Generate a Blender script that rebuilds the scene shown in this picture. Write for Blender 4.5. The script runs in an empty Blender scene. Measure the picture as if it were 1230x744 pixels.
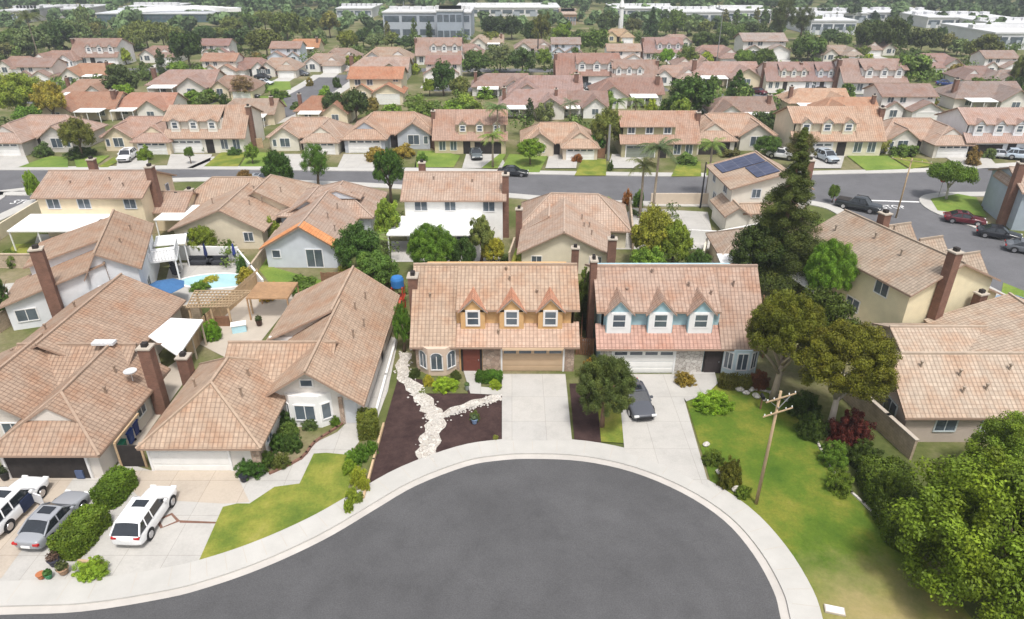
import bpy, bmesh, math, random
import numpy as np
from mathutils import Vector, Matrix
R = math.radians
scene = bpy.context.scene
COL = scene.collection
random.seed(7)

# ------------------------------------------------------------ camera
CH, CT, CF = 30.5, R(27.7), 820.0          # drone height, pitch, focal length in photo pixels
cam_d = bpy.data.cameras.new('camera'); cam = bpy.data.objects.new('camera', cam_d); COL.objects.link(cam)
cam.location = (0, 0, CH); cam.rotation_euler = (R(90) - CT, 0, 0)
cam_d.sensor_width = 36; cam_d.lens = 36 * CF / 1230; cam_d.clip_end = 9000; cam_d.clip_start = .5
scene.camera = cam

# ------------------------------------------------------------ light: bright thin overcast
SUN_EL, SUN_AZ = R(66), R(162)
w = bpy.data.worlds.new('World'); scene.world = w; w.use_nodes = True
nt = w.node_tree; nt.nodes.clear()
sky = nt.nodes.new('ShaderNodeTexSky'); sky.sky_type = 'NISHITA'; sky.sun_disc = False
sky.sun_elevation = SUN_EL; sky.sun_rotation = SUN_AZ; sky.dust_density = 4; sky.air_density = 1.2
hs = nt.nodes.new('ShaderNodeHueSaturation'); hs.inputs['Saturation'].default_value = .38
bg = nt.nodes.new('ShaderNodeBackground'); bg.inputs['Strength'].default_value = .122
wo = nt.nodes.new('ShaderNodeOutputWorld')
nt.links.new(sky.outputs[0], hs.inputs['Color']); nt.links.new(hs.outputs[0], bg.inputs[0]); nt.links.new(bg.outputs[0], wo.inputs[0])
sd = bpy.data.lights.new('sun', 'SUN'); sd.energy = 2.1; sd.angle = R(9); sd.color = (1, .965, .92)
so = bpy.data.objects.new('sun', sd); COL.objects.link(so)
dv = Vector((math.sin(SUN_AZ) * math.cos(SUN_EL), math.cos(SUN_AZ) * math.cos(SUN_EL), math.sin(SUN_EL)))
so.rotation_euler = dv.to_track_quat('Z', 'Y').to_euler()
scene.view_settings.view_transform = 'Standard'; scene.view_settings.look = 'None'
scene.view_settings.exposure = 0.62; scene.view_settings.gamma = 1
scene.render.engine = 'CYCLES'
scene.cycles.max_bounces = 6; scene.cycles.diffuse_bounces = 3; scene.cycles.transparent_max_bounces = 6

# ------------------------------------------------------------ survey of the place: photo pixel -> metres on the ground
def P(px, py, z=0.0):
    u = px - 615; v = py - 372; h = CH - z
    Y = h * (CF * math.cos(CT) - v * math.sin(CT)) / (CF * math.sin(CT) + v * math.cos(CT))
    zc = Y * math.cos(CT) + h * math.sin(CT)
    return (u * zc / CF, Y)
def ppm(Y, z=0): return CF / (Y * math.cos(CT) + (CH - z) * math.sin(CT))
def height_for(Y, py):
    k = (372 - py) / CF
    return CH - Y * (math.sin(CT) - k * math.cos(CT)) / (math.cos(CT) + k * math.sin(CT))

# ------------------------------------------------------------ naming and linking
def tag(o, label=None, cat=None, group=None, kind=None):
    if label: o['label'] = label
    if cat: o['category'] = cat
    if group: o['group'] = group
    if kind: o['kind'] = kind
    return o
def empty(name, loc, rz=0, label=None, cat=None, group=None):
    o = bpy.data.objects.new(name, None); COL.objects.link(o); o.location = loc; o.rotation_euler = (0, 0, rz)
    o.empty_display_size = .3
    return tag(o, label, cat, group)
def copy_tree(o, parent=None):
    c = o.copy(); COL.objects.link(c); c.parent = parent
    for ch in kids.get(o.name, []):
        copy_tree(ch, c)
    return c
kids = {}
def adopt(ch, parent):
    ch.parent = parent; kids.setdefault(parent.name, []).append(ch)

class MB:
    def __init__(s): s.v = []; s.f = []; s.m = []; s.smooth = False
    def face(s, pts, m=0):
        n = len(s.v); s.v += [tuple(p) for p in pts]; s.f.append(tuple(range(n, n + len(pts)))); s.m.append(m)
    def box(s, x0, x1, y0, y1, z0, z1, m=0):
        s.hexa([(x0, y0), (x1, y0), (x1, y1), (x0, y1)], z0, z1, m)
    def hexa(s, pts, z0, z1, m=0, mt=None):       # vertical prism over a counter-clockwise outline
        a = sum(pts[i][0] * pts[(i + 1) % len(pts)][1] - pts[(i + 1) % len(pts)][0] * pts[i][1] for i in range(len(pts)))
        if a < 0: pts = pts[::-1]
        n = len(pts); b = len(s.v)
        s.v += [(p[0], p[1], z0) for p in pts] + [(p[0], p[1], z1) for p in pts]
        s.f.append(tuple(range(b + n - 1, b - 1, -1))); s.m.append(m)
        s.f.append(tuple(range(b + n, b + 2 * n))); s.m.append(m if mt is None else mt)
        for i in range(n):
            j = (i + 1) % n; s.f.append((b + i, b + j, b + n + j, b + n + i)); s.m.append(m)
    def obox(s, c, ang, w, d, z0, z1, m=0):        # box turned about z
        ca, sa = math.cos(ang), math.sin(ang)
        q = [(-w / 2, -d / 2), (w / 2, -d / 2), (w / 2, d / 2), (-w / 2, d / 2)]
        s.hexa([(c[0] + x * ca - y * sa, c[1] + x * sa + y * ca) for x, y in q], z0, z1, m)
    def plate(s, poly, t, m=0, ms=1):              # sloped slab hanging t below its top face
        p = [Vector(a) for a in poly]
        nn = Vector((0, 0, 0))
        for i in range(len(p)):
            a, b = p[i], p[(i + 1) % len(p)]
            nn += a.cross(b)
        if nn.z < 0: p = p[::-1]
        q = [a - Vector((0, 0, t)) for a in p]
        s.face(p, m); s.face(q[::-1], ms)
        for i in range(len(p)):
            j = (i + 1) % len(p); s.face([q[i], q[j], p[j], p[i]], ms)
    def bar(s, a, b, w, m=0, w2=None):             # square bar between two points
        a = Vector(a); b = Vector(b); d = (b - a).normalized()
        u = d.cross(Vector((0, 0, 1)));
        if u.length < .01: u = Vector((1, 0, 0))
        u.normalize(); k = d.cross(u); w2 = w2 or w
        A = [a + u * (i * w / 2) + k * (j * w / 2) for i, j in ((-1, -1), (1, -1), (1, 1), (-1, 1))]
        B = [b + u * (i * w2 / 2) + k * (j * w2 / 2) for i, j in ((-1, -1), (1, -1), (1, 1), (-1, 1))]
        s.face(A[::-1], m) ; s.face(B, m)
        for i in range(4):
            j = (i + 1) % 4; s.face([A[i], A[j], B[j], B[i]], m)
    def tube(s, pts, rs, n=8, m=0, cap=True):
        rings = []
        for i, p in enumerate(pts):
            p = Vector(p)
            d = (Vector(pts[min(i + 1, len(pts) - 1)]) - Vector(pts[max(i - 1, 0)])).normalized()
            u = d.cross(Vector((0.13, 1, 0.07))).normalized(); k = d.cross(u)
            b = len(s.v)
            s.v += [tuple(p + (u * math.cos(t) + k * math.sin(t)) * rs[i]) for t in [2 * math.pi * q / n for q in range(n)]]
            rings.append(b)
        for a, b in zip(rings, rings[1:]):
            for q in range(n):
                r = (q + 1) % n; s.f.append((a + q, a + r, b + r, b + q)); s.m.append(m)
        if cap:
            s.f.append(tuple(rings[0] + q for q in range(n - 1, -1, -1))); s.m.append(m)
            s.f.append(tuple(rings[-1] + q for q in range(n))); s.m.append(m)
    def lathe(s, c, prof, n=16, m=0):
        rings = []
        for r, z in prof:
            b = len(s.v)
            s.v += [(c[0] + r * math.cos(2 * math.pi * q / n), c[1] + r * math.sin(2 * math.pi * q / n), z) for q in range(n)]
            rings.append(b)
        for a, b in zip(rings, rings[1:]):
            for q in range(n):
                r = (q + 1) % n; s.f.append((a + q, a + r, b + r, b + q)); s.m.append(m)
        s.f.append(tuple(rings[0] + q for q in range(n - 1, -1, -1))); s.m.append(m)
        s.f.append(tuple(rings[-1] + q for q in range(n))); s.m.append(m)
    def build(s, name, mats, parent=None, color=None, smooth=False):
        me = bpy.data.meshes.new(name); me.from_pydata(s.v, [], s.f)
        mats = mats if isinstance(mats, (list, tuple)) else [mats]
        for q in mats: me.materials.append(q)
        me.polygons.foreach_set('material_index', [min(i, len(mats) - 1) for i in s.m])
        if smooth: me.polygons.foreach_set('use_smooth', [True] * len(s.f))
        me.update()
        uv = me.uv_layers.new(name='UVMap')
        co = [0.0] * (2 * len(me.loops))
        Z = Vector((0, 0, 1))
        for p in me.polygons:
            n = p.normal; h = Z.cross(n)
            if h.length < .02: h = Vector((1, 0, 0)); k = Vector((0, 1, 0))
            else: h.normalize(); k = n.cross(h)
            for li in p.loop_indices:
                c = me.vertices[me.loops[li].vertex_index].co
                co[2 * li] = c.dot(h); co[2 * li + 1] = c.dot(k)
        uv.data.foreach_set('uv', co)
        o = bpy.data.objects.new(name, me); COL.objects.link(o)
        if parent is not None: adopt(o, parent)
        if color: o.color = (*color, 1)
        return o

# ------------------------------------------------------------ materials
def newmat(name):
    m = bpy.data.materials.new(name); m.use_nodes = True
    n = m.node_tree.nodes; b = n['Principled BSDF']; return m, m.node_tree, n, b
def mixc(nt, fac, a, b, mode='MIX'):
    x = nt.nodes.new('ShaderNodeMix'); x.data_type = 'RGBA'; x.blend_type = mode
    for s, v in ((x.inputs[0], fac), (x.inputs[6], a), (x.inputs[7], b)):
        if hasattr(v, 'links'): nt.links.new(v, s)
        elif isinstance(v, (int, float)): s.default_value = v
        else: s.default_value = (*v, 1) if len(v) == 3 else v
    return x.outputs[2]
def noise(nt, scale, detail=4, vec=None, rough=.6):
    t = nt.nodes.new('ShaderNodeTexNoise'); t.inputs['Scale'].default_value = scale; t.inputs['Detail'].default_value = detail
    t.inputs['Roughness'].default_value = rough
    if vec is not None: nt.links.new(vec, t.inputs['Vector'])
    return t.outputs['Fac']
def ramp(nt, f, stops):
    r = nt.nodes.new('ShaderNodeValToRGB'); e = r.color_ramp.elements
    while len(e) < len(stops): e.new(.5)
    for q, (p, c) in zip(e, stops):
        q.position = p; q.color = (c, c, c, 1) if isinstance(c, (int, float)) else (*c, 1)
    nt.links.new(f, r.inputs[0]); return r.outputs[0]
def coords(nt, which='Object'):
    t = nt.nodes.new('ShaderNodeTexCoord'); return t.outputs[which]
def bump(nt, b, h, strength=.3, dist=.05):
    u = nt.nodes.new('ShaderNodeBump'); u.inputs['Strength'].default_value = strength; u.inputs['Distance'].default_value = dist
    nt.links.new(h, u.inputs['Height']); nt.links.new(u.outputs[0], b.inputs['Normal'])
def simple(name, rgb=None, rough=.8, var=.12, scale=2.0, bmp=0, metal=0, spec=.3):
    """one base colour (None = the object's own colour) broken up by two sizes of noise"""
    m, nt, n, b = newmat(name)
    v = coords(nt)
    if rgb is None:
        oi = n.new('ShaderNodeObjectInfo'); base = oi.outputs['Color']
    else:
        c = n.new('ShaderNodeRGB'); c.outputs[0].default_value = (*rgb, 1); base = c.outputs[0]
    if var:
        f = noise(nt, scale, 6, v)
        g = ramp(nt, f, [(.25, 1 - var), (.75, 1 + var)])
        f2 = noise(nt, scale * .13, 3, v); g2 = ramp(nt, f2, [(.3, 1 - var * .8), (.7, 1 + var * .8)])
        base = mixc(nt, 1, mixc(nt, 1, base, g, 'MULTIPLY'), g2, 'MULTIPLY')
    nt.links.new(base, b.inputs['Base Color'])
    b.inputs['Roughness'].default_value = rough; b.inputs['Metallic'].default_value = metal
    b.inputs['Specular IOR Level'].default_value = spec
    if bmp: bump(nt, b, noise(nt, scale * 12, 4, v), bmp)
    return m
def tile_mat(name, w=.31, h=.33, blot=.75):
    m, nt, n, b = newmat(name)
    oi = n.new('ShaderNodeObjectInfo'); base = oi.outputs['Color']
    uv = coords(nt, 'UV'); v = coords(nt)
    br = n.new('ShaderNodeTexBrick'); nt.links.new(uv, br.inputs['Vector'])
    br.offset = 0.0; br.squash = 1
    br.inputs['Scale'].default_value = 1; br.inputs['Brick Width'].default_value = w; br.inputs['Row Height'].default_value = h
    br.inputs['Mortar Size'].default_value = .026; br.inputs['Mortar Smooth'].default_value = .3
    br.inputs['Color1'].default_value = (.93, .93, .93, 1); br.inputs['Color2'].default_value = (1.06, 1.06, 1.06, 1)
    br.inputs['Mortar'].default_value = (.72, .69, .68, 1)
    c = mixc(nt, 1, base, br.outputs['Color'], 'MULTIPLY')
    wv = n.new('ShaderNodeTexWave'); wv.inputs['Scale'].default_value = .3142 / w; nt.links.new(uv, wv.inputs[0])
    c = mixc(nt, 1, c, ramp(nt, wv.outputs['Fac'], [(0.0, .87), (.45, 1.01), (1.0, 1.05)]), 'MULTIPLY')
    f = noise(nt, .55, 5, v); k = ramp(nt, f, [(.44, 0.0), (.70, blot)])
    c = mixc(nt, k, c, mixc(nt, 1, c, (.90, .68, .55), 'MULTIPLY'))
    f2 = noise(nt, 3.0, 4, v); c = mixc(nt, 1, c, ramp(nt, f2, [(.3, .88), (.7, 1.13)]), 'MULTIPLY')
    # rain streaks down the slope
    mp = n.new('ShaderNodeMapping'); mp.inputs['Scale'].default_value = (2.2, .18, 1); nt.links.new(uv, mp.inputs[0])
    f3 = noise(nt, 1.0, 3, mp.outputs[0]); c = mixc(nt, 1, c, ramp(nt, f3, [(.3, .9), (.7, 1.08)]), 'MULTIPLY')
    nt.links.new(c, b.inputs['Base Color']); b.inputs['Roughness'].default_value = .82; b.inputs['Specular IOR Level'].default_value = .25
    bump(nt, b, br.outputs['Fac'], .55, .03)
    b_inv = b.inputs['Normal'].links[0].from_node; b_inv.invert = True
    return m
def leaf_mat(name):
    m, nt, n, b = newmat(name)
    oi = n.new('ShaderNodeObjectInfo'); at = n.new('ShaderNodeAttribute'); at.attribute_name = 'leafv'
    base = oi.outputs['Color']
    k = ramp(nt, at.outputs['Fac'], [(0, .5), (.5, 1), (1, 1.7)])
    c = mixc(nt, 1, base, k, 'MULTIPLY')
    f = noise(nt, 3.2, 3, coords(nt))
    c = mixc(nt, ramp(nt, f, [(.45, 0.0), (.75, .55)]), c, mixc(nt, 1, c, (1.5, 1.15, .7), 'MULTIPLY'))
    nt.links.new(c, b.inputs['Base Color']); b.inputs['Roughness'].default_value = .55; b.inputs['Specular IOR Level'].default_value = .2
    tr = n.new('ShaderNodeBsdfTranslucent'); nt.links.new(c, tr.inputs[0])
    mx = n.new('ShaderNodeMixShader'); mx.inputs[0].default_value = .16
    nt.links.new(b.outputs[0], mx.inputs[1]); nt.links.new(tr.outputs[0], mx.inputs[2]); nt.links.new(mx.outputs[0], n['Material Output'].inputs[0])
    return m
def ground_mat(name, stops, scale=.12, fine=3.0, rough=.95, bmp=.3):
    m, nt, n, b = newmat(name); v = coords(nt)
    f = noise(nt, scale, 6, v, .65); c = ramp(nt, f, stops)
    g = ramp(nt, noise(nt, fine, 5, v, .7), [(.25, .78), (.75, 1.22)])
    c = mixc(nt, 1, c, g, 'MULTIPLY'); nt.links.new(c, b.inputs['Base Color'])
    b.inputs['Roughness'].default_value = rough; b.inputs['Specular IOR Level'].default_value = .15
    if bmp: bump(nt, b, noise(nt, fine * 6, 3, v), bmp)
    return m
def brick_mat(name, c1, c2, mo, w=.22, h=.075, mortar=.012):
    m, nt, n, b = newmat(name); uv = coords(nt, 'UV')
    br = n.new('ShaderNodeTexBrick'); nt.links.new(uv, br.inputs['Vector']); br.inputs['Scale'].default_value = 1
    br.inputs['Brick Width'].default_value = w; br.inputs['Row Height'].default_value = h; br.inputs['Mortar Size'].default_value = mortar
    for k, c in (('Color1', c1), ('Color2', c2), ('Mortar', mo)): br.inputs[k].default_value = (*c, 1)
    g = ramp(nt, noise(nt, 1.5, 4, coords(nt)), [(.3, .8), (.7, 1.2)])
    nt.links.new(mixc(nt, 1, br.outputs['Color'], g, 'MULTIPLY'), b.inputs['Base Color']); b.inputs['Roughness'].default_value = .9
    return m
def stone_mat(name, a, c_):
    m, nt, n, b = newmat(name); v = coords(nt)
    vo = n.new('ShaderNodeTexVoronoi'); vo.inputs['Scale'].default_value = 3.2; nt.links.new(v, vo.inputs['Vector'])
    sx = n.new('ShaderNodeSeparateColor'); nt.links.new(vo.outputs['Color'], sx.inputs[0])
    c = mixc(nt, sx.outputs[0], a, c_)
    ve = n.new('ShaderNodeTexVoronoi'); ve.feature = 'DISTANCE_TO_EDGE'; ve.inputs['Scale'].default_value = 3.2; nt.links.new(v, ve.inputs['Vector'])
    c = mixc(nt, ramp(nt, ve.outputs['Distance'], [(0.0, 1.0), (.06, 0.0)]), c, (.2, .17, .14))
    nt.links.new(c, b.inputs['Base Color']); b.inputs['Roughness'].default_value = .9
    return m

def slab_mat(name, base):
    m, nt, n, b = newmat(name); v = coords(nt)
    br = n.new('ShaderNodeTexBrick'); nt.links.new(v, br.inputs['Vector']); br.offset = 0; br.inputs['Scale'].default_value = 1
    br.inputs['Brick Width'].default_value = 2.45; br.inputs['Row Height'].default_value = 3.1; br.inputs['Mortar Size'].default_value = .014; br.inputs['Mortar Smooth'].default_value = .2
    br.inputs['Color1'].default_value = (.97, .97, .97, 1); br.inputs['Color2'].default_value = (1.03, 1.02, 1.0, 1); br.inputs['Mortar'].default_value = (.66, .63, .60, 1)
    c = mixc(nt, 1, base, br.outputs['Color'], 'MULTIPLY')
    c = mixc(nt, 1, c, ramp(nt, noise(nt, .45, 7, v, .7), [(.3, .86), (.5, 1.0), (.7, 1.05)]), 'MULTIPLY')
    c = mixc(nt, ramp(nt, noise(nt, 1.1, 5, v, .6), [(.62, 0.0), (.8, .35)]), c, (.30, .26, .22))
    c = mixc(nt, 1, c, ramp(nt, noise(nt, 9, 4, v), [(.3, .95), (.7, 1.05)]), 'MULTIPLY')
    nt.links.new(c, b.inputs['Base Color']); b.inputs['Roughness'].default_value = .9; b.inputs['Specular IOR Level'].default_value = .25
    return m
M = {}
M['tile'] = tile_mat('roof_tile'); M['ridge'] = simple('ridge_tile', None, .85, .15, 3)
M['stucco'] = simple('stucco', None, .9, .07, 1.2, .15)
M['siding'] = brick_mat('block_wall', (.42, .33, .24), (.48, .38, .28), (.33, .26, .19), .4, .2, .01)
M['paint'] = simple('trim_paint', None, .6, .05, 1.5)
M['white'] = simple('white_paint', (.80, .79, .77), .5, .04, 1.5)
M['glass'] = simple('window_glass', (.10, .125, .15), .08, .35, .9, spec=.8)
M['darkglass'] = simple('car_glass', (.02, .024, .03), .05, .2, 1.0, spec=.8)
M['brick'] = brick_mat('chimney_brick', (.155, .068, .045), (.21, .093, .062), (.18, .12, .09))
M['stone'] = stone_mat('stone_veneer', (.48, .36, .28), (.28, .19, .14)); M['palestone'] = stone_mat('pale_stone_veneer', (.62, .59, .55), (.42, .38, .35))
M['concrete'] = simple('concrete', (.455, .44, .41), .9, .08, .7, .12)
M['slab'] = slab_mat('driveway_concrete', (.44, .425, .40)); M['slab2'] = slab_mat('tan_driveway_concrete', (.44, .38, .315))
M['oldconcrete'] = simple('tan_concrete', (.45, .395, .33), .9, .1, .6, .12)
M['gutter'] = simple('gutter_concrete', (.47, .44, .405), .9, .1, .8, .12)
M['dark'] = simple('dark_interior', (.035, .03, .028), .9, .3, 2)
M['wood'] = simple('brown_wood', (.24, .13, .075), .8, .2, 3, .2); M['tanwood'] = simple('tan_wood', (.50, .36, .22), .8, .16, 3, .2)
M['orangewood'] = simple('orange_wood_deck', (.44, .27, .15), .8, .16, 2.5, .2)
M['greywood'] = simple('pole_wood', (.40, .29, .18), .85, .12, 2.5, .2)
M['metal'] = simple('grey_metal', (.4, .4, .41), .4, .1, 2, metal=.7)
M['rubber'] = simple('tyre_rubber', (.022, .022, .024), .8, .1, 3); M['rim'] = simple('alloy_rim', (.5, .5, .52), .3, .05, 3, metal=.9)
M['bark'] = simple('bark', None, .9, .25, 4, .4); M['leaf'] = leaf_mat('leaves')
M['carpaint'] = simple('car_paint', None, .22, 0, spec=.6); M['plastic'] = simple('coloured_plastic', None, .5, .05, 2)
M['red'] = simple('red_lamp', (.45, .02, .02), .25, .1, 4); M['lamp'] = simple('clear_lamp', (.75, .75, .74), .15, .05, 3)
M['fabric'] = simple('fabric', None, .85, .1, 3, .2)
M['asphalt'] = None
def asphalt(name, base, ring=None):
    m, nt, n, b = newmat(name); v = coords(nt)
    c = ramp(nt, noise(nt, .18, 5, v), [(.3, tuple(x * .86 for x in base)), (.7, tuple(x * 1.16 for x in base))])
    c = mixc(nt, 1, c, ramp(nt, noise(nt, 14, 4, v), [(.25, .72), (.75, 1.28)]), 'MULTIPLY')
    vo = n.new('ShaderNodeTexVoronoi'); vo.feature = 'DISTANCE_TO_EDGE'; vo.inputs['Scale'].default_value = .16
    mv = n.new('ShaderNodeVectorMath'); mv.operation = 'ADD'; nz = n.new('ShaderNodeTexNoise'); nz.inputs['Scale'].default_value = .9; nt.links.new(v, nz.inputs['Vector']); nt.links.new(v, mv.inputs[0]); nt.links.new(nz.outputs['Color'], mv.inputs[1]); nt.links.new(mv.outputs[0], vo.inputs['Vector'])
    c = mixc(nt, 1, c, ramp(nt, vo.outputs['Distance'], [(0.0, .90), (.005, 1.0)]), 'MULTIPLY')
    c = mixc(nt, 1, c, ramp(nt, noise(nt, .55, 6, v, .75), [(.34, .90), (.5, 1.0), (.72, 1.07)]), 'MULTIPLY')
    if ring:                                  # tyre wear running round the turning circle
        mp = n.new('ShaderNodeMapping'); mp.inputs['Location'].default_value = (-ring[0], -ring[1], 0); nt.links.new(v, mp.inputs[0])
        wv = n.new('ShaderNodeTexWave'); wv.wave_type = 'RINGS'; wv.rings_direction = 'Z'; wv.inputs['Scale'].default_value = .16
        wv.inputs['Distortion'].default_value = 2.5; wv.inputs['Detail'].default_value = 4; wv.inputs['Detail Scale'].default_value = .8; nt.links.new(mp.outputs[0], wv.inputs[0])
        c = mixc(nt, 1, c, ramp(nt, wv.outputs['Fac'], [(.2, .985), (.8, 1.015)]), 'MULTIPLY')
    nt.links.new(c, b.inputs['Base Color']); b.inputs['Roughness'].default_value = .85; b.inputs['Specular IOR Level'].default_value = .3
    bump(nt, b, noise(nt, 40, 3, v), .25, .01)
    return m
M['asphalt'] = asphalt('asphalt', (.087, .086, .088), (1.4, 23.7)); M['asphalt2'] = asphalt('old_asphalt', (.125, .124, .130))
M['lawn'] = ground_mat('lawn_grass', [(.30, (.085, .135, .022)), (.46, (.145, .185, .030)), (.60, (.235, .24, .045)), (.78, (.33, .29, .09))], .35, 7)
M['greenlawn'] = ground_mat('green_lawn_grass', [(.30, (.095, .165, .03)), (.55, (.17, .24, .045)), (.75, (.26, .28, .07))], .2, 5)
M['drylawn'] = ground_mat('dry_lawn_grass', [(.30, (.055, .11, .013)), (.47, (.095, .15, .018)), (.61, (.18, .19, .03)), (.76, (.32, .27, .09))], .24, 7)
def dry_patch(m, cx, cy, r0, r1, col):
    nt = m.node_tree; n = nt.nodes; b = n['Principled BSDF']; v = coords(nt); old = b.inputs['Base Color'].links[0].from_socket
    d = n.new('ShaderNodeVectorMath'); d.operation = 'DISTANCE'; nt.links.new(v, d.inputs[0]); d.inputs[1].default_value = (cx, cy, .06)
    a = n.new('ShaderNodeMath'); a.operation = 'MULTIPLY_ADD'; nt.links.new(noise(nt, .5, 6, v, .7), a.inputs[0]); a.inputs[1].default_value = 7.0; nt.links.new(d.outputs['Value'], a.inputs[2])
    q = n.new('ShaderNodeMapRange'); q.inputs[1].default_value = r0 + 3.5; q.inputs[2].default_value = r1 + 3.5; q.inputs[3].default_value = .85; q.inputs[4].default_value = 0; nt.links.new(a.outputs[0], q.inputs[0])
    g = mixc(nt, noise(nt, 5, 5, v, .7), tuple(x * .75 for x in col), tuple(x * 1.25 for x in col))
    nt.links.new(mixc(nt, q.outputs[0], old, g), b.inputs['Base Color'])
dry_patch(M['drylawn'], 19.0, 23.2, 1.0, 5.5, (.34, .27, .13))
M['mulch'] = ground_mat('dark_mulch', [(.3, (.042, .025, .024)), (.7, (.085, .052, .047))], .9, 9, bmp=.9)
M['soil'] = ground_mat('yard_soil', [(.25, (.06, .085, .022)), (.45, (.11, .125, .04)), (.62, (.22, .19, .11)), (.8, (.34, .28, .21))], .10, 2.5)
M['pebble'] = stone_mat('white_pebbles', (.62, .59, .54), (.42, .38, .33))
M['water'] = simple('pool_water', (.40, .63, .66), .06, .1, .8, spec=.7)
M['hill'] = ground_mat('hill_scrub', [(.3, (.07, .12, .04)), (.5, (.13, .18, .07)), (.7, (.27, .25, .14))], .012, .25)

# ------------------------------------------------------------ setting: ground sheets
def sheet(name, pts, z, mat, kind='structure', thick=0.0):
    mb = MB()
    if thick: mb.hexa(list(pts), z - thick, z)
    else:
        a = sum(pts[i][0] * pts[(i + 1) % len(pts)][1] - pts[(i + 1) % len(pts)][0] * pts[i][1] for i in range(len(pts)))
        p = pts if a > 0 else pts[::-1]
        mb.face([(x, y, z) for x, y in p])
    o = mb.build(name, mat); o['kind'] = kind
    bm = bmesh.new(); bm.from_mesh(o.data); bmesh.ops.triangulate(bm, faces=[f for f in bm.faces if len(f.verts) > 4]); bm.to_mesh(o.data); bm.free()
    return o
def pxs(*a): return [P(x, y) for x, y in a]
def smooth_line(pts, n=6):
    out = []
    for i in range(len(pts) - 1):
        p0 = pts[max(i - 1, 0)]; p1 = pts[i]; p2 = pts[i + 1]; p3 = pts[min(i + 2, len(pts) - 1)]
        for k in range(n):
            t = k / n
            out.append(tuple(.5 * (2 * p1[d] + (p2[d] - p0[d]) * t + (2 * p0[d] - 5 * p1[d] + 4 * p2[d] - p3[d]) * t * t + (3 * p1[d] - p0[d] - 3 * p2[d] + p3[d]) * t ** 3) for d in (0, 1)))
    out.append(tuple(pts[-1])); return out
def offset(line, d):
    out = []
    for i, p in enumerate(line):
        a = line[max(i - 1, 0)]; b = line[min(i + 1, len(line) - 1)]
        tx, ty = b[0] - a[0], b[1] - a[1]; L = math.hypot(tx, ty) or 1
        out.append((p[0] - ty / L * d, p[1] + tx / L * d))
    return out

# cul-de-sac asphalt edge, surveyed clockwise from the stem on the left
edge = [(-90, 21.5), (-60, 22.8), (-38, 23.6)] + pxs((0, 738), (100, 734), (200, 718), (250, 705), (300, 688), (350, 667), (400, 642), (450, 612), (500, 583), (560, 560), (600, 553), (640, 551), (700, 554), (760, 567), (820, 592), (870, 625), (905, 665), (930, 710), (939, 744)) + [(13.3, 20), (11.4, 16.2), (8.2, 13.2), (3, 11.4), (-4, 11.0), (-12, 11.2), (-30, 10.5), (-60, 9.5), (-90, 8.5)]
edge = smooth_line(edge, 4)
sheet('ground', [(-4000, -400), (4000, -400), (4000, 6000), (-4000, 6000)], 0, M['soil'])
sheet('road', edge, .012, M['asphalt'])
def band(name, line, d0, d1, z0, z1, mat):
    a = offset(line, d0); b = offset(line, d1); mb = MB()
    for i in range(len(line) - 1):
        mb.face([(*a[i], z1), (*a[i + 1], z1), (*b[i + 1], z1), (*b[i], z1)][::-1] if False else [(*a[i], z1), (*b[i], z1), (*b[i + 1], z1), (*a[i + 1], z1)][::-1])
        if z1 - z0 > .03:
            mb.face([(*a[i], z0), (*a[i + 1], z0), (*a[i + 1], z1), (*a[i], z1)])
            mb.face([(*b[i], z0), (*b[i + 1], z0), (*b[i + 1], z1), (*b[i], z1)])
    o = mb.build(name, mat); o['kind'] = 'structure'; return o
band('gutter', edge, -.05, .42, .0, .018, M['gutter'])
band('kerb', edge, .42, .60, 0, .13, M['concrete'])
band('sidewalk', edge, .60, 2.05, 0, .125, M['concrete'])
jm = MB()
side = offset(edge, .66); side2 = offset(edge, 2.03)
for i in range(2, len(edge) - 2, 2):
    a, b = Vector(side[i]), Vector(side2[i]); t = (b - a).normalized(); q = Vector((-t.y, t.x)) * .012
    jm.face([(*(a - q), .1295), (*(b - q), .1295), (*(b + q), .1295), (*(a + q), .1295)])
o = jm.build('sidewalk_joints', M['oldconcrete']); o['kind'] = 'structure'

# back street, its side streets and kerbs
NEAR = pxs((50, 238), (240, 214), (320, 216), (470, 222), (600, 232), (700, 240), (790, 242), (1000, 238)); NEAR = [(-64, 97.5)] + [p for p in NEAR[1:]]
FAR = [(-180, 107)] + pxs((0, 205), (160, 204), (240, 204), (400, 206), (540, 207), (640, 210), (850, 213), (1000, 210), (1120, 207), (1230, 200)) + [(150, 118)]
near = [(-68, 70), (-66.5, 90), (-65.5, 94.5), (-62, 98.8)] + [P(x, y) for x, y in ((240, 214), (320, 216), (470, 222), (600, 232), (700, 240), (800, 243), (930, 243))] + [(40.5, 90.4), (43.5, 88), (44.6, 84), (47.3, 74.2), (48.8, 64), (51, 56), (56, 46), (62, 38)]
rcorn = [(72, 42), (66, 52), (61.5, 63), (59.3, 72), (57.2, 80.5), (55.4, 86), (56.5, 91), (60.5, 93.6), (70, 94.2), (90, 96), (150, 106)]
lcorn = [(-180, 95), (-76, 94.5), (-72, 93.5), (-70.5, 88), (-72, 70)]
near = smooth_line(near, 4); rc = smooth_line(rcorn, 4); lc = smooth_line(lcorn, 4); far = smooth_line(FAR, 3)
sheet('street', lc + near + rc + far[::-1], .012, M['asphalt2'])
for ln, sg in ((near, -1), (rc, -1), (lc, -1), (far, 1)):
    band('kerb', ln, sg * -.0 + sg * 0.0, sg * .35, 0, .12, M['concrete'])
    band('sidewalk', ln, sg * .35, sg * 1.9, 0, .118, M['concrete'])
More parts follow.
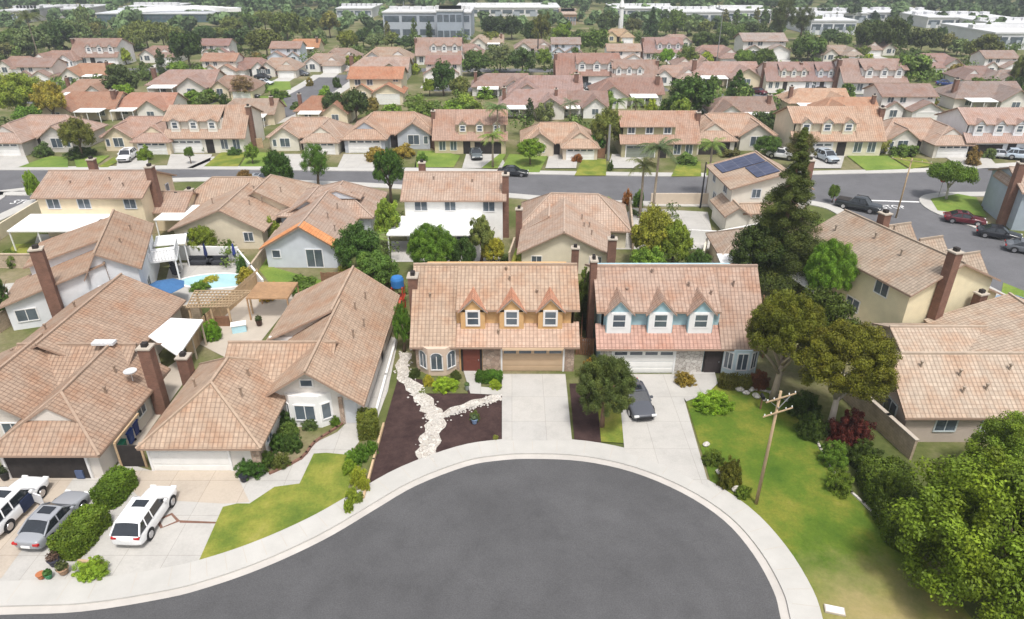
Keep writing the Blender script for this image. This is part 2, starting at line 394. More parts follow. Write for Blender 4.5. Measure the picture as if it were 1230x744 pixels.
# stop line and STOP legend
def decal_bar(name, a, b, w):
    a, b = Vector(a), Vector(b); t = (b - a).normalized(); q = Vector((-t.y, t.x)) * w / 2
    sheet(name, [tuple(a - q), tuple(b - q), tuple(b + q), tuple(a + q)], .018, M['white'])
decal_bar('road_marking', P(1010, 240), P(1108, 243), .45); decal_bar('road_marking', P(0, 231), P(36, 231), .5)
def legend(word, loc, rz, size):
    cu = bpy.data.curves.new('road_marking', 'FONT'); cu.body = word; cu.size = size; cu.align_x = 'CENTER'; cu.align_y = 'CENTER'
    o = bpy.data.objects.new('road_marking', cu); COL.objects.link(o)
    dg = bpy.context.evaluated_depsgraph_get(); dg.update(); me = bpy.data.meshes.new_from_object(o.evaluated_get(dg))
    bpy.data.objects.remove(o); o = bpy.data.objects.new('road_marking', me); COL.objects.link(o); me.materials.clear(); me.materials.append(M['white'])
    o.location = loc; o.rotation_euler = (0, 0, rz); o.scale = (1, 1.6, 1); o['kind'] = 'structure'
legend('STOP', (*P(1073, 249), .019), 0, 1.3); legend('STOP', (*P(30, 243), .019), 0, 1.5)
# upper street running away on the left, and the lanes between the farther rows
def ribbon(name, line, w, z, mat):
    l = smooth_line(line, 4); a = offset(l, w / 2); b = offset(l, -w / 2)
    sheet(name, a + b[::-1], z, mat)
ribbon('street', [P(268, 150), P(320, 140), P(352, 124), P(385, 106), P(400, 96), P(408, 90)], 9.5, .012, M['asphalt2'])
ribbon('sidewalk', [P(268, 150), P(320, 140), P(352, 124), P(385, 106), P(400, 96), P(408, 90)], 14.5, .008, M['concrete'])
for x0, x1, y, w_ in ((520, 800, 106, 9), (830, 1230, 117, 9), (0, 260, 84, 8), (410, 1000, 84, 7), (0, 260, 122, 5)):
    ribbon('street', [P(x0, y), P((x0 + x1) / 2, y + 1), P(x1, y)], w_, .009, M['asphalt2'])
# ------------------------------------------------------------ houses
TAN = (.56, .385, .29); PINK = (.53, .355, .285); RED = (.47, .235, .165); BROWN = (.38, .245, .19); ORANGE = (.60, .32, .17); ROSE = (.46, .30, .27)
WHITE = (.76, .74, .71); CREAM = (.70, .60, .44); BEIGE = (.56, .48, .39); BLUE = (.36, .50, .54); GREY = (.50, .50, .50); PALEBLUE = (.58, .62, .67); TANW = (.55, .42, .28)
HOUSES = []
ROOFK = [(.715, .77, .755)]
class House:
    def __init__(s, name, label, loc, rz=0, wall=WHITE, roof=PINK, fascia=(.30, .19, .13), trim=(.75, .74, .72), detail=True, group=None):
        s.root = empty(name, (loc[0], loc[1], 0), rz, label, 'house', group)
        s.r = MB(); s.w = MB(); s.wall, s.roof, s.fascia, s.trim, s.detail = wall, tuple(a * b for a, b in zip(roof, ROOFK[0])), fascia, trim, detail
    def block(s, x0, x1, y0, y1, ze, zr, axis='x', ridge=None, ends='gg', ov=.5, ove=None, wall=True, ze2=None, inset=None, t=.17, zb=0):
        """roofed block; axis = direction of the ridge; ends at low/high side: g gable, h hip, d gablet over hip"""
        if axis == 'y': a0, a1, b0, b1 = x0, x1, y0, y1; V = lambda a, b, z: (a, b, z)
        else: a0, a1, b0, b1 = y0, y1, x0, x1; V = lambda a, b, z: (b, a, z)
        r = (a0 + a1) / 2 if ridge is None else ridge
        e0 = ze; e1 = ze if ze2 is None else ze2; ove = ov if ove is None else ove
        s0 = (zr - e0) / max(r - a0, .01); s1 = (zr - e1) / max(a1 - r, .01)
        A0, A1 = a0 - ov, a1 + ov; l0, l1 = e0 - s0 * ov, e1 - s1 * ov
        ins = inset if inset is not None else (r - a0)
        B = [b0 - ove, b1 + ove]; Rg = [0, 0]
        for k, e in enumerate(ends):
            sg = 1 if k == 0 else -1
            Rg[k] = B[k] if e == 'g' else (b0 if k == 0 else b1) + sg * ins
        s.r.plate([V(A0, B[0], l0), V(A0, B[1], l0), V(r, Rg[1], zr), V(r, Rg[0], zr)], t)
        s.r.plate([V(A1, B[0], l1), V(A1, B[1], l1), V(r, Rg[1], zr), V(r, Rg[0], zr)], t)
        for k, e in enumerate(ends):
            if e != 'g':
                s.r.plate([V(A0, B[k], l0), V(A1, B[k], l1), V(r, Rg[k], zr)], t)
                if s.detail:
                    for A, l in ((A0, l0), (A1, l1)): s.r.bar(V(A, B[k], l + .01), V(r, Rg[k], zr + .02), .16, 2)
            if e == 'd':
                sg = 1 if k == 0 else -1; hw = (a1 - a0) * .25; q0 = Rg[k] - sg * ins * .58
                zz = zr + .03; zl = zz - hw * s0
                for sd in (-1, 1):
                    s.r.plate([V(r, q0, zz), V(r, Rg[k] + sg * .4, zz), V(r + sd * (hw + .2), Rg[k] + sg * .4, zl - .2 * s0), V(r + sd * (hw + .2), q0, zl - .2 * s0)], .12)
                pts = [(r - hw, zl - .08), (r + hw, zl - .08), (r, zz - .1)]
                s.w.face([V(pt[0], q0 + sg * .12, pt[1]) for pt in pts])
        if s.detail: s.r.bar(V(r, Rg[0], zr + .02), V(r, Rg[1], zr + .02), .18, 2)
        if wall:
            p = [(a0, b0), (a1, b0), (a1, b1), (a0, b1)]
            s.w.hexa([V(a, b, 0)[:2] for a, b in p], zb, min(e0, e1) - .06)
            # attic prism (follows the roof, closes the gables)
            g0 = b0 if ends[0] == 'g' else b0 + ins * 1.0; g1 = b1 if ends[1] == 'g' else b1 - ins * 1.0
            sec = [(a0, min(e0, e1) - .07), (a1, min(e0, e1) - .07), (a1, e1 - .06), (r, zr - .06), (a0, e0 - .06)]
            n = len(s.w.v); s.w.v += [V(a, g0, z) for a, z in sec] + [V(a, g1, z) for a, z in sec]
            s.w.f += [(n, n + 1, n + 2, n + 3, n + 4), (n + 9, n + 8, n + 7, n + 6, n + 5)]; s.w.m += [0, 0]
            for i in range(5):
                j = (i + 1) % 5; s.w.f.append((n + i, n + j, n + 5 + j, n + 5 + i)); s.w.m.append(0)
    def wbox(s, *a): s.w.box(*a)
    def slope(s, poly, t=.15): s.r.plate(poly, t)
    def opening(s, name, cx, cy, z, w, h, ang=0, frame=.09, mull=1, arch=False, fcol=None, pane='pane', pmat=None, parent=None, bars=0, wide=0):
        """window / door unit: frame part with a pane sub-part, facing ang (0 = towards -y)"""
        ca, sa = math.cos(R(ang)), math.sin(R(ang)); nx, ny = sa, -ca
        pt = lambda u, d, zz: (cx + u * ca + nx * d, cy + u * sa + ny * d, zz)
        fm = MB(); pm = MB()
        def rb(u0, u1, z0, z1, d0, d1, mb):
            a = [pt(u0, d0, 0)[:2], pt(u1, d0, 0)[:2], pt(u1, d1, 0)[:2], pt(u0, d1, 0)[:2]]
            mb.hexa(a, z0, z1)
        f = frame; fo = f + wide
        rb(-w / 2 - fo, -w / 2, z - fo, z + h + fo, -.03, .06, fm); rb(w / 2, w / 2 + fo, z - fo, z + h + fo, -.03, .06, fm)
        rb(-w / 2, w / 2, z - fo, z, -.03, .07, fm)
        if not arch: rb(-w / 2, w / 2, z + h, z + h + fo, -.03, .065, fm)
        for k in range(1, mull + 1):
            u = -w / 2 + w * k / (mull + 1); rb(u - .03, u + .03, z, z + h, -.02, .045, fm)
        for k in range(1, bars + 1):
            q = z + h * k / (bars + 1); rb(-w / 2, w / 2, q - .025, q + .025, -.02, .04, fm)
        rb(-w / 2, w / 2, z, z + h, -.02, .02, pm)
        if arch:
            n = 9; R0 = w / 2
            arc = [(R0 * math.cos(math.pi * i / n), R0 * math.sin(math.pi * i / n)) for i in range(n + 1)]
            pm.face([pt(u, .021, z + h + q * .75) for u, q in arc])
            for (u0, q0), (u1, q1) in zip(arc, arc[1:]):
                k = (R0 + fo) / R0
                fm.face([pt(u0, .06, z + h + q0 * .75), pt(u1, .06, z + h + q1 * .75), pt(u1 * k, .06, z + h + q1 * .75 * k), pt(u0 * k, .06, z + h + q0 * .75 * k)])
        o = fm.build(name, M['paint'], parent or s.root, fcol or s.trim)
        if pane and not (parent and parent is not s.root): pm.build(pane, pmat or M['glass'], o)
        elif pane: pm.build(pane, pmat or M['glass'], parent)
        return o
    def window(s, cx, cy, z, w=1.2, h=1.1, ang=0, **k): return s.opening('window', cx, cy, z, w, h, ang, **k)
    def garage(s, cx, cy, w=4.9, h=2.15, ang=0, col=(.80, .79, .76), lights=True, z=.02):
        ca, sa = math.cos(R(ang)), math.sin(R(ang)); nx, ny = sa, -ca
        pt = lambda u, d: (cx + u * ca + nx * d, cy + u * sa + ny * d)
        m = MB(); fr = MB()
        for i in range(4):
            z0 = z + h * i / 4; m.hexa([pt(-w / 2, -.02), pt(w / 2, -.02), pt(w / 2, .03), pt(-w / 2, .03)], z0 + .015, z0 + h / 4 - .012)
            for k in range(8):
                if i == 3 and lights: continue
                u = -w / 2 + w * (k + .5) / 8; m.hexa([pt(u - w / 19, .03), pt(u + w / 19, .03), pt(u + w / 19, .045), pt(u - w / 19, .045)], z0 + .1, z0 + h / 4 - .1)
        d = m.build('garage_door', M['paint'], s.root, col)
        g = MB()
        g.hexa([pt(-w / 2, -.03), pt(w / 2, -.03), pt(w / 2, .005), pt(-w / 2, .005)], z, z + h)
        if lights:
            g2 = MB()
            for k in range(4):
                u = -w / 2 + w * (k + .5) / 4; g2.hexa([pt(u - w / 10, .03), pt(u + w / 10, .03), pt(u + w / 10, .05), pt(u - w / 10, .05)], z + h * .80, z + h * .93)
            g2.build('pane', M['glass'], d)
        for u0, u1 in ((-w / 2 - .14, -w / 2), (w / 2, w / 2 + .14)): fr.hexa([pt(u0, -.02), pt(u1, -.02), pt(u1, .09), pt(u0, .09)], 0, z + h + .14)
        fr.hexa([pt(-w / 2, -.02), pt(w / 2, -.02), pt(w / 2, .09), pt(-w / 2, .09)], z + h, z + h + .14)
        fr.build('door_frame', M['paint'], d, s.trim)
    def door(s, cx, cy, w=1.0, h=2.1, ang=0, col=(.10, .055, .04), z=.1, recess=True):
        ca, sa = math.cos(R(ang)), math.sin(R(ang)); nx, ny = sa, -ca
        pt = lambda u, d: (cx + u * ca + nx * d, cy + u * sa + ny * d)
        m = MB(); m.hexa([pt(-w / 2, -.02), pt(w / 2, -.02), pt(w / 2, .035), pt(-w / 2, .035)], z, z + h)
        for q0, q1 in ((.12, .45), (.55, .92)):
            for u0, u1 in ((-.4, -.06), (.06, .4)): m.hexa([pt(w * u0, .035), pt(w * u1, .035), pt(w * u1, .05), pt(w * u0, .05)], z + h * q0, z + h * q1)
        d = m.build('door', M['paint'], s.root, col)
        k = MB(); k.hexa([pt(w * .42 - .03, .03), pt(w * .42 + .03, .03), pt(w * .42 + .03, .1), pt(w * .42 - .03, .1)], z + h * .46, z + h * .52); k.build('handle', M['metal'], d)
    def chimney(s, x, y, w, d, top, base=0, ang=0):
        m = MB(); m.obox((x, y), ang, w, d, base, top)
        c = m.build('chimney', M['brick'], s.root)
        k = MB(); k.obox((x, y), ang, w + .16, d + .16, top, top + .12); k.obox((x, y), ang, w * .45, d * .5, top + .12, top + .42, 1)
        k.build('chimney_cap', [M['oldconcrete'], M['dark']], c)
    def dormer(s, cx, yf, zs, w, h, yb, pitch=1.0, ov=.22, trimcol=None, arch=False, rcol=None, win=(1.0, 1.15), panel=False):
        """wall-front dormer; yf its face, zs sill level, ridge runs back to yb"""
        wm = MB(); hw = w / 2; zt = zs + h; zp = zt + hw * pitch
        wm.hexa([(cx - hw, yf), (cx + hw, yf), (cx + hw, yb), (cx - hw, yb)], zs - .5, zt)
        wm.face([(cx - hw, yf, zt), (cx + hw, yf, zt), (cx, yf, zp)])
        d = wm.build('dormer', M['stucco'], s.root, s.wall)
        rm = MB()
        for sd in (-1, 1):
            rm.plate([(cx, yf - ov, zp + .1), (cx, yb, zp + .1), (cx + sd * (hw + ov), yb, zt - ov * pitch + .1), (cx + sd * (hw + ov), yf - ov, zt - ov * pitch + .1)], .12)
        rm.build('dormer_roof', [M['tile'], M['paintf']], d, rcol or s.roof)
        fm = MB()
        tc = trimcol or s.trim
        ww, wh = win; zb = zs + (h - wh) * .55
        for a, b, c_, e in ((-ww / 2 - .16, -ww / 2, zb - .14, zb + wh + .16), (ww / 2, ww / 2 + .16, zb - .14, zb + wh + .16), (-ww / 2, ww / 2, zb + wh, zb + wh + .16), (-ww / 2, ww / 2, zb - .14, zb), (-.0, .0, 0, 0), (-ww / 2, ww / 2, zb + wh * .5 - .03, zb + wh * .5 + .03)):
            if b > a: fm.box(cx + a, cx + b, yf - .07, yf + .02, c_, e)
        for sd in (-1, 1): fm.plate([(cx, yf - .08, zp + .02), (cx + sd * (hw + .05), yf - .08, zt + .02 - .05 * pitch), (cx + sd * (hw + .05), yf + .0, zt + .02 - .05 * pitch), (cx, yf + .0, zp + .02)], .17, 0, 0)
        if panel: fm.box(cx - hw + .06, cx + hw - .06, yf - .045, yf + .01, zs - .42, zt + .05)
        fm.build('dormer_window', M['paint'], d, tc)
        pm = MB(); pm.box(cx - ww / 2, cx + ww / 2, yf - .06 if panel else yf - .03, yf + .01, zb, zb + wh); pm.build('pane', M['glass'], d)
        return d
    def bay(s, cx, y, w, dep, h, z0=.45, arch=True, rcol=None, base=None):
        """three-sided bay window with a low base"""
        hw = w / 2; iw = w * .22
        m = MB(); m.hexa([(cx - hw, y + .05), (cx - hw, y - .02), (cx - iw, y - dep), (cx + iw, y - dep), (cx + hw, y - .02), (cx + hw, y + .05)], 0, h)
        b = m.build('bay_window', M['stucco'], s.root, s.wall)
        for (x0, y0, x1, y1) in ((cx - hw, y - .02, cx - iw, y - dep), (cx - iw, y - dep, cx + iw, y - dep), (cx + iw, y - dep, cx + hw, y - .02)):
            mx, my = (x0 + x1) / 2, (y0 + y1) / 2; L = math.hypot(x1 - x0, y1 - y0); an = math.degrees(math.atan2(y1 - y0, x1 - x0))
            s.opening('bay_frame', mx, my, z0 + .25, L * .62, h - z0 - (.95 if arch else .6), an, mull=1, arch=arch, parent=b)
    def patio(s, x0, x1, y0, y1, z, col=(.80, .79, .77), zb=None, posts=3):
        m = MB(); m.plate([(x0, y0, z), (x1, y0, z), (x1, y1, zb or z + .3), (x0, y1, zb or z + .3)], .14, 0, 0)
        p = m.build('patio_cover', M['paint'], s.root, col)
        for k in range(posts):
            x = x0 + .15 + (x1 - x0 - .3) * k / (posts - 1); q = MB(); q.box(x - .06, x + .06, y0 + .1, y0 + .22, 0, z - .1); q.build('post', M['paint'], p, col)
    def vents(s, pts):
        for x, y, z in pts:
            m = MB(); m.tube([(x, y, z - .3), (x, y, z + .28)], [.07, .07], 8); m.lathe((x, y), [(.12, z + .26), (.12, z + .36), (.03, z + .4)], 8)
            m.build('roof_vent', M['ventpaint'], s.root, tuple(c * .75 for c in s.roof))
    def finish(s):
        r = s.r.build('roof', [M['tile'], M['paintf'], M['ridge']], s.root, s.roof)
        s.w.build('wall', M['stucco'], s.root, s.wall)
        HOUSES.append(s.root); return s
M['ventpaint'] = simple('vent_paint', None, .7, .1, 3)
M['paintf'] = simple('fascia_paint', (.34, .235, .175), .7, .1, 2)

def post_row(pts, w, h_, par, col):
    for x, y in pts: m = MB(); m.box(x, x + w, y, y + w, 0, h_); m.build('post', M['paint'], par, col)
# ---- the two dormered houses facing the turning circle
def big_dormer_house(h, mirror, style):
    sx = -1 if mirror else 1
    X = lambda a, b: (min(sx * a, sx * b), max(sx * a, sx * b))
    W = 6.35; ys, yr, yb = 0, 4.7, 10.2
    ov = .5; ze, zr = 2.95, 7.45
    sl = (zr - ze) / (yr + 0.0); le = ze - sl * ov * .5
    x0, x1 = X(-W - .45, W + .45); xs = X(-3.1, W + .45); xl = X(-W - .45, -3.1)
    # long front slope beside the upper storey
    kz = 5.1
    h.slope([(xl[0], -ov, 2.55), (xl[1], -ov, 2.55), (xl[1], yr, zr), (xl[0], yr, zr)], .18)
    # skirt roof below the upper storey
    sk = MB(); sk.plate([(xs[0], -ov, 2.56), (xs[1], -ov, 2.56), (xs[1], 1.25, 2.56 + (1.25 + ov) * .78), (xs[0], 1.25, 2.56 + (1.25 + ov) * .78)], .18)
    sk.build('lower_roof', [M['tile'], M['paintf']], h.root, (.47, .335, .255) if style == 'c' else (.44, .275, .22))
    # upper front slope and the back slope
    h.slope([(xs[0] - (0 if sx > 0 else 0), .75, 5.25), (xs[1], .75, 5.25), (xs[1], yr, zr), (xs[0], yr, zr)], .18)
    h.slope([(x0, yr, zr), (x1, yr, zr), (x1, yb + .5, 5.0), (x0, yb + .5, 5.0)], .18)
    h.r.bar((x0, yr, zr + .02), (x1, yr, zr + .02), .2, 2)
    # walls
    h.w.box(-W, W, 0, yb, 0, 2.7); u = X(-3.1, W); h.w.box(u[0], u[1], 1.15, yb, 2.7, 5.3); uu = X(-W, -3.1); h.w.box(uu[0], uu[1], 4.5, yb, 2.7, 5.3)
    for sd in (-1, 1):
        xe = sd * W; low = (sd == -sx)
        prof = [(0, 2.7), (yb, 2.7), (yb, 5.1), (yr, zr - .12), (0, 2.86)] if low else [(1.15, 2.7), (yb, 2.7), (yb, 5.1), (yr, zr - .12), (1.15, 5.3)]
        a, b = (xe - .2, xe + .006) if sd > 0 else (xe - .006, xe + .2)
        n = len(h.w.v); h.w.v += [(a, y, z) for y, z in prof] + [(b, y, z) for y, z in prof]; k = len(prof)
        h.w.f += [tuple(range(n, n + k)), tuple(range(n + 2 * k - 1, n + k - 1, -1))]; h.w.m += [0, 0]
        for i in range(k):
            j = (i + 1) % k; h.w.f.append((n + i, n + j, n + k + j, n + k + i)); h.w.m.append(0)
    for c in (-1.75, 1.35, 4.45) if style == 'c' else (-1.5, 1.7, 5.0):
        h.dormer(sx * c, .62 if style != 'c' else .75, 3.75, 1.95 if style == 'c' else 2.0, 1.5, 4.2, pitch=1.05 if style == 'c' else 1.1, panel=style != 'c',
                 rcol=(.50, .27, .18) if style == 'c' else tuple(c * .93 for c in h.roof), win=(.85, 1.15) if style == 'c' else (.95, 1.05))
    h.finish()

h = House('dormer_house', 'tan tiled two storey house with orange dormers and tan garage door facing the cul-de-sac', (-1.38, 47.25), 0, (.60, .37, .17), TAN, trim=(.74, .72, .70))
h.garage(3.05, 0, 4.9, 2.1, col=(.50, .36, .235), lights=True)
for a, b in ((-6.40, -2.9), (5.66, 6.42), (-1.0, .44)): m = MB(); m.box(a, b, -.07, 0, 0, 2.55); m.build('stone_facing', M['stone'], h.root)
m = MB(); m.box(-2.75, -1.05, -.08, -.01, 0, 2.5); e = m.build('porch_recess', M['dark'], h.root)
h.door(-1.9, -.1, 1.35, 2.15, col=(.16, .05, .035))
h.wall = (.60, .47, .37); h.bay(-4.65, 0, 3.1, .85, 2.6); h.wall = (.60, .37, .17)
big_dormer_house(h, False, 'c'); h.chimney(-6.75, 3.6, .75, 1.0, 6.9)
h.vents([(-5.3, 2.6, 5.5), (1.2, 3.3, 6.7), (3.4, 2.2, 6.0), (.3, .4, 3.3), (.9, 4.2, 7.1)])
m = MB(); m.box(.6, 5.5, -.55, -.07, 2.28, 2.5); m.build('beam', M['paint'], h.root, (.62, .45, .30))

h = House('dormer_house', 'pink tan tiled two storey house with blue walls and three white peaked dormers', (13.5, 46.95), 0, (.30, .47, .52), PINK, trim=(.80, .80, .79))
h.garage(-2.9, 0, 4.9, 2.15)
for a, b in ((-6.40, -5.5), (-.3, 1.9)): m = MB(); m.box(a, b, -.07, 0, 0, 2.5); m.build('stone_facing', M['palestone'], h.root)
m = MB(); m.box(1.95, 3.5, -.05, -.01, 0, 2.5); m.build('porch_recess', M['dark'], h.root); h.door(2.7, -.08, 1.2, 2.1, col=(.05, .04, .04))
h.wall = (.62, .72, .76); h.bay(4.9, 0, 2.8, .6, 2.5, arch=False); h.wall = (.36, .52, .57)
big_dormer_house(h, True, 'd'); h.chimney(-6.85, 4.0, .5, 1.0, 8.3); h.vents([(-4.2, 2.6, 6.1), (-2.0, 4.1, 7.1), (.8, 2.9, 6.5), (2.5, 2.2, 6.1), (4.6, 3.4, 6.4)])

# ---- long L-shaped single storey house left of the mulch garden (B)
h = House('ranch_house', 'long single storey house with white garage and bay, tan tiled roof beside the mulch garden', (0, 0), 0, (.66, .62, .57), TAN, trim=(.80, .79, .78))
h.block(-17.9, -10.9, 40.2, 49.5, 2.6, 5.0, 'y', ridge=-14.2, ove=.85)
h.block(-19.6, -10.9, 48.6, 56.2, 2.6, 5.15, 'y', ridge=-14.4, ends='gg')
h.block(-23.6, -16.6, 35.1, 44.2, 2.6, 5.0, 'y', ridge=-20.1, ends='hh', inset=3.0)
h.block(-20.6, -13.6, 40.6, 47.0, 2.75, 4.75, 'x', ridge=43.8)
h.garage(-21.1, 35.1, 5.1, 2.15, lights=False)
h.w.box(-17.5, -16.55, 35.0, 36.0, 0, 2.3)
b = MB(); b.hexa([(-16.2, 40.2), (-15.8, 39.75), (-13.7, 39.65), (-12.9, 40.2)], 0, 2.75); h2 = b.build('bay_window', M['stucco'], h.root, (.78, .77, .75))
h.opening('bay_frame', -14.75, 39.69, .75, 1.4, 1.2, -3, parent=h2); h.opening('bay_frame', -13.3, 39.92, .75, .6, 1.25, 34, mull=0, parent=h2); h.opening('bay_frame', -16.0, 39.97, .75, .3, 1.2, -48, mull=0, parent=h2)
h.opening('gable_light', -14.5, 40.2, 3.3, .8, .5, 0, mull=0)
h.door(-11.55, 40.2, .95, 2.0, col=(.55, .56, .58)); h.window(-16.6, 37.2, .9, 1.0, 1.0, 90); h.window(-10.9, 46, .9, 1.4, 1.0, 90); h.window(-10.9, 52, .9, 1.4, 1.0, 90)
for a in ((-17.0, -16.45, 34.95, 36.1, 0, 1.9), (-12.4, -12.1, 40.05, 40.15, 0, 2.4)): m = MB(); m.box(*a); m.build('stone_facing', M['stone'], h.root)
h.vents([(-12.6, 52.5, 4.3), (-13.0, 50.2, 4.5), (-12.4, 46.3, 4.1), (-12.0, 48.5, 3.9), (-22.0, 39.5, 4.0), (-18.6, 40.5, 4.2), (-18.3, 38.2, 4.2)])
# raised clerestory between the two roof levels
m = MB(); m.hexa([(-19.9, 48.35), (-14.5, 48.35), (-14.5, 48.58), (-19.9, 48.58)], 2.2, 2.55); m.build('gable_board', M['paint'], h.root, (.76, .74, .72))
h.finish()

# ---- far left single storey house with open garage (A)
h = House('ranch_house', 'single storey house with open dark garage at the left edge of the photo', (0, 0), 0, (.66, .61, .55), (.49, .33, .25), trim=(.78, .77, .76))
h.block(-33.0, -26.6, 34.4, 43.6, 2.6, 4.7, 'y', ridge=-29.8, ends='dg', inset=3.0)
h.block(-39.4, -30.2, 43.6, 55.0, 2.6, 4.95, 'y', ridge=-34.9, ends='gg')
h.block(-40.6, -32.4, 37.6, 44.4, 2.6, 4.8, 'y', ridge=-35.6, ends='gg')
h.block(-36.5, -28.6, 40.8, 47.2, 2.7, 4.45, 'x', ridge=44.0, ends='gg')
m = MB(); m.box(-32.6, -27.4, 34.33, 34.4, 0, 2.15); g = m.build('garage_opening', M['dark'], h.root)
m = MB(); m.box(-32.4, -27.6, 34.2, 34.32, 2.15, 2.32); m.box(-32.75, -32.6, 34.25, 34.4, 0, 2.3); m.box(-27.4, -27.25, 34.25, 34.4, 0, 2.3); m.build('garage_frame', M['paint'], h.root, (.74, .72, .70))
m = MB(); m.box(-28.3, -27.8, 34.2, 34.3, 0.12, .75); m.build('stored_box', M['plastic'], g, (.08, .11, .2))
h.opening('arch_window', -37.4, 37.6, .6, 1.5, 1.1, 0, arch=True); h.window(-34.2, 37.6, 1.0, 1.2, 1.0); h.window(-26.6, 40, 1.0, 1.0, .9, 90)
h.chimney(-26.0, 41.6, .85, .75, 5.6); h.chimney(-24.6, 43.6, .8, .8, 3.6)
m = MB(); m.plate([(*P(178, 404, 2.7), 2.7), (*P(214, 428, 2.5), 2.5), (*P(244, 384, 2.5), 2.5), (*P(205, 382, 2.7), 2.7)], .12, 0, 0); p = m.build('patio_cover', M['paint'], h.root, (.82, .81, .80))
post_row((P(212, 422, 2.4), P(228, 402, 2.4), P(240, 387, 2.4)), .12, 2.5, p, (.5, .42, .33))
m = MB(); m.lathe((-27.2, 41.0), [(.02, 3.75), (.42, 3.95), (.46, 4.05), (.1, 3.9)], 14); m.tube([(-27.2, 41.0, 3.2), (-27.2, 41, 3.85)], [.03, .03], 6); m.build('satellite_dish', M['paint'], h.root, (.55, .55, .55))
m = MB(); m.box(-31.0, -29.4, 43.3, 43.9, 4.75, 4.95); m.build('skylight', M['paint'], h.root, (.62, .63, .64))
h.vents([(-37.2, 47.5, 3.9), (-37.6, 44, 3.7), (-36.8, 51, 4.1), (-28.0, 39.0, 3.7), (-28.4, 41.2, 4.0), (-35.0, 43.5, 4.6)])
h.finish()

# ---- beige house at the right edge behind the big bright tree (E)
h = House('ranch_house', 'beige stucco single storey house with pale tiled roof at the right edge', (0, 0), 0, (.50, .42, .36), (.60, .45, .36), trim=(.55, .60, .60))
h.block(27.2, 44, 38.1, 45.6, 2.6, 4.95, 'x', ridge=41.9, ov=.4)
h.block(36.0, 48, 42.5, 51.2, 2.6, 4.9, 'y', ridge=42, ends='gg')
h.block(31.0, 48, 46.2, 50.6, 2.6, 3.5, 'x', ridge=48.4, ov=.35)
h.window(27.2, 40.2, .9, 1.5, 1.15, -90, mull=1); h.window(33.5, 38.1, 1.0, 2.0, 1.2, 0, pmat=M['dark']); h.window(38.5, 38.1, 1.0, 2.0, 1.2, 0); h.window(30, 38.1, 1.0, 1.4, 1.2, 0)
h.vents([(31.5, 40.4, 4.2), (29, 41, 4.5), (33, 39.5, 3.6), (35.2, 40.8, 4.4), (31.3, 39.3, 3.5)])
h.finish()

# ---- yellow two-storey on the right, turned (M)
h = House('two_storey_house', 'pale yellow two storey house with two brick chimneys beside the right side street', (37.8, 52.1), R(18), (.74, .66, .45), (.48, .36, .285), trim=(.76, .74, .70))
h.block(-4.5, 4.5, 0.5, 13.6, 5.4, 7.45, 'y', ov=.45)
h.block(4.0, 8.2, 2.2, 13.0, 2.6, 4.4, 'y', ridge=4.2, ends='gg', wall=True)
for yy in (3.4, 7.4, 11.2): h.block(3.4, 5.6, yy - 1.3, yy + 1.3, 5.0, 6.4, 'x', ov=.3)
h.chimney(-1.6, 0.0, .78, .8, 8.7); h.chimney(.5, 9.6, .8, .8, 8.5, 6.3); h.chimney(2.6, -.3, .85, .7, 4.4)
h.window(-4.5, 3.4, 3.7, 1.4, 1.15, -90); h.window(-4.5, 9.8, 3.7, .9, 1.1, -90, mull=0); h.window(-4.5, 6.0, .9, 1.5, 1.1, -90, pmat=M['glass']); h.window(-4.5, 12.2, 3.7, 1.1, 1.1, -90)
m = MB(); m.plate([(-7.8, 7.6, 2.5), (-4.7, 7.6, 2.7), (-4.7, 11.6, 2.7), (-7.8, 11.6, 2.5)], .1, 0, 0); p = m.build('patio_cover', M['paint'], h.root, (.80, .78, .74))
post_row(((-7.7, 7.7), (-7.7, 11.3)), .12, 2.42, p, (.7, .66, .6))
h.vents([(-2.0, 4.6, 6.8), (-1.5, 8.2, 7.0), (-2.6, 12.0, 6.5), (1.4, 9, 7.1)])
h.finish()

# ---- white house with tall brick chimney, left (F)
h = House('split_level_house', 'white walled house with tall brick chimney between the pool yard and the left edge', (-38.0, 56.4), R(20), (.68, .69, .71), (.50, .335, .25), trim=(.74, .73, .72), fascia=WHITE)
h.block(-.4, 3.6, 0.0, 11.6, 4.9, 6.6, 'y', ridge=.6, ov=.4, ze2=4.9)
h.block(-7.6, 1.2, 0.2, 5.6, 2.7, 5.5, 'y', ridge=1.1, ov=.4)
h.block(-6.4, 1.0, 5.4, 11.4, 4.2, 6.1, 'y', ridge=.5, ov=.4)
h.chimney(-3.6, -.35, .95, .8, 7.6)
h.window(.6, 0, 1.9, 1.0, 1.3, 0, pmat=M['glass']); h.window(-6.2, 0.2, .8, 1.6, 1.1, 0); h.window(-5.4, 5.4, 4.5, .5, .4, 0, mull=0)
h.opening('patio_door', 3.6, 3.4, .15, 1.5, 2.0, 90, mull=1); h.window(3.6, 7.5, 3.1, 1.1, 1.0, 90)
m = MB(); m.box(3.6, 6.2, 6.0, 9.6, 2.5, 2.7); b = m.build('balcony', M['paint'], h.root, (.78, .78, .77))
m = MB(); [m.box(6.1, 6.16, 6.0 + k * .3, 6.05 + k * .3, 2.7, 3.7) for k in range(12)]; m.box(6.08, 6.18, 6, 9.6, 3.7, 3.76); [m.box(3.6 + k * .3, 3.65 + k * .3, 6.0, 6.05, 2.7, 3.7) for k in range(9)]; m.box(3.6, 6.18, 5.98, 6.06, 3.7, 3.76); m.build('railing', M['paint'], b, (.6, .6, .6))
post_row(((5.9, 6.05), (5.9, 9.4)), .15, 2.5, b, (.78, .78, .77))
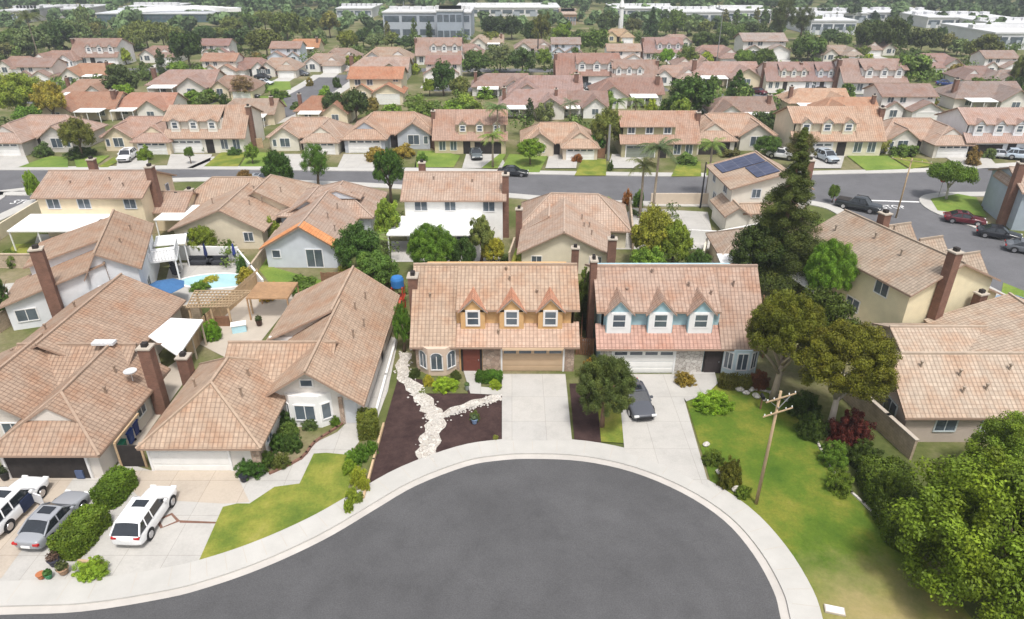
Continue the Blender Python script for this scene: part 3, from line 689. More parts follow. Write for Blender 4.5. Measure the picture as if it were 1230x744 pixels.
m = MB(); m.plate([(3.7, 10.0, 2.9), (6.8, 10.0, 2.8), (6.8, 13.0, 2.8), (3.7, 13.0, 2.9)], .12, 0, 0); p = m.build('patio_cover', M['paint'], h.root, (.82, .82, .8))
post_row(((6.6, 10.1), (6.6, 12.7)), .12, 2.7, p, (.7, .7, .7))
h.vents([(2.0, 4, 5.9), (2.4, 8, 5.8)])
h.finish()

# ---- cream two storey, upper left (G)
h = House('two_storey_house', 'cream two storey house with white patio cover beside the left street corner', (-49.6, 77.0), 0, (.72, .60, .42), (.52, .36, .29), trim=(.66, .66, .68))
h.block(-6.2, 6.0, 0.0, 8.4, 5.2, 6.9, 'x', ov=.45); h.block(5.8, 9.6, 2, 8.0, 2.6, 4.0, 'x', ov=.35)
h.patio(-7.5, 2.5, -4.6, -.02, 2.5, zb=2.9, posts=4)
h.window(-4.4, 0, 3.6, 1.4, 1.15); h.window(-.8, 0, 3.6, 1.4, 1.15); h.window(4.6, 0, 3.6, 1.3, 1.1); h.opening('patio_door', -1.5, 0, .1, 2.2, 2.0, 0); h.window(6.0, 6.6, 3.6, .8, .9, 90, mull=0); h.window(6.0, 5.2, 1, .6, .9, 90, mull=0)
h.chimney(6.35, 3.0, .8, 1.0, 7.7); h.chimney(-2.6, 6.6, .8, .8, 7.6, 5); h.chimney(9.0, 6.0, .8, .8, 3.9); h.chimney(3.5, -4.5, .9, .8, 3.4)
h.vents([(-3, 2, 6.0), (1.5, 2.5, 6.3), (3.5, 1.5, 5.9)])
h.finish()
# lower tan wing in front of it
# ---- H tan single storey
h = House('ranch_house', 'tan tiled single storey house behind the pool yard', (-33.4, 73.2), 0, (.68, .60, .46), (.55, .385, .30), trim=(.76, .74, .72))
h.block(-5.2, 4.8, 0.0, 9.0, 2.6, 4.9, 'y', ridge=0.6, ov=.5); h.block(-1.5, 7.2, 6.5, 16.0, 2.6, 5.0, 'y', ridge=2.4, ends='gh', inset=3.4); h.block(-8.2, 3.6, 9.2, 16.0, 2.6, 4.7, 'x', ends='hh', inset=3)
h.window(3.2, 0, 1.0, 1.0, 1.0); h.window(-3.4, 0, 1.0, 1.1, 1.0); h.patio(-9.0, -5.3, 3.2, 8.2, 2.4, zb=2.5, posts=2); h.chimney(-8.4, 8.8, .8, .8, 3.6)
h.vents([(2.4, 4.0, 4.2), (3.2, 6.0, 4.0), (-2.4, 5, 4.1), (4.6, 9, 4.2), (2.0, 7.2, 4.9)]); h.finish()
# ---- I pale blue single storey, orange front eaves
h = House('ranch_house', 'pale blue grey single storey house with sliding door and small lawn', (-22.8, 67.9), R(-1), (.58, .61, .66), (.55, .39, .32), trim=(.74, .74, .75))
h.block(-3.7, 3.9, 0.0, 11.0, 2.6, 4.9, 'y', ridge=0.4, ov=.5); h.block(-5.2, 5.6, 10.0, 18.6, 2.6, 5.0, 'y', ridge=1.4, ends='dh', inset=3.4); h.block(-4.6, 1.2, 10.4, 14.6, 2.6, 4.3, 'y', ridge=-1.8)
m = MB(); m.plate([(-4.2, -.55, 2.36), (.4, -.55, 4.98), (.4, 1.3, 4.98), (-4.2, 1.3, 2.36)], .03, 0, 0); m.plate([(4.4, -.55, 2.36), (.4, -.55, 4.98), (.4, 1.3, 4.98), (4.4, 1.3, 2.36)], .03, 0, 0); m.build('new_tiles', M['tile'], h.root, (.66, .30, .13))
h.opening('patio_door', 1.5, 0, .12, 1.7, 2.0, 0, mull=1); h.window(-2.6, 0, 1.2, .8, .8, 0, mull=0); h.window(-3.0, 10.4, .9, 1.4, 1.1)
h.vents([(2.0, 5, 4.2), (2.2, 8.5, 4.1), (3.0, 12.5, 4.2), (3.2, 3, 3.5)]); h.finish()
# ---- J white two storey with big white patio cover
h = House('two_storey_house', 'white two storey house with long white patio cover and tall brick chimney', (-6.7, 76.0), 0, (.80, .79, .76), (.55, .385, .31), trim=(.70, .70, .70))
h.block(-5.8, 5.6, 0.0, 8.6, 5.2, 7.0, 'x', ov=.45); h.patio(-7.3, 3.4, -4.8, -.02, 2.5, zb=3.0, posts=4, col=(.84, .84, .83))
h.window(-3.9, 0, 3.7, 1.4, 1.15); h.window(-.5, 0, 3.7, 1.2, 1.15); h.window(4.0, 0, 3.6, 1.3, 1.15); h.opening('patio_door', -2.5, 0, .1, 3.0, 2.0, 0, mull=2, pmat=M['dark']); h.opening('patio_door', 1.0, 0, .1, 1.8, 2.0, 0)
h.chimney(5.95, 1.2, .75, 1.1, 7.6); h.chimney(-4.4, 6.8, .8, .7, 7.4, 5.3); h.window(5.6, 4.5, 3.7, 1.0, 1.0, 90)
h.vents([(-2.6, 3, 6.5), (2.0, 2.6, 6.3)]); h.finish()
# ---- K cream single storey
h = House('ranch_house', 'cream single storey house with small brick chimney behind the orange and blue houses', (5.6, 66.4), R(-4), (.72, .65, .50), (.58, .41, .33), trim=(.75, .73, .70))
h.block(-4.6, 4.6, 0.0, 10.0, 2.6, 4.9, 'y', ridge=-.2, ov=.5); h.block(-5.0, 7.0, 7.4, 15.6, 2.6, 5.1, 'x', ends='hh', inset=3.2); h.block(-4.6, 1.0, 6.4, 10.6, 2.6, 4.2, 'y', ridge=-1.9)
h.window(3.2, 0, 1.0, 1.2, 1.0, pmat=M['glass']); h.window(-2.5, 6.4, 1.0, 1.6, 1.1); h.window(-3, 0, 1, 1, .9)
h.chimney(1.0, -1.6, .75, .7, 3.6); h.chimney(4.7, -1.6, .85, .7, 4.7); h.chimney(-5.3, 7.0, .7, .7, 4.6)
h.vents([(2.0, 4, 4.0), (2.6, 4.6, 3.8), (1.8, 6, 4.2), (2.8, 2.5, 3.7)]); h.finish()
# ---- solar two storey
h = House('two_storey_house', 'white two storey house with blue solar panels on its tan roof', (31.0, 80.4), R(2), (.70, .66, .58), (.56, .40, .31), trim=(.60, .62, .64))
h.block(-4.2, 5.2, 0.0, 9.5, 5.2, 6.9, 'y', ridge=1.8, ov=.5); h.block(-5.2, -2.6, -2.2, 3.2, 2.6, 3.5, 'y', ov=.4); h.block(-3.0, 3.4, -2.0, .4, 2.7, 3.3, 'x', ov=.3)
sl = (6.9 - 5.2) / 6.0
for k, (a, b, c, d) in enumerate(((-3.9, 1.4, 5.2, 9.0), (-1.2, 1.5, .6, 4.9))):
    m = MB(); q = [(a, c), (b, c), (b, d), (a, d)]; m.plate([(x, y, 5.2 + (x + 4.2) * sl + .12) for x, y in q], .05, 0, 0)
    m.build('solar_panel', M['solar'] if 'solar' in M else M.setdefault('solar', brick_mat('solar_cells', (.045, .055, .10), (.06, .07, .12), (.13, .14, .18), 1.0, 1.65, .03)), h.root)
h.window(-4.2, 2.4, 3.7, 1.2, 1.1, -90); h.window(-4.2, 7, 3.7, 1.0, 1.1, -90); h.window(-4.2, 6.0, 1.0, 1.1, 1.5, -90); h.window(-1.2, 0, 3.8, 1.0, 1.0); h.chimney(5.6, 2.0, .8, 1.1, 7.8)
h.finish()
# low house with hipped end beneath it
h = House('garden_house', 'small low tan roofed building with white awning under the tall conifer', (25.6, 65.8), R(-2), (.70, .62, .48), (.57, .42, .34), trim=(.78, .76, .74))
h.block(-3.4, 7.0, 0.0, 6.0, 2.5, 4.2, 'x', ends='hg', inset=2.6); h.patio(-4.2, .6, -2.6, -.02, 2.2, zb=2.5, posts=3); h.window(-1.5, 0, .9, 1.4, 1.1); h.window(3, 0, .9, 1.2, 1.0); h.finish()
# grey blue house at the right edge
h = House('two_storey_house', 'slate blue two storey house with leaning brick chimney at the right street corner', (61.6, 79.2), R(-12), (.34, .39, .44), (.55, .40, .33), trim=(.76, .76, .77))
h.block(0, 12, 0, 9.5, 5.0, 6.6, 'x', ov=.4); h.block(-.3, 0.3, 2, 8, 4.8, 5.4, 'y', ov=.1)
h.chimney(-.4, 2.0, .8, 1.0, 7.8); h.window(0, 5.6, 3.4, .9, 1.1, -90); h.window(0, 5.6, .9, .9, 1.1, -90); h.window(0, 7.6, 3.4, .8, 1.0, -90); h.window(3.2, 0, 3.5, 1.2, 1.1); h.window(8, 0, 3.5, 1.2, 1.1)
h.finish()

# ------------------------------------------------------------ street row and the rows behind it: one builder per type
def T1(h, mirror=False, dorm='peak', garage='closed', gcol=(.80, .79, .77), chim=True, scale=1.0):
    """two storeys under a long front slope with three dormers"""
    sx = -1 if mirror else 1; W = 6.4; X = lambda a, b: (min(sx * a, sx * b), max(sx * a, sx * b))
    zr, yr, yb = 7.0, 4.6, 10
    xl, xs = X(-W - .4, -2.6), X(-2.6, W + .4)
    h.slope([(xl[0], -.5, 2.55), (xl[1], -.5, 2.55), (xl[1], yr, zr), (xl[0], yr, zr)]); h.slope([(xs[0], -.5, 2.55), (xs[1], -.5, 2.55), (xs[1], 1.2, 3.8), (xs[0], 1.2, 3.8)])
    h.slope([(xs[0], .6, 5.15), (xs[1], .6, 5.15), (xs[1], yr, zr), (xs[0], yr, zr)]); h.slope([(-W - .4, yr, zr), (W + .4, yr, zr), (W + .4, yb + .5, 4.7), (-W - .4, yb + .5, 4.7)])
    h.w.box(-W, W, 0, yb, 0, 2.65); u = X(-2.6, W); h.w.box(u[0], u[1], 1.1, yb, 2.65, 5.2); u = X(-W, -2.6); h.w.box(u[0], u[1], 4.4, yb, 2.65, 5.1)
    for sd in (-1, 1):
        a, b = (W - .2, W + .006) if sd > 0 else (-W - .006, -W + .2); prof = [(0, 2.6), (yb, 2.6), (yb, 4.8), (yr, zr - .12), (0, 2.8)]
        if sd == sx: prof = [(1.1, 2.6), (yb, 2.6), (yb, 4.8), (yr, zr - .12), (1.1, 5.2)]
        n = len(h.w.v); h.w.v += [(a, y, z) for y, z in prof] + [(b, y, z) for y, z in prof]
        h.w.f += [tuple(range(n, n + 5)), tuple(range(n + 9, n + 4, -1))]; h.w.m += [0, 0]
        for i in range(5): j = (i + 1) % 5; h.w.f.append((n + i, n + j, n + 5 + j, n + 5 + i)); h.w.m.append(0)
    for c in (-1.3, 1.75, 4.8):
        if dorm == 'flat': h.window(sx * c, 1.1, 3.95, 1.05, .95, 0, wide=.1)
        else: h.dormer(sx * c, .6, 3.75, 1.5, 1.35, 3.2, pitch=.9 if dorm == 'peak' else .55, rcol=tuple(q * .9 for q in h.roof), win=(.8, .9))
    gx = sx * 3.2
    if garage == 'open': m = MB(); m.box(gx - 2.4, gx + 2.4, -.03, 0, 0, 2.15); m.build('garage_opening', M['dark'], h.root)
    else: h.garage(gx, 0, 4.8, 2.1, col=gcol, lights=h.detail)
    m = MB(); m.box(sx * -.6 - .65, sx * -.6 + .65, -.04, 0, 0, 2.4); m.build('porch_recess', M['dark'], h.root)
    h.window(sx * -3.0, 0, .7, 1.1, 1.5, 0, arch=h.detail); h.window(sx * -5.0, 0, .7, 1.1, 1.5, 0, arch=h.detail)
    if chim: h.chimney(sx * -(W + .35), 3.4, .7, .9, 6.9)
    h.finish()
def T2(h, mirror=False, garage='closed', gcol=(.80, .79, .77), hip=True, chim=False, gable=True):
    """single storey, garage wing forward, cross gable beside it"""
    sx = -1 if mirror else 1; X = lambda a, b: (min(sx * a, sx * b), max(sx * a, sx * b))
    h.block(-6.6, 6.6, 3.6, 12.2, 2.65, 5.0, 'x', ends='hh' if hip else 'gg', inset=3.4, ov=.5)
    g = X(.6, 6.8); h.block(g[0], g[1], 0, 8.0, 2.6, 4.7, 'y', ends='dg' if hip else 'gg', inset=2.8, ov=.45)
    c = X(-6.0, -1.0)
    if gable: h.block(c[0], c[1], 2.6, 8, 2.65, 4.4, 'y', ov=.4)
    gx = sx * 3.7
    if garage == 'open': m = MB(); m.box(gx - 2.4, gx + 2.4, -.03, 0, 0, 2.15); m.build('garage_opening', M['dark'], h.root)
    else: h.garage(gx, 0, 4.8, 2.1, col=gcol, lights=h.detail)
    yy = 2.6 if gable else 3.6
    h.window(sx * -3.5, yy, .8, 1.7, 1.5, 0, mull=1, arch=False); h.window(sx * -5.4, yy, .9, .6, 1.2, 0, mull=0)
    m = MB(); m.box(sx * -.3 - .55, sx * -.3 + .55, 3.56, 3.62, 0, 2.3); m.build('porch_recess', M['dark'], h.root)
    if chim: h.chimney(sx * -6.9, 7.5, .8, .9, 5.6)
    h.finish()
def T3(h, mirror=False):
    """back view: long hipped roof with lower wing and patio cover"""
    sx = -1 if mirror else 1; X = lambda a, b: (min(sx * a, sx * b), max(sx * a, sx * b))
    h.block(-7, 7, 1.5, 10.5, 2.65, 5.0, 'x', ends='hg', inset=3.4, ov=.5); g = X(-6.6, -.6); h.block(g[0], g[1], -1.5, 6, 2.6, 4.6, 'y', ends='gg', ov=.45)
    h.window(sx * -3.6, -1.5, .9, 1.6, 1.2); p = X(.2, 5.6); h.patio(p[0], p[1], -1.8, 1.48, 2.3, zb=2.5); h.chimney(sx * 6.2, 4.0, .8, .8, 5.6, 2)
    h.window(sx * 4.0, 1.5, .9, 1.6, 1.2); h.finish()
def T4(h, mirror=False):
    """two storey block seen from its back or side, gable roof, lower garage wing"""
    sx = -1 if mirror else 1; X = lambda a, b: (min(sx * a, sx * b), max(sx * a, sx * b))
    h.block(-5.6, 5.6, 3, 11.5, 5.1, 6.8, 'x', ov=.45); g = X(-.2, 6.2); h.block(g[0], g[1], 0, 6.0, 2.6, 4.3, 'y', ends='gg', ov=.4)
    h.garage(sx * 3.0, 0, 4.8, 2.1, lights=False); h.window(sx * -3.8, 3, 3.6, 1.2, 1.1); h.window(sx * -1.2, 3, 3.6, 1.2, 1.1); h.window(sx * 4.4, 3, 4.3, 1.0, .6)
    c = X(-4.9, -1.0); h.block(c[0], c[1], 2.2, 6, 2.7, 4.0, 'y', ov=.35); h.window(sx * -3.0, 2.2, .8, 1.5, 1.4)
    h.finish()
def solo(kind, label, px, py, wpx, wall, roof, name, off=0, **kw):
    X, Y = P(px, py); s = wpx / ppm(Y) / 13.6
    h = House(name, label, (X, Y + off), 0, wall, roof, group=None, **({'fascia': kw.pop('fascia')} if 'fascia' in kw else {}))
    kind(h, **kw); h.root.scale = (s, min(1, s), min(1.05, max(.92, s)))
    return h
ROOFK[0] = (.71, .75, .76)
solo(T2, 'tan roofed single storey house with white garage door, leftmost across the back street', 35, 188, 100, (.60, .56, .52), (.54, .38, .31), 'ranch_house', mirror=True)
solo(T2, 'single storey house with white SUV before its white garage, beside the olive tree', 160, 186, 92, CREAM, PINK, 'ranch_house')
solo(T1, 'white house with three round topped dormers and tall chimney across the back street', 250, 184, 98, (.72, .68, .60), TAN, 'dormer_house', mirror=True, dorm='arch')
solo(T2, 'hip roofed cream house behind the two young street trees', 362, 186, 90, (.70, .66, .56), (.56, .40, .31), 'ranch_house')
solo(T2, 'grey walled house with white garage and blue framed bay', 468, 184, 106, (.44, .46, .50), (.57, .38, .28), 'ranch_house', mirror=True)
solo(T1, 'brick fronted dormer house with dark open garage beside the palm trees', 565, 185, 90, (.56, .47, .32), (.53, .34, .26), 'dormer_house', garage='open')
solo(T2, 'tan roofed house with pink framed white garage behind the small round tree', 672, 193, 90, (.62, .53, .42), (.60, .41, .30), 'ranch_house')
solo(T1, 'olive walled dormer house with three square upper windows behind the tall palms', 791, 190, 96, (.36, .33, .20), (.55, .35, .26), 'dormer_house', mirror=True, dorm='flat', gcol=(.20, .22, .18))
solo(T2, 'tan roofed house with white gable and clipped hedge tree in front', 885, 186, 104, (.62, .58, .50), (.58, .40, .30), 'ranch_house', mirror=True, garage='open')
solo(T1, 'cream dormer house with tall left chimney behind the dark conifer', 1003, 188, 112, (.66, .60, .46), (.60, .40, .29), 'dormer_house', mirror=True, dorm='peak')
solo(T2, 'tan roofed house with white arched gable right of the cream dormer house', 1115, 190, 96, (.66, .62, .56), (.58, .41, .32), 'ranch_house', hip=True)
solo(T1, 'white dormer house with dark trim and dark open garage near the right edge', 1206, 190, 106, (.76, .77, .78), (.55, .38, .32), 'dormer_house', mirror=True, garage='open')

PROTO = {}
ROOFK[0] = (1, 1, 1)
def far_house(kind, label, px, base, wpx, wall, roof, mirror=False, rz=0):
    key = (kind.__name__, mirror); q_ = .86 + .24 * ((px * 7 + base * 13) % 10) / 10; roof = tuple(a * b * q_ for a, b in zip(roof, (.66, .70, .64)))
    X, Y = P(px, base); s = wpx / ppm(Y) / 13.6
    if key not in PROTO:
        nm = {'T1': 'dormer_house', 'T2': 'ranch_house', 'T3': 'ranch_house', 'T4': 'two_storey_house'}[kind.__name__]
        h = House(nm, label, (X, Y), 0, wall, roof, detail=False)
        if kind is T1: T1(h, mirror=mirror, chim=True)
        else: kind(h, mirror=mirror)
        o = h.root; PROTO[key] = o
    else:
        o = copy_tree(PROTO[key]); o['label'] = label; HOUSES.append(o)
    s = max(.8, min(s, 1.9)); o.location = (X, Y, 0); o.rotation_euler = (0, 0, R(rz)); o.scale = (s, min(s, 1.15), min(1.06, max(s, .9)))
    o['group'] = 'tile roofed houses in the rows beyond the back street'
    for c in o.children if False else [q for q in bpy.data.objects if q.parent == o]:
        b = c.name.split('.')[0]
        if b == 'roof': c.color = (*roof, 1)
        elif b in ('wall', 'dormer'): c.color = (*wall, 1)
        if b == 'dormer':
            for q in bpy.data.objects:
                if q.parent == c and q.name.startswith('dormer_roof'): q.color = (*roof, 1)
    if rz == 0 and kind is not T3:
        sx = -1 if mirror else 1; cx = X + s * sx * 3.4
        if base < 118: sheet('driveway', [(cx - 3 * s, Y - 7.5), (cx + 3 * s, Y - 7.5), (cx + 2.8 * s, Y - .1), (cx - 2.8 * s, Y - .1)], .022, M['concrete'])
    return o
F = far_house
PALE = (.70, .66, .60); G1 = (.66, .62, .55)
far_rows = [
 (T1, 'two storey white house with three front dormers before the dark trees at upper left', 116, 80, 58, WHITE, (.47, .31, .28), 0),
 (T2, 'pale hip roofed house right of the bright round bush at upper left', 186, 77, 48, WHITE, ROSE, 0),
 (T2, 'small pink roofed house at the upper left edge', 14, 92, 46, PALE, ROSE, 0),
 (T2, 'low house with two white cars parked in front at upper left', 62, 84, 50, WHITE, (.45, .29, .26), 1),
 (T3, 'orange tiled house below the white dormered two storey house', 103, 101, 50, PALE, (.56, .31, .22), 0),
 (T3, 'pinkish tiled house with white gable above the long brown wall', 104, 124, 56, WHITE, (.58, .36, .29), 1),
 (T3, 'long pink tiled house left of the parked dark car on the upper street', 215, 117, 76, PALE, (.49, .33, .31), 1),
 (T2, 'tan arched house beside the bare reddish tree on the upper street', 276, 120, 34, CREAM, (.50, .34, .29), 0),
 (T4, 'narrow two storey house squeezed between dark tree and domed trees', 257, 74, 28, WHITE, (.46, .28, .27), 0),
 (T4, 'orange and rose roofed house with white chimney on the upper street', 262, 96, 44, PALE, (.58, .34, .27), 0),
 (T2, 'rose roofed house with white gable on the upper street', 297, 94, 46, WHITE, (.48, .30, .28), 1),
 (T2, 'house behind the two dark cars on the upper street', 332, 94, 40, PALE, (.55, .40, .35), 0),
 (T2, 'tan hip roofed house with white garage at the end of the upper street', 386, 88, 48, WHITE, (.50, .37, .33), 0),
 (T3, 'bright orange roofed house below the large green tree', 362, 66, 36, CREAM, (.66, .33, .20), 0),
 (T4, 'small white house by the upper street with pale blue side', 342, 78, 24, PALEBLUE, ROSE, 1),
 (T2, 'small roof peeking between trees at the end of the upper street', 408, 80, 28, PALE, (.44, .32, .29), 0),
 (T3, 'long red tiled house behind the leftmost back street houses', 96, 146, 78, CREAM, (.58, .32, .24), 0),
 (T3, 'red tiled house behind the house with the white SUV', 168, 144, 70, PALE, (.54, .29, .23), 1),
 (T3, 'narrow tan house right of the round dormered house', 294, 152, 34, CREAM, (.52, .38, .33), 0),
 (T3, 'brick red roofed house behind the hip roofed cream house', 388, 148, 58, CREAM, (.56, .29, .21), 1),
 (T2, 'tan roofed house with two white garage doors before the office building', 462, 84, 60, WHITE, (.52, .38, .32), 0),
 (T1, 'pink two storey house with white dormers in front of the office building', 527, 78, 56, WHITE, (.52, .36, .33), 0),
 (T4, 'rose roofed house behind the dark green tree near the centre', 532, 100, 48, PALE, (.46, .28, .26), 1),
 (T4, 'big bright orange roofed house with cream gable and white patio', 450, 126, 76, (.68, .60, .44), (.58, .28, .19), 0),
 (T3, 'long pinkish roof just behind the orange roofed house', 452, 98, 70, PALE, (.53, .38, .35), 1),
 (T3, 'small tan house with pale patio beside dark trees below the office', 585, 60, 30, PALE, (.55, .42, .36), 0),
 (T3, 'rose roofed house with white patio cover right of the dark tree cluster', 600, 117, 64, WHITE, (.49, .33, .31), 1),
 (T3, 'large rose roofed house with several chimneys near the centre', 655, 126, 84, PALE, (.50, .33, .32), 0),
 (T3, 'second large rose roofed house just behind the street row palms', 640, 142, 76, PALE, (.49, .33, .32), 1),
 (T2, 'white gabled house left of the thin dark pole near the centre top', 641, 68, 46, WHITE, (.50, .37, .34), 0),
 (T4, 'pale two storey house beyond the bright yellow green tree', 680, 72, 36, PALEBLUE, (.44, .34, .33), 0),
 (T1, 'brown roofed white two storey house with two white garage doors', 706, 104, 78, WHITE, (.46, .27, .24), 0),
 (T4, 'tan roofed house with white garage left of the lime bush', 750, 82, 48, WHITE, (.54, .38, .33), 0),
 (T2, 'yellow walled house with orange trim near the white tower', 744, 52, 34, (.66, .55, .34), (.60, .42, .30), 0),
 (T1, 'pink and rose two storey house above the lime round bush', 796, 73, 48, (.66, .60, .62), (.50, .32, .31), 0),
 (T1, 'white dormered house with open dark garage at centre right', 762, 106, 56, WHITE, (.50, .34, .31), 1),
 (T2, 'white garage house tucked beside the large dark tree', 812, 105, 34, WHITE, (.50, .35, .32), 0),
 (T3, 'long brown red roof with white end gables behind the olive dormer house', 755, 129, 80, WHITE, (.46, .28, .25), 0),
 (T3, 'small white patio house behind the street row, centre right', 697, 141, 36, WHITE, (.44, .29, .27), 1),
 (T2, 'small pale house behind the olive tree at upper right centre', 815, 60, 34, PALE, (.52, .37, .34), 1),
 (T2, 'brown hip roofed house beside the yellow flowering shrub', 862, 80, 56, PALE, (.46, .30, .28), 0),
 (T3, 'long pinkish brown roof with yellow post behind the conical tree', 872, 105, 78, CREAM, (.48, .32, .30), 1),
 (T4, 'large pale lilac roofed two storey house below the tallest trees', 920, 72, 62, (.68, .66, .62), (.50, .40, .39), 0),
 (T1, 'pink two storey house with white garage and silver car in front', 944, 109, 50, PALE, (.47, .31, .30), 0),
 (T1, 'lilac dormered house with dark car before its white garage', 988, 109, 42, (.64, .64, .68), (.46, .30, .30), 0),
 (T2, 'pale roofed house right of the spreading tree at upper right', 1012, 76, 46, PALE, (.54, .42, .38), 0),
 (T1, 'two dormered house with dark and red cars at its white garage', 1048, 113, 78, WHITE, (.49, .34, .32), 0),
 (T2, 'rose roofed house with orange gable at upper right', 1134, 92, 60, PALE, (.46, .30, .29), 1),
 (T2, 'white gabled house behind the blue car at upper right', 1182, 106, 52, WHITE, (.44, .30, .29), 1),
 (T4, 'white house with round window at the upper right edge', 1204, 92, 38, WHITE, (.47, .34, .32), 0),
 (T3, 'brown roofed house with white gable behind the tan street row houses', 893, 150, 74, WHITE, (.45, .31, .28), 0),
 (T3, 'salmon roofed house with tan ridge behind the cream dormer house', 985, 138, 70, CREAM, (.62, .40, .31), 1),
 (T3, 'bright salmon roof left of the white gabled houses', 1022, 150, 46, CREAM, (.64, .36, .26), 0),
 (T4, 'red brown roofed house with two white gables at right', 1094, 148, 78, WHITE, (.47, .32, .30), 0),
 (T3, 'long grey rose roof behind the white dormer house at the right edge', 1190, 134, 80, PALE, (.44, .33, .32), 1),
 (T2, 'small grey roofed house at the far right edge', 1226, 112, 36, PALE, (.44, .34, .33), 0),
 (T2, 'tiny roof between trees left of the white industrial sheds', 1060, 68, 28, PALE, (.50, .37, .34), 1),
 (T2, 'small rose roof in the trees right of the pink dormered house', 560, 74, 30, PALE, (.50, .34, .32), 0),
 (T2, 'small pink roof behind the lime round bush near the centre', 835, 90, 30, PALE, (.50, .34, .31), 1),
 (T4, 'low house behind the orange roofed house at far left', 40, 104, 40, PALE, (.47, .32, .30), 0),
]
for k, l, x, b, wd, wc, rc_, mi in far_rows: F(k, l, x, b, wd, wc, rc_, bool(mi))
def recenter(root, c):
    root.location = (c[0], c[1], 0)
    T = Matrix.Translation((-c[0], -c[1], 0))
    def walk(o):
        for ch in kids.get(o.name, []):
            ch.data.transform(T); walk(ch)
    walk(root)
for r in HOUSES:
    if r.location.length < .01:
        lo = r['label']; recenter(r, (-17.5, 43) if 'mulch' in lo else (-33.5, 43) if 'open dark garage at the left' in lo else (35, 43))

# ------------------------------------------------------------ trees
def leaf_cloud(centers, radii, n_per, size, seed, flat=0.0, droop=0.0, inner=.25, aspect=1.7):
    """many separate leaf blades scattered over the surface (and some of the inside) of leafy clumps"""
    rg = np.random.default_rng(seed)
    C = np.repeat(np.array(centers), n_per, axis=0); Rr = np.repeat(np.array(radii), n_per)
    N = len(C)
    d = rg.normal(size=(N, 3)); d /= np.linalg.norm(d, axis=1)[:, None]
    rad = Rr * np.where(rg.random(N) < inner, rg.random(N) ** .5, .62 + .6 * rg.random(N))
    p = C + d * rad[:, None] * np.array([1, 1, .8])
    nrm = d + rg.normal(size=(N, 3)) * .55 + np.array([0, 0, .35 + flat]); nrm /= np.linalg.norm(nrm, axis=1)[:, None]
    t = np.cross(nrm, rg.normal(size=(N, 3))); t[:, 2] -= droop; t -= nrm * (t * nrm).sum(1)[:, None]; t /= np.linalg.norm(t, axis=1)[:, None]
    b = np.cross(nrm, t)
    L = size * (.6 + .8 * rg.random(N)); W = L / aspect
    L = L[:, None]; W = W[:, None]
    V = np.empty((N, 4, 3)); V[:, 0] = p - t * L; V[:, 1] = p + b * W + nrm * W * .25; V[:, 2] = p + t * L; V[:, 3] = p - b * W + nrm * W * .25
    clump = np.repeat(rg.random(len(centers)), n_per)
    val = np.clip(.5 * clump + .5 * rg.random(N), 0, 1)
    return V.reshape(-1, 3), val
def mesh_from_leaves(name, V, val, mat):
    N = len(V) // 4
    me = bpy.data.meshes.new(name); me.vertices.add(4 * N); me.vertices.foreach_set('co', V.astype(np.float32).ravel())
    me.loops.add(4 * N); me.loops.foreach_set('vertex_index', np.arange(4 * N, dtype=np.int32))
    me.polygons.add(N); me.polygons.foreach_set('loop_start', np.arange(0, 4 * N, 4, dtype=np.int32)); me.polygons.foreach_set('loop_total', np.full(N, 4, dtype=np.int32))
    me.update(calc_edges=True)
    at = me.attributes.new('leafv', 'FLOAT', 'FACE'); at.data.foreach_set('value', val.astype(np.float32))
    me.materials.append(mat); return me
ASP = {'round': 1.5, 'open': 1.5, 'mound': 1.2, 'spread': 1.0, 'cone': 2.2, 'conifer': 4.2, 'column': 3.6, 'lens': .9, 'wisp': 2.0}
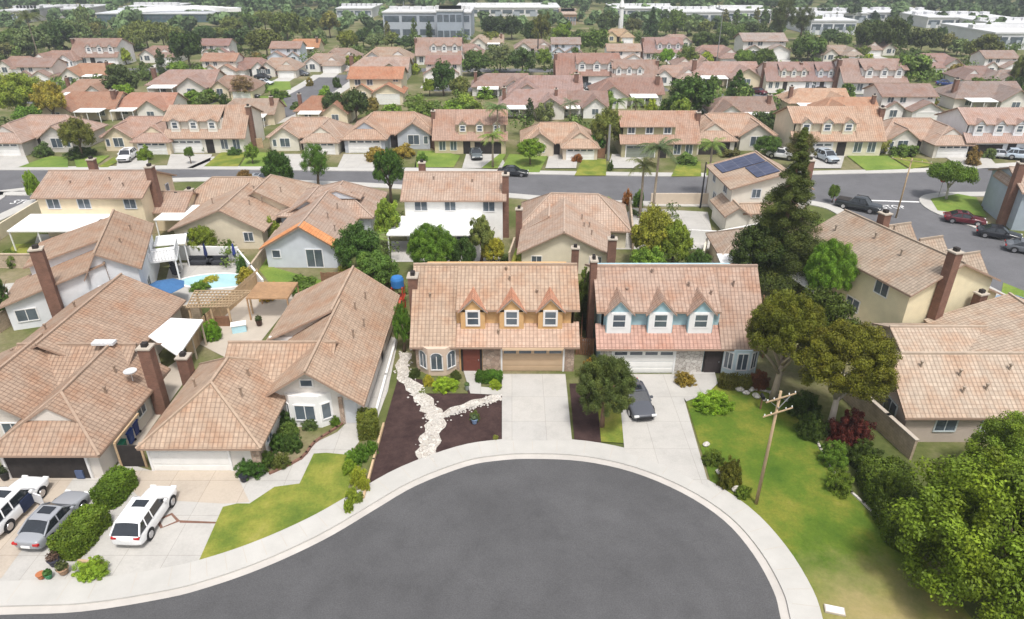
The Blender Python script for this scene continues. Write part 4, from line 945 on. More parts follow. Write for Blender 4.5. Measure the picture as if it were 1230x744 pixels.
def crown_mesh(kind, seed, n, size, fine=1.0):
    """unit crown: radius about 1, z from 0 (underside) to 1 (top); scaled per tree"""
    rg = np.random.default_rng(seed); cs = []; rs = []
    if kind in ('round', 'open', 'mound', 'spread'):
        k = int({'round': 46, 'open': 36, 'mound': 40, 'spread': 52}[kind] * fine)
        lob = rg.normal(size=(5, 3)); lob /= np.linalg.norm(lob, axis=1)[:, None]
        while len(cs) < k:
            d = rg.normal(size=3); d /= np.linalg.norm(d)
            if d[2] < -.55: continue
            r = (.50 + .26 * rg.random()) * (1 + .22 * max(0, (lob @ d).max() - .5)) * (1.0 if rg.random() > .25 else .6)
            if kind == 'open': r *= .75 + .42 * rg.random()
            z = .5 + d[2] * r * .52
            if kind == 'mound': r *= .7 + .55 * rg.random(); z = max(.08, .32 + d[2] * r * .75)
            if kind == 'spread': z = .55 + d[2] * r * .42
            cs.append((d[0] * r * 1.08, d[1] * r * 1.08, z)); rs.append((.16 + .17 * rg.random()) * (.95 if kind == 'open' else 1) * fine ** -.45)
        zs = .55
    elif kind == 'cone':
        for i in range(150):
            z = rg.random() ** 1.15; r = (1 - z) ** .8 * (.35 + .6 * rg.random()); a = rg.random() * 6.28
            cs.append((math.cos(a) * r, math.sin(a) * r, .05 + .92 * z)); rs.append(.06 + .16 * (1 - z) * (.6 + .6 * rg.random()))
    elif kind == 'conifer':               # tiers of drooping branches with gaps
        for i in range(34):
            z = i / 34; rr = (1 - z) ** 1.12 * (.7 + .5 * rg.random()) + .03
            for k in range(max(3, int(10 * (1 - z)))):
                a = rg.random() * 6.28
                for q in (.35, .65, 1.0):
                    if rg.random() < .2 + .15 * z: continue
                    cs.append((math.cos(a) * rr * q, math.sin(a) * rr * q, .04 + .95 * z - .035 * q + .02 * rg.random())); rs.append(.055 + .17 * (1 - z))
    elif kind == 'column':
        for i in range(110):
            z = rg.random(); r = .7 * min(1, 2.2 * (1 - z) ** .6) * rg.random() ** .5; a = rg.random() * 6.28
            cs.append((math.cos(a) * r, math.sin(a) * r, .08 + .86 * z)); rs.append(.3 * min(1, 1.6 * (1.1 - z)))
    elif kind == 'lens':
        for i in range(60):
            r = .82 * rg.random() ** .5; a = rg.random() * 6.28; cs.append((math.cos(a) * r, math.sin(a) * r, .45 + .16 * (rg.random() - .3) * (1 - r * r) * 2)); rs.append(.2)
    elif kind == 'wisp':
        for i in range(110):
            d = rg.normal(size=3); d /= np.linalg.norm(d); r = .85 * rg.random() ** .4
            cs.append((d[0] * r, d[1] * r, .5 + .42 * d[2] * r)); rs.append(.10 + .14 * rg.random())
    A = ASP[kind]; cs = np.array(cs); cs[:, 2] *= A; rs = np.array(rs)
    per = max(4, n // len(cs))
    V, val = leaf_cloud(cs, rs, per, size, seed + 1, droop=.4 if kind in ('conifer', 'wisp') else 0, inner=.3)
    if kind == 'cone' or kind == 'column' or kind == 'conifer': pass
    return mesh_from_leaves('crown', V, val, M['leaf'])
CM = {}
def crown(kind, lod, var):
    key = (kind, lod, var)
    if key not in CM:
        n, size = {0: (120000, .0145), 1: (26000, .030), 2: (6500, .062), 3: (2200, .11)}[lod]
        if kind == 'conifer': size *= 1.15; n = int(n * 1.5)
        if kind == 'wisp': size *= .7
        CM[key] = crown_mesh(kind, hash(kind + 'x') % 1 + sum(map(ord, kind)) * 7 + lod * 31 + var * 101, n, size, {0: 7.5, 1: 3.6, 2: 1.5, 3: 1}[lod])
    return CM[key]
TM = {}
def trunk_mesh(kind, var):
    """unit height trunk; limbs reach up into the crown"""
    key = (kind, var)
    if key in TM: return TM[key]
    rg = random.Random(var * 9 + len(kind)); m = MB()
    if kind in ('cone', 'conifer', 'column'):
        m.tube([(0, 0, 0), (.004, 0, .3), (0, .004, .6), (0, 0, .97)], [.022, .017, .011, .003], 8)
        for i in range(14):
            z = .2 + .7 * i / 14; a = rg.random() * 6.28; L = .16 * (1 - z) + .02
            m.tube([(0, 0, z), (math.cos(a) * L, math.sin(a) * L, z - .01)], [.005, .002], 5)
    else:
        bx, by = rg.uniform(-.03, .03), rg.uniform(-.03, .03)
        m.tube([(0, 0, 0), (bx * .5, by * .5, .15), (bx, by, .32), (bx * 1.4, by, .45)], [.034, .026, .022, .018], 9)
        for i in range(7):
            a = i * .9 + rg.random() * .5; L = .16 + .12 * rg.random(); z0 = .28 + .15 * rg.random(); z1 = .62 + .22 * rg.random()
            m.tube([(bx, by, z0), (bx + math.cos(a) * L * .45, by + math.sin(a) * L * .45, (z0 + z1) * .5), (bx + math.cos(a) * L, by + math.sin(a) * L, z1)], [.015, .010, .004], 6)
    me_o = m.build('trunk', M['bark'], None, smooth=True); me = me_o.data; bpy.data.objects.remove(me_o); TM[key] = me
    return me
def lift(c): return (c[0] * 1.35, c[1] * 1.35, c[2] * .80)
def tree(label, X, Y, h, wd, kind='round', col=(.07, .11, .03), name='tree', lod=None, z0=None, group=None, bark=(.16, .115, .08), lean=0, cat='tree', dx=0, dy=0, depth=None):
    if lod is None: lod = 0 if Y < 42 else 1 if Y < 100 else 2 if Y < 170 else 3
    var = random.randint(0, 3 if lod > 1 else 1)
    t = empty(name, (X, Y, 0), random.random() * 6.28 if lean == 0 else 0, label, cat, group)
    low = {'cone': .06, 'conifer': .08, 'column': .04, 'lens': .42, 'mound': .0, 'wisp': .22, 'round': .22, 'open': .28, 'spread': .3}[kind] if z0 is None else z0
    c = bpy.data.objects.new('crown', crown(kind, lod, var)); COL.objects.link(c); c.parent = t
    c.location = (dx, dy, h * low); c.scale = (wd / 2, (depth or wd) / 2, h * (1 - low) * 1.02 / ASP[kind]); k = lift(col); c.color = (*k, 1)
    k = bpy.data.objects.new('trunk', trunk_mesh('cone' if kind in ('cone', 'conifer', 'column') else 'r', var)); COL.objects.link(k); k.parent = t
    k.scale = (h * 1.0, h * 1.0, h * (.97 if kind in ('cone', 'conifer', 'column') else .9)); k.color = (*bark, 1)
    return t
def tb(label, px, top, bot, wpx, kind='round', col=(.07, .11, .03), **kw):
    X, Y = P(px, bot); h = max(.5, height_for(Y, top)); wd = wpx / ppm(Y, h / 2)
    h *= .98 if kind != 'x' else 1
    return tree(label, X, Y + wd * .15, h, wd, kind, col, **kw)
def shrub(label, px, top, bot, wpx, col=(.07, .12, .03), name='shrub', **kw):
    """a low leafy mound: one mesh, no trunk in view"""
    X, Y = P(px, bot); wd = wpx / ppm(Y); Yc = Y + wd * .35
    h = max(.35, height_for(Yc, top) if top is not None else wd * .6); h = min(h, wd * 1.5)
    lod = 1 if Y < 60 else 2 if Y < 120 else 3
    o = bpy.data.objects.new(name, crown('mound', lod, random.randint(0, 1))); COL.objects.link(o)
    o.location = (X, Yc, -.05 * h); u_ = random.uniform(.82, 1.2); o.scale = (wd / 2 * u_, wd / 2 / u_, h * 1.05 / ASP['mound']); o.rotation_euler = (0, 0, random.random() * 6.28)
    o.color = (*lift(col), 1); return tag(o, label, 'shrub', kw.get('group'))
def hedge(label, a, b, wd, h, col, n=9000, size=.07, name='hedge', kind=None, cat='hedge'):
    """clipped hedge: leaves all over a rounded block"""
    rg = np.random.default_rng(len(label)); a = np.array(a); b = np.array(b); L = np.linalg.norm(b - a)
    m = np.array([(a[0] + b[0]) / 2, (a[1] + b[1]) / 2]); ang = math.atan2(b[1] - a[1], b[0] - a[0])
    u = rg.uniform(-1, 1, n); v = rg.uniform(-1, 1, n); f = rg.integers(0, 5, n)
    hx, hy = L / 2, wd / 2
    p = np.empty((n, 3)); nr = np.zeros((n, 3))
    for k in range(5):
        s = f == k
        if k == 0: p[s] = np.c_[u[s] * hx, v[s] * hy, np.full(s.sum(), h)]; nr[s] = (0, 0, 1)
        elif k < 3: sg = 1 if k == 1 else -1; p[s] = np.c_[u[s] * hx, np.full(s.sum(), sg * hy), (v[s] + 1) / 2 * h]; nr[s] = (0, sg, .2)
        else: sg = 1 if k == 3 else -1; p[s] = np.c_[np.full(s.sum(), sg * hx), v[s] * hy, (u[s] + 1) / 2 * h]; nr[s] = (sg, 0, .2)
    # round the block off and roughen it
    q = np.abs(p[:, :2] / np.array([hx, hy])); cut = np.clip(np.minimum(q[:, 0], q[:, 1]) - .75, 0, 1) * .5
    p[:, :2] *= (1 - cut)[:, None]; p[:, 2] *= 1 - .10 * np.clip(q.max(1) - .75, 0, 1)
    p += np.c_[np.sin(p[:, 1] * 5) * .05, np.sin(p[:, 0] * 4) * .05, np.sin(p[:, 0] * 6 + p[:, 1] * 4) * .06] + rg.normal(size=(n, 3)) * .05
    nn = nr + rg.normal(size=(n, 3)) * .5; nn /= np.linalg.norm(nn, axis=1)[:, None]
    t = np.cross(nn, rg.normal(size=(n, 3))); t /= np.linalg.norm(t, axis=1)[:, None]; bb = np.cross(nn, t); S = (size * (.6 + .8 * rg.random(n)))[:, None]
    V = np.empty((n, 4, 3)); V[:, 0] = p - t * S; V[:, 1] = p + bb * S * .6; V[:, 2] = p + t * S; V[:, 3] = p - bb * S * .6
    me = mesh_from_leaves(name, V.reshape(-1, 3), .5 * rg.random(n) + .5 * (np.sin(p[:, 0] * 2) * np.cos(p[:, 1] * 2) * .5 + .5), M['leaf'])
    # woody core so that one cannot look through
    bm = bmesh.new(); bm.from_mesh(me); q = bmesh.ops.create_cube(bm, size=1)
    for vv in q['verts']: vv.co = Vector((vv.co.x * 2 * hx * .8, vv.co.y * 2 * hy * .75, (vv.co.z + .5) * h * .88))
    bm.to_mesh(me); bm.free()
    o = bpy.data.objects.new(name, me); COL.objects.link(o); o.location = (m[0], m[1], 0); o.rotation_euler = (0, 0, ang); o.color = (*lift(col), 1)
    return tag(o, label, cat, kind=kind)
def palm_mesh(seed, nf=22, L=1.0):
    rg = random.Random(seed); m = MB()
    for i in range(nf):
        a = i * 2.4 + rg.random() * .3; el = rg.uniform(-.15, 1.0); Lf = L * rg.uniform(.8, 1.1)
        pts = []; p = Vector((0, 0, 0)); d = Vector((math.cos(a) * math.cos(el), math.sin(a) * math.cos(el), math.sin(el)))
        for k in range(9): pts.append(p.copy()); p = p + d * Lf / 8; d.z -= .17; d.normalize()
        side = Vector((-math.sin(a), math.cos(a), 0))
        m.tube(pts, [.012 * (1 - k / 10) for k in range(9)], 4, cap=False)
        for k in range(1, 9):
            for q in range(3):
                c = pts[k - 1].lerp(pts[k], q / 3); w_ = Lf * .24 * math.sin(math.pi * (k + .5) / 10)
                for sd in (-1, 1):
                    tip = c + side * sd * w_ + (pts[k] - pts[k - 1]) * 1.0 + Vector((0, 0, -w_ * rg.uniform(.25, .9)))
                    m.face([c, c + (pts[k] - pts[k - 1]) * .28, tip])
    o = m.build('fronds', M['leaf']); me = o.data; bpy.data.objects.remove(o)
    at = me.attributes.new('leafv', 'FLOAT', 'FACE'); at.data.foreach_set('value', [.3 + .5 * rg.random() for _ in me.polygons])
    return me
PALMS = [palm_mesh(s) for s in (1, 2, 3)]
def palm(label, px, bot, top, rad, col=(.12, .17, .05), name='palm_tree', group=None):
    X, Y = P(px, bot); h = height_for(Y, top) - rad * .3
    t = empty(name, (X, Y, 0), random.random() * 6, label, 'palm tree', group)
    f = bpy.data.objects.new('fronds', random.choice(PALMS)); COL.objects.link(f); f.parent = t; f.location = (0, 0, h); f.scale = (rad, rad, rad); f.color = (*col, 1)
    m = MB(); m.tube([(0, 0, 0), (.05, 0, h * .4), (.0, .04, h * .8), (0, 0, h)], [.2, .16, .13, .12], 10); k = m.build('trunk', M['bark'], t, (.34, .28, .21), smooth=True)
    return t

DG = (.035, .062, .018); MG = (.062, .105, .026); BG = (.105, .175, .035); YG = (.19, .24, .045); OL = (.105, .115, .035); OB = (.15, .125, .055); GG = (.12, .145, .085); BLG = (.045, .075, .035)
# near the turning circle
def at(label, X, Y, h, wd, kind, col, **kw): return tree(label, X, Y, h, wd, kind, col, **kw)
at('big bright green tree with dense glossy crown at the lower right corner', 25.9, 25.4, 8.2, 12.4, 'round', (.102, .152, .020), z0=-.12, lod=0)
at('second bright green tree crown cut by the right edge', 31.6, 32.0, 6.2, 8.0, 'round', (.10, .152, .022), z0=.05, lod=0)
at('dark olive tree with twin white trunks over the red leaved bush', 22.8, 39.4, 8.8, 7.4, 'round', (.092, .096, .016), lod=0, bark=(.55, .48, .40), z0=.30)
at('dark olive tree leaning beside the blue house, left of the twin trunked one', 20.0, 43.2, 9.4, 6.4, 'round', (.088, .100, .018), lod=0, bark=(.42, .34, .27), z0=.30)
at('rounded dark tree between the two olive trees, farther back', 24.0, 46.5, 8.0, 6.0, 'round', (.05, .072, .018), lod=1, bark=(.3, .25, .2))
at('tall dark conifer with tan cones rising over the back yards', 26.5, 62.3, 16.4, 7.6, 'conifer', (.062, .082, .028), lod=0, z0=.10, bark=(.22, .14, .09))
at('bright green leafy tree right in front of the tall conifer', 29.4, 57.4, 7.6, 5.0, 'round', (.10, .19, .030), lod=0, z0=.12)
at('dark tree crown touching the left side of the tall conifer', 24.6, 62.5, 7.4, 6.0, 'round', (.035, .055, .018), lod=1)
tb('small round green tree on the mulch strip between the two driveways', 724, 430, 521, 82, 'round', (.07, .095, .04), name='tree', z0=.14, lod=0, bark=(.25, .15, .10))
tb('dense dark green tree at left between the tan and pale blue houses', 338, 178, 243, 41, 'round', (.04, .085, .02), z0=.2, lod=1)
tb('thin green street tree right of the dense one, branches showing', 381, 167, 228, 38, 'wisp', (.07, .14, .03), z0=.15, lod=1)
tb('dark green street tree left of the white two storey house', 469, 178, 246, 41, 'round', (.042, .09, .02), z0=.2, lod=1)
tb('clipped umbrella shaped tree on the corner lawn at right', 1141, 192, 243, 56, 'lens', (.075, .13, .022), z0=.35, lod=1, bark=(.5, .46, .42))
tb('small olive green tree on the lawn between two driveways across the back street', 637, 166, 200, 38, 'round', (.115, .19, .03), lod=1)
tb('grey olive tree at left across the back street', 96, 140, 192, 42, 'round', OL, lod=1, z0=.15)
tb('dark conifer topped shrubby tree before the cream dormer house', 960, 152, 208, 42, 'wisp', (.08, .08, .035), z0=.1, lod=1)
tb('large yellow green tree at the far left, behind the roofs', 32, 84, 150, 62, 'round', (.17, .22, .05), lod=1, z0=.12)
tb('yellowing tree right of the large yellow green one', 66, 95, 152, 44, 'open', (.25, .22, .06), lod=1, z0=.15)
tb('mid green bush tree under the large yellow green tree', 36, 128, 158, 34, 'round', (.085, .16, .035), lod=2)
tb('weeping olive tree beside the pink framed garage house', 728, 128, 186, 42, 'round', (.12, .14, .05), lod=1, z0=.12)
tb('bushy green tree at the foot of the weeping olive tree', 716, 162, 186, 22, 'round', (.05, .12, .03), lod=2, z0=.05)
tb('large dark green tree behind the long brown roof', 829, 92, 146, 60, 'round', (.045, .085, .022), lod=2, z0=.12)
tb('palm like light green clump below the large dark green tree', 818, 118, 150, 28, 'open', (.14, .20, .05), lod=2, z0=.2)
tb('conical dark green tree before the pinkish brown roof', 885, 84, 124, 36, 'cone', (.045, .09, .025), lod=1, z0=.05)
tb('large mid green tree left of the pink gabled houses at upper right', 1092, 63, 110, 56, 'round', (.095, .15, .05), lod=2, z0=.1)
tb('dark multi stemmed tree behind the orange roofed house at left', 150, 76, 122, 42, 'open', (.06, .085, .04), lod=2, z0=.1)
tb('lime green ball tree beside the long brown wall', 150, 100, 126, 25, 'round', (.13, .22, .03), lod=2)
tb('narrow dark cypress at upper left', 196, 56, 92, 14, 'column', BLG, lod=2)
tb('bright hedge tree right of the narrow cypress', 214, 74, 94, 28, 'round', BG, lod=2, z0=.05)
tb('lime bush tree beside the white dormered house at upper left', 151, 56, 78, 15, 'round', YG, lod=3, z0=.05)
tb('tall dark evergreen at upper left before the rose roofs', 226, 34, 82, 42, 'round', DG, lod=2, z0=.05)
tb('dark domed tree left of the olive domed tree', 288, 32, 62, 36, 'round', BLG, lod=3, z0=.05)
tb('olive domed tree above the rose roofed houses', 319, 34, 70, 44, 'round', (.085, .10, .035), lod=2, z0=.05)
tb('large rounded green tree behind the olive domed tree', 345, 11, 52, 40, 'round', (.075, .10, .03), lod=2, z0=.05)
tb('olive brown feathery tree at the end of the upper street', 396, 13, 46, 26, 'open', (.13, .13, .05), lod=3, z0=.15)
tb('reddish bare twigged tree beside the parked dark car', 293, 88, 120, 32, 'wisp', (.17, .12, .09), lod=2, z0=.15)
tb('dark green tree above the brick red roof, left', 402, 110, 145, 30, 'round', (.04, .065, .03), lod=2, z0=.1)
tb('dark green tree above the brick red roof, right', 428, 108, 148, 34, 'round', (.045, .07, .028), lod=2, z0=.1)
tb('round yellow green tree before the office trees', 418, 36, 66, 27, 'round', (.12, .14, .035), lod=2, z0=.15)
tb('smaller round olive tree beneath the round yellow green one', 426, 64, 86, 22, 'round', (.13, .15, .03), lod=3, z0=.05)
tb('grey green bush tree beside the two white garage doors', 443, 70, 88, 14, 'round', GG, lod=3, z0=.05)
tb('dark green tree right of the centre orange roof', 533, 73, 116, 30, 'round', (.04, .08, .025), lod=2, z0=.05)
tb('yellow green bush tree at the dark green tree, left side', 516, 92, 116, 17, 'round', (.16, .22, .04), lod=3, z0=.05)
tb('olive grey tree right of the dark green centre tree', 553, 92, 124, 28, 'open', (.12, .14, .06), lod=2, z0=.05)
tb('low spreading green tree behind the grey house', 505, 118, 148, 44, 'mound', (.10, .15, .045), lod=2, z0=.0)
tb('bright green clump behind the brick fronted dormer house', 560, 112, 134, 34, 'mound', (.15, .21, .05), lod=2, z0=.0)
tb('dark tree cluster near the centre, left tree', 572, 60, 92, 34, 'round', (.06, .10, .035), lod=2, z0=.05)
tb('dark tree cluster near the centre, grey green middle tree', 600, 54, 88, 38, 'round', (.11, .135, .09), lod=2, z0=.05)
tb('dark tree cluster near the centre, dark right tree', 628, 58, 90, 36, 'round', (.05, .085, .03), lod=2, z0=.05)
tb('bright tree at the right end of the dark tree cluster', 653, 58, 84, 22, 'round', (.12, .18, .045), lod=2, z0=.05)
tb('small olive tree above the centre dark cluster', 592, 36, 58, 24, 'round', (.13, .15, .05), lod=3, z0=.1)
tb('narrow dark tree behind the centre street row house', 636, 116, 150, 13, 'column', (.04, .06, .025), lod=2)
tb('silvery shrub tree right of the narrow dark tree', 655, 122, 146, 26, 'mound', (.14, .17, .10), lod=2, z0=.0)
tb('large very dark tree behind the office building, right', 594, 16, 48, 32, 'round', (.03, .05, .022), lod=2, z0=.05)
tb('very dark tree right of the office building', 615, 18, 48, 26, 'round', (.032, .052, .024), lod=2, z0=.05)
tb('tall olive tree before the long white shed', 650, 14, 58, 24, 'open', (.09, .10, .035), lod=2, z0=.1)
tb('dark green tree left of the tall olive one', 637, 24, 54, 18, 'round', DG, lod=3, z0=.05)
tb('vivid green tree beside the tall olive tree', 674, 26, 62, 26, 'open', (.13, .20, .04), lod=2, z0=.1)
tb('wide green tree before the yellow walled house', 716, 34, 68, 36, 'round', (.085, .135, .04), lod=2, z0=.1)
tb('dark tree above the wide green tree', 730, 14, 42, 30, 'open', (.055, .08, .04), lod=2, z0=.1)
tb('conical blue green tree near the white shed at centre right', 782, 8, 50, 24, 'cone', (.04, .07, .045), lod=2)
tb('dull brown green tree left of the conical blue green tree', 760, 20, 44, 22, 'round', (.09, .10, .06), lod=2, z0=.1)
tb('lime round bush tree beside the rose two storey house', 801, 58, 80, 19, 'round', (.12, .23, .03), lod=2, z0=.05)
tb('green tree left of the clipped dark domed trees', 825, 56, 86, 28, 'round', (.085, .12, .04), lod=2, z0=.05)
tb('dark domed tree at upper right centre, left one', 845, 38, 60, 30, 'round', (.055, .085, .025), lod=2, z0=.05)
tb('dark domed tree at upper right centre, right one', 864, 42, 60, 26, 'round', (.05, .075, .025), lod=2, z0=.05)
tb('tallest eucalyptus of the skyline at upper right, feathery crown', 938, -8, 52, 34, 'wisp', (.065, .085, .04), lod=1, z0=.12)
tb('second tall eucalyptus right of the tallest one', 962, 2, 50, 28, 'wisp', (.07, .09, .045), lod=1, z0=.15)
tb('dark tree under the tallest eucalyptus', 906, 24, 54, 36, 'round', (.05, .07, .035), lod=2, z0=.05)
tb('mid green tree pair before the brown hip roof, left tree', 893, 60, 84, 26, 'round', (.10, .16, .04), lod=2, z0=.05)
tb('mid green tree pair before the brown hip roof, right tree', 917, 58, 88, 30, 'round', (.065, .10, .03), lod=2, z0=.05)
tb('spreading green tree at upper right beside the pale roof', 972, 44, 74, 44, 'spread', (.06, .10, .03), lod=2, z0=.1)
tb('huge dark green tree left of the pair at upper right', 1042, 22, 66, 38, 'round', (.045, .065, .028), lod=2, z0=.05)
tb('huge dark green tree right of the pair at upper right', 1068, 20, 66, 40, 'round', (.05, .07, .028), lod=2, z0=.05)
tb('broad dark olive tree next to the huge dark pair', 1108, 32, 66, 44, 'round', (.05, .065, .025), lod=2, z0=.05)
tb('olive feathery tree at the far upper right', 1184, 40, 80, 36, 'open', (.10, .115, .05), lod=2, z0=.1)
tb('dull green tree left of the olive feathery one', 1165, 48, 74, 22, 'round', (.10, .13, .06), lod=3, z0=.05)
tb('small olive bush tree among the roofs at upper right', 1036, 54, 72, 16, 'round', (.11, .14, .05), lod=3, z0=.05)
tb('grey green bush tree near the pale roofs at upper right', 1010, 66, 82, 18, 'round', (.12, .15, .07), lod=3, z0=.05)
tb('light trunked tree at the right edge, upper', 1222, 64, 110, 24, 'open', (.10, .12, .05), lod=2, z0=.15)
tb('dark hedge tree before the tan roofed house left of the cream dormer house', 922, 163, 190, 36, 'round', (.06, .11, .03), lod=1, z0=.02)
tb('dark green shrub tree behind the white roofed gable, right of centre', 925, 132, 156, 42, 'mound', (.045, .07, .03), lod=2, z0=.0)
tb('leafy hedge tree at the house with the blue car', 1180, 92, 114, 34, 'mound', (.085, .13, .035), lod=2, z0=.0)
tb('pale flowering shrub tree beside the cream dormer house', 1057, 166, 186, 24, 'open', (.19, .20, .09), lod=2, z0=.05)
# back yards of the middle block
tb('dark leafy tree left in the thicket beside the pale blue house', 432, 268, 336, 62, 'round', (.05, .10, .03), lod=1, z0=.02)
tb('light green leafy tree low in the thicket', 452, 304, 352, 58, 'round', (.085, .15, .045), lod=1, z0=.02)
tb('palm leaved bright tree behind the thicket beside the white house', 466, 238, 300, 40, 'open', (.16, .23, .05), lod=1, z0=.1)
tb('dense round orange tree behind the roof of the orange dormer house', 519, 270, 336, 66, 'round', (.085, .16, .03), lod=0, z0=.02)
tb('dark tree at the right side of the dense round tree', 556, 284, 332, 36, 'round', (.04, .075, .025), lod=1, z0=.02)
tb('grey green airy tree before the white two storey house', 578, 258, 318, 40, 'open', (.13, .16, .07), lod=1, z0=.05)
tb('yellow flecked shrub tree right of the airy tree', 592, 286, 320, 30, 'round', (.24, .23, .04), lod=1, z0=.02)
tb('broad yellow olive tree in the yard beside the cream house', 783, 246, 322, 58, 'round', (.19, .20, .045), lod=1, z0=.03)
tb('light green tree overlapping the broad yellow olive tree', 808, 264, 326, 44, 'round', (.15, .20, .045), lod=1, z0=.03)
tb('low bright tree under the broad yellow olive tree', 776, 296, 332, 56, 'mound', (.12, .20, .045), lod=1, z0=.0)
tb('green shrub tree beside the white awning', 838, 300, 332, 34, 'mound', (.06, .11, .035), lod=1, z0=.0)
tb('narrow green tree between the two dormered houses', 700, 318, 392, 24, 'column', (.10, .15, .04), lod=1)
tb('dark tree behind the narrow green one', 703, 352, 398, 18, 'column', (.04, .06, .025), lod=1)
tb('bright shrub tree left of the orange dormer house', 485, 362, 424, 24, 'round', (.075, .15, .03), lod=1, z0=.02)
tb('leafy tree at the left edge beyond the block wall', 4, 328, 392, 34, 'round', (.055, .10, .035), lod=1, z0=.02)
tb('lime green tree beside the cream two storey house', 44, 204, 246, 20, 'round', (.15, .24, .04), lod=1, z0=.02)
tb('bushy tree before the cream gable of the pool yard', 245, 272, 310, 36, 'round', (.13, .17, .03), lod=1, z0=.05)
tb('little brown leaved tree by the back street', 295, 203, 226, 19, 'round', (.17, .11, .06), lod=1, z0=.1)
tb('small round street tree before the white three dormered house', 229, 176, 198, 12, 'round', (.09, .15, .04), lod=2, z0=.3)
tb('green round tree on the lawn of the hip roofed house', 303, 173, 198, 18, 'round', (.11, .18, .04), lod=2, z0=.1)
tb('roundish green tree by the back street right of the conifer', 1000, 222, 244, 14, 'round', (.075, .12, .03), lod=2, z0=.1)
palm('tall palm left of the pair above the back street', 783, 268, 170, 2.9, (.10, .14, .06))
palm('thin palm with tan trunk just left of the tall one', 768, 262, 192, 2.3, (.16, .18, .06))
palm('light green palm before the olive dormer house', 848, 236, 168, 2.2, (.15, .22, .05))
palm('green palm before the brick fronted dormer house', 592, 202, 158, 2.3, (.16, .23, .05))
palm('tall palm behind the brick fronted dormer house', 598, 184, 124, 2.4, (.10, .17, .05))
palm('small light palm behind the long brown red roof', 740, 150, 118, 2.2, (.15, .22, .06))
palm('small palm right of the other one behind the brown red roof', 762, 150, 118, 2.2, (.16, .22, .06))
palm('tall thin palm far off at upper left with brown dead skirt', 48, 74, 14, 4.8, (.10, .12, .04))
palm('palm in the small yard of the narrow two storey house', 260, 78, 58, 2.4, (.09, .14, .06))
palm('low palm in the thicket beside the white patio cover', 448, 312, 284, 2.0, (.17, .26, .06))
palm('pale palm among the house fronts in the street row', 684, 150, 120, 2.2, (.15, .17, .10))
# skyline belt and the wood beyond (the trees one can tell apart)
rgx = random.Random(5)
belt = [(8, 50, 72, 40), (22, 34, 70, 34), (40, 30, 70, 40), (58, 28, 66, 34), (74, 24, 62, 40), (92, 22, 60, 38), (104, 5, 46, 18), (112, 26, 56, 34), (130, 34, 56, 30), (146, 32, 60, 34), (160, 30, 62, 32), (176, 24, 60, 36), (196, 28, 58, 30), (210, 32, 52, 26), (246, 30, 54, 28), (262, 32, 52, 28), (278, 20, 44, 26), (300, 14, 40, 28), (318, 12, 38, 28), (372, 20, 44, 22), (384, 34, 52, 18), (436, 34, 58, 26), (452, 40, 60, 28), (470, 38, 60, 24), (486, 44, 62, 26), (500, 42, 60, 24), (466, 24, 50, 10), (498, 20, 52, 10), (516, 24, 50, 10), (696, 36, 56, 22), (800, 22, 44, 20), (812, 10, 44, 26), (826, 20, 44, 24), (846, 22, 44, 22), (872, 26, 48, 26), (888, 30, 54, 26), (996, 36, 56, 24), (1012, 40, 58, 20), (1136, 40, 64, 26), (1150, 46, 68, 22), (1208, 60, 86, 24), (1130, 30, 52, 14), (1164, 26, 52, 10), (1182, 24, 50, 10), (870, 10, 32, 12), (884, 10, 32, 12), (908, 8, 30, 10), (918, 8, 30, 10), (980, 18, 40, 14), (1002, 14, 36, 10)]
word = {0: 'dark green', 1: 'olive', 2: 'mid green', 3: 'grey green', 4: 'brownish green'}
cols = [(.05, .085, .04), (.11, .135, .055), (.085, .13, .05), (.11, .15, .09), (.13, .135, .075)]
marks = [(60, 'at the far left edge'), (120, 'left of the white stadium roof'), (240, 'before the curved white roof'), (300, 'right of the curved white roof'), (390, 'above the upper street'), (520, 'before the glass office building'), (700, 'behind the centre roofs'), (860, 'left of the tall eucalyptus'), (960, 'near the tall eucalyptus'), (1060, 'left of the huge dark pair'), (1170, 'before the white sheds'), (1300, 'at the right edge')]
used = {}
for x, t_, b_, w_ in belt:
    ci = rgx.randint(0, 4); mk = next(m for q, m in marks if x <= q)
    k = 'column' if w_ <= 12 else rgx.choice(['round', 'round', 'open', 'spread'])
    base = f"{word[ci]} {'slender' if w_ <= 12 else 'broad'} skyline tree {mk}"
    n = used[base] = used.get(base, 0) + 1
    lab = base if n == 1 else base + [', next one to the right', ', third from the left', ', fourth from the left', ', fifth from the left'][n - 2]
    tb(lab, x, t_, b_, w_, k, cols[ci], lod=3 if w_ < 25 else 2, z0=.04, group='skyline trees beyond the roofs')
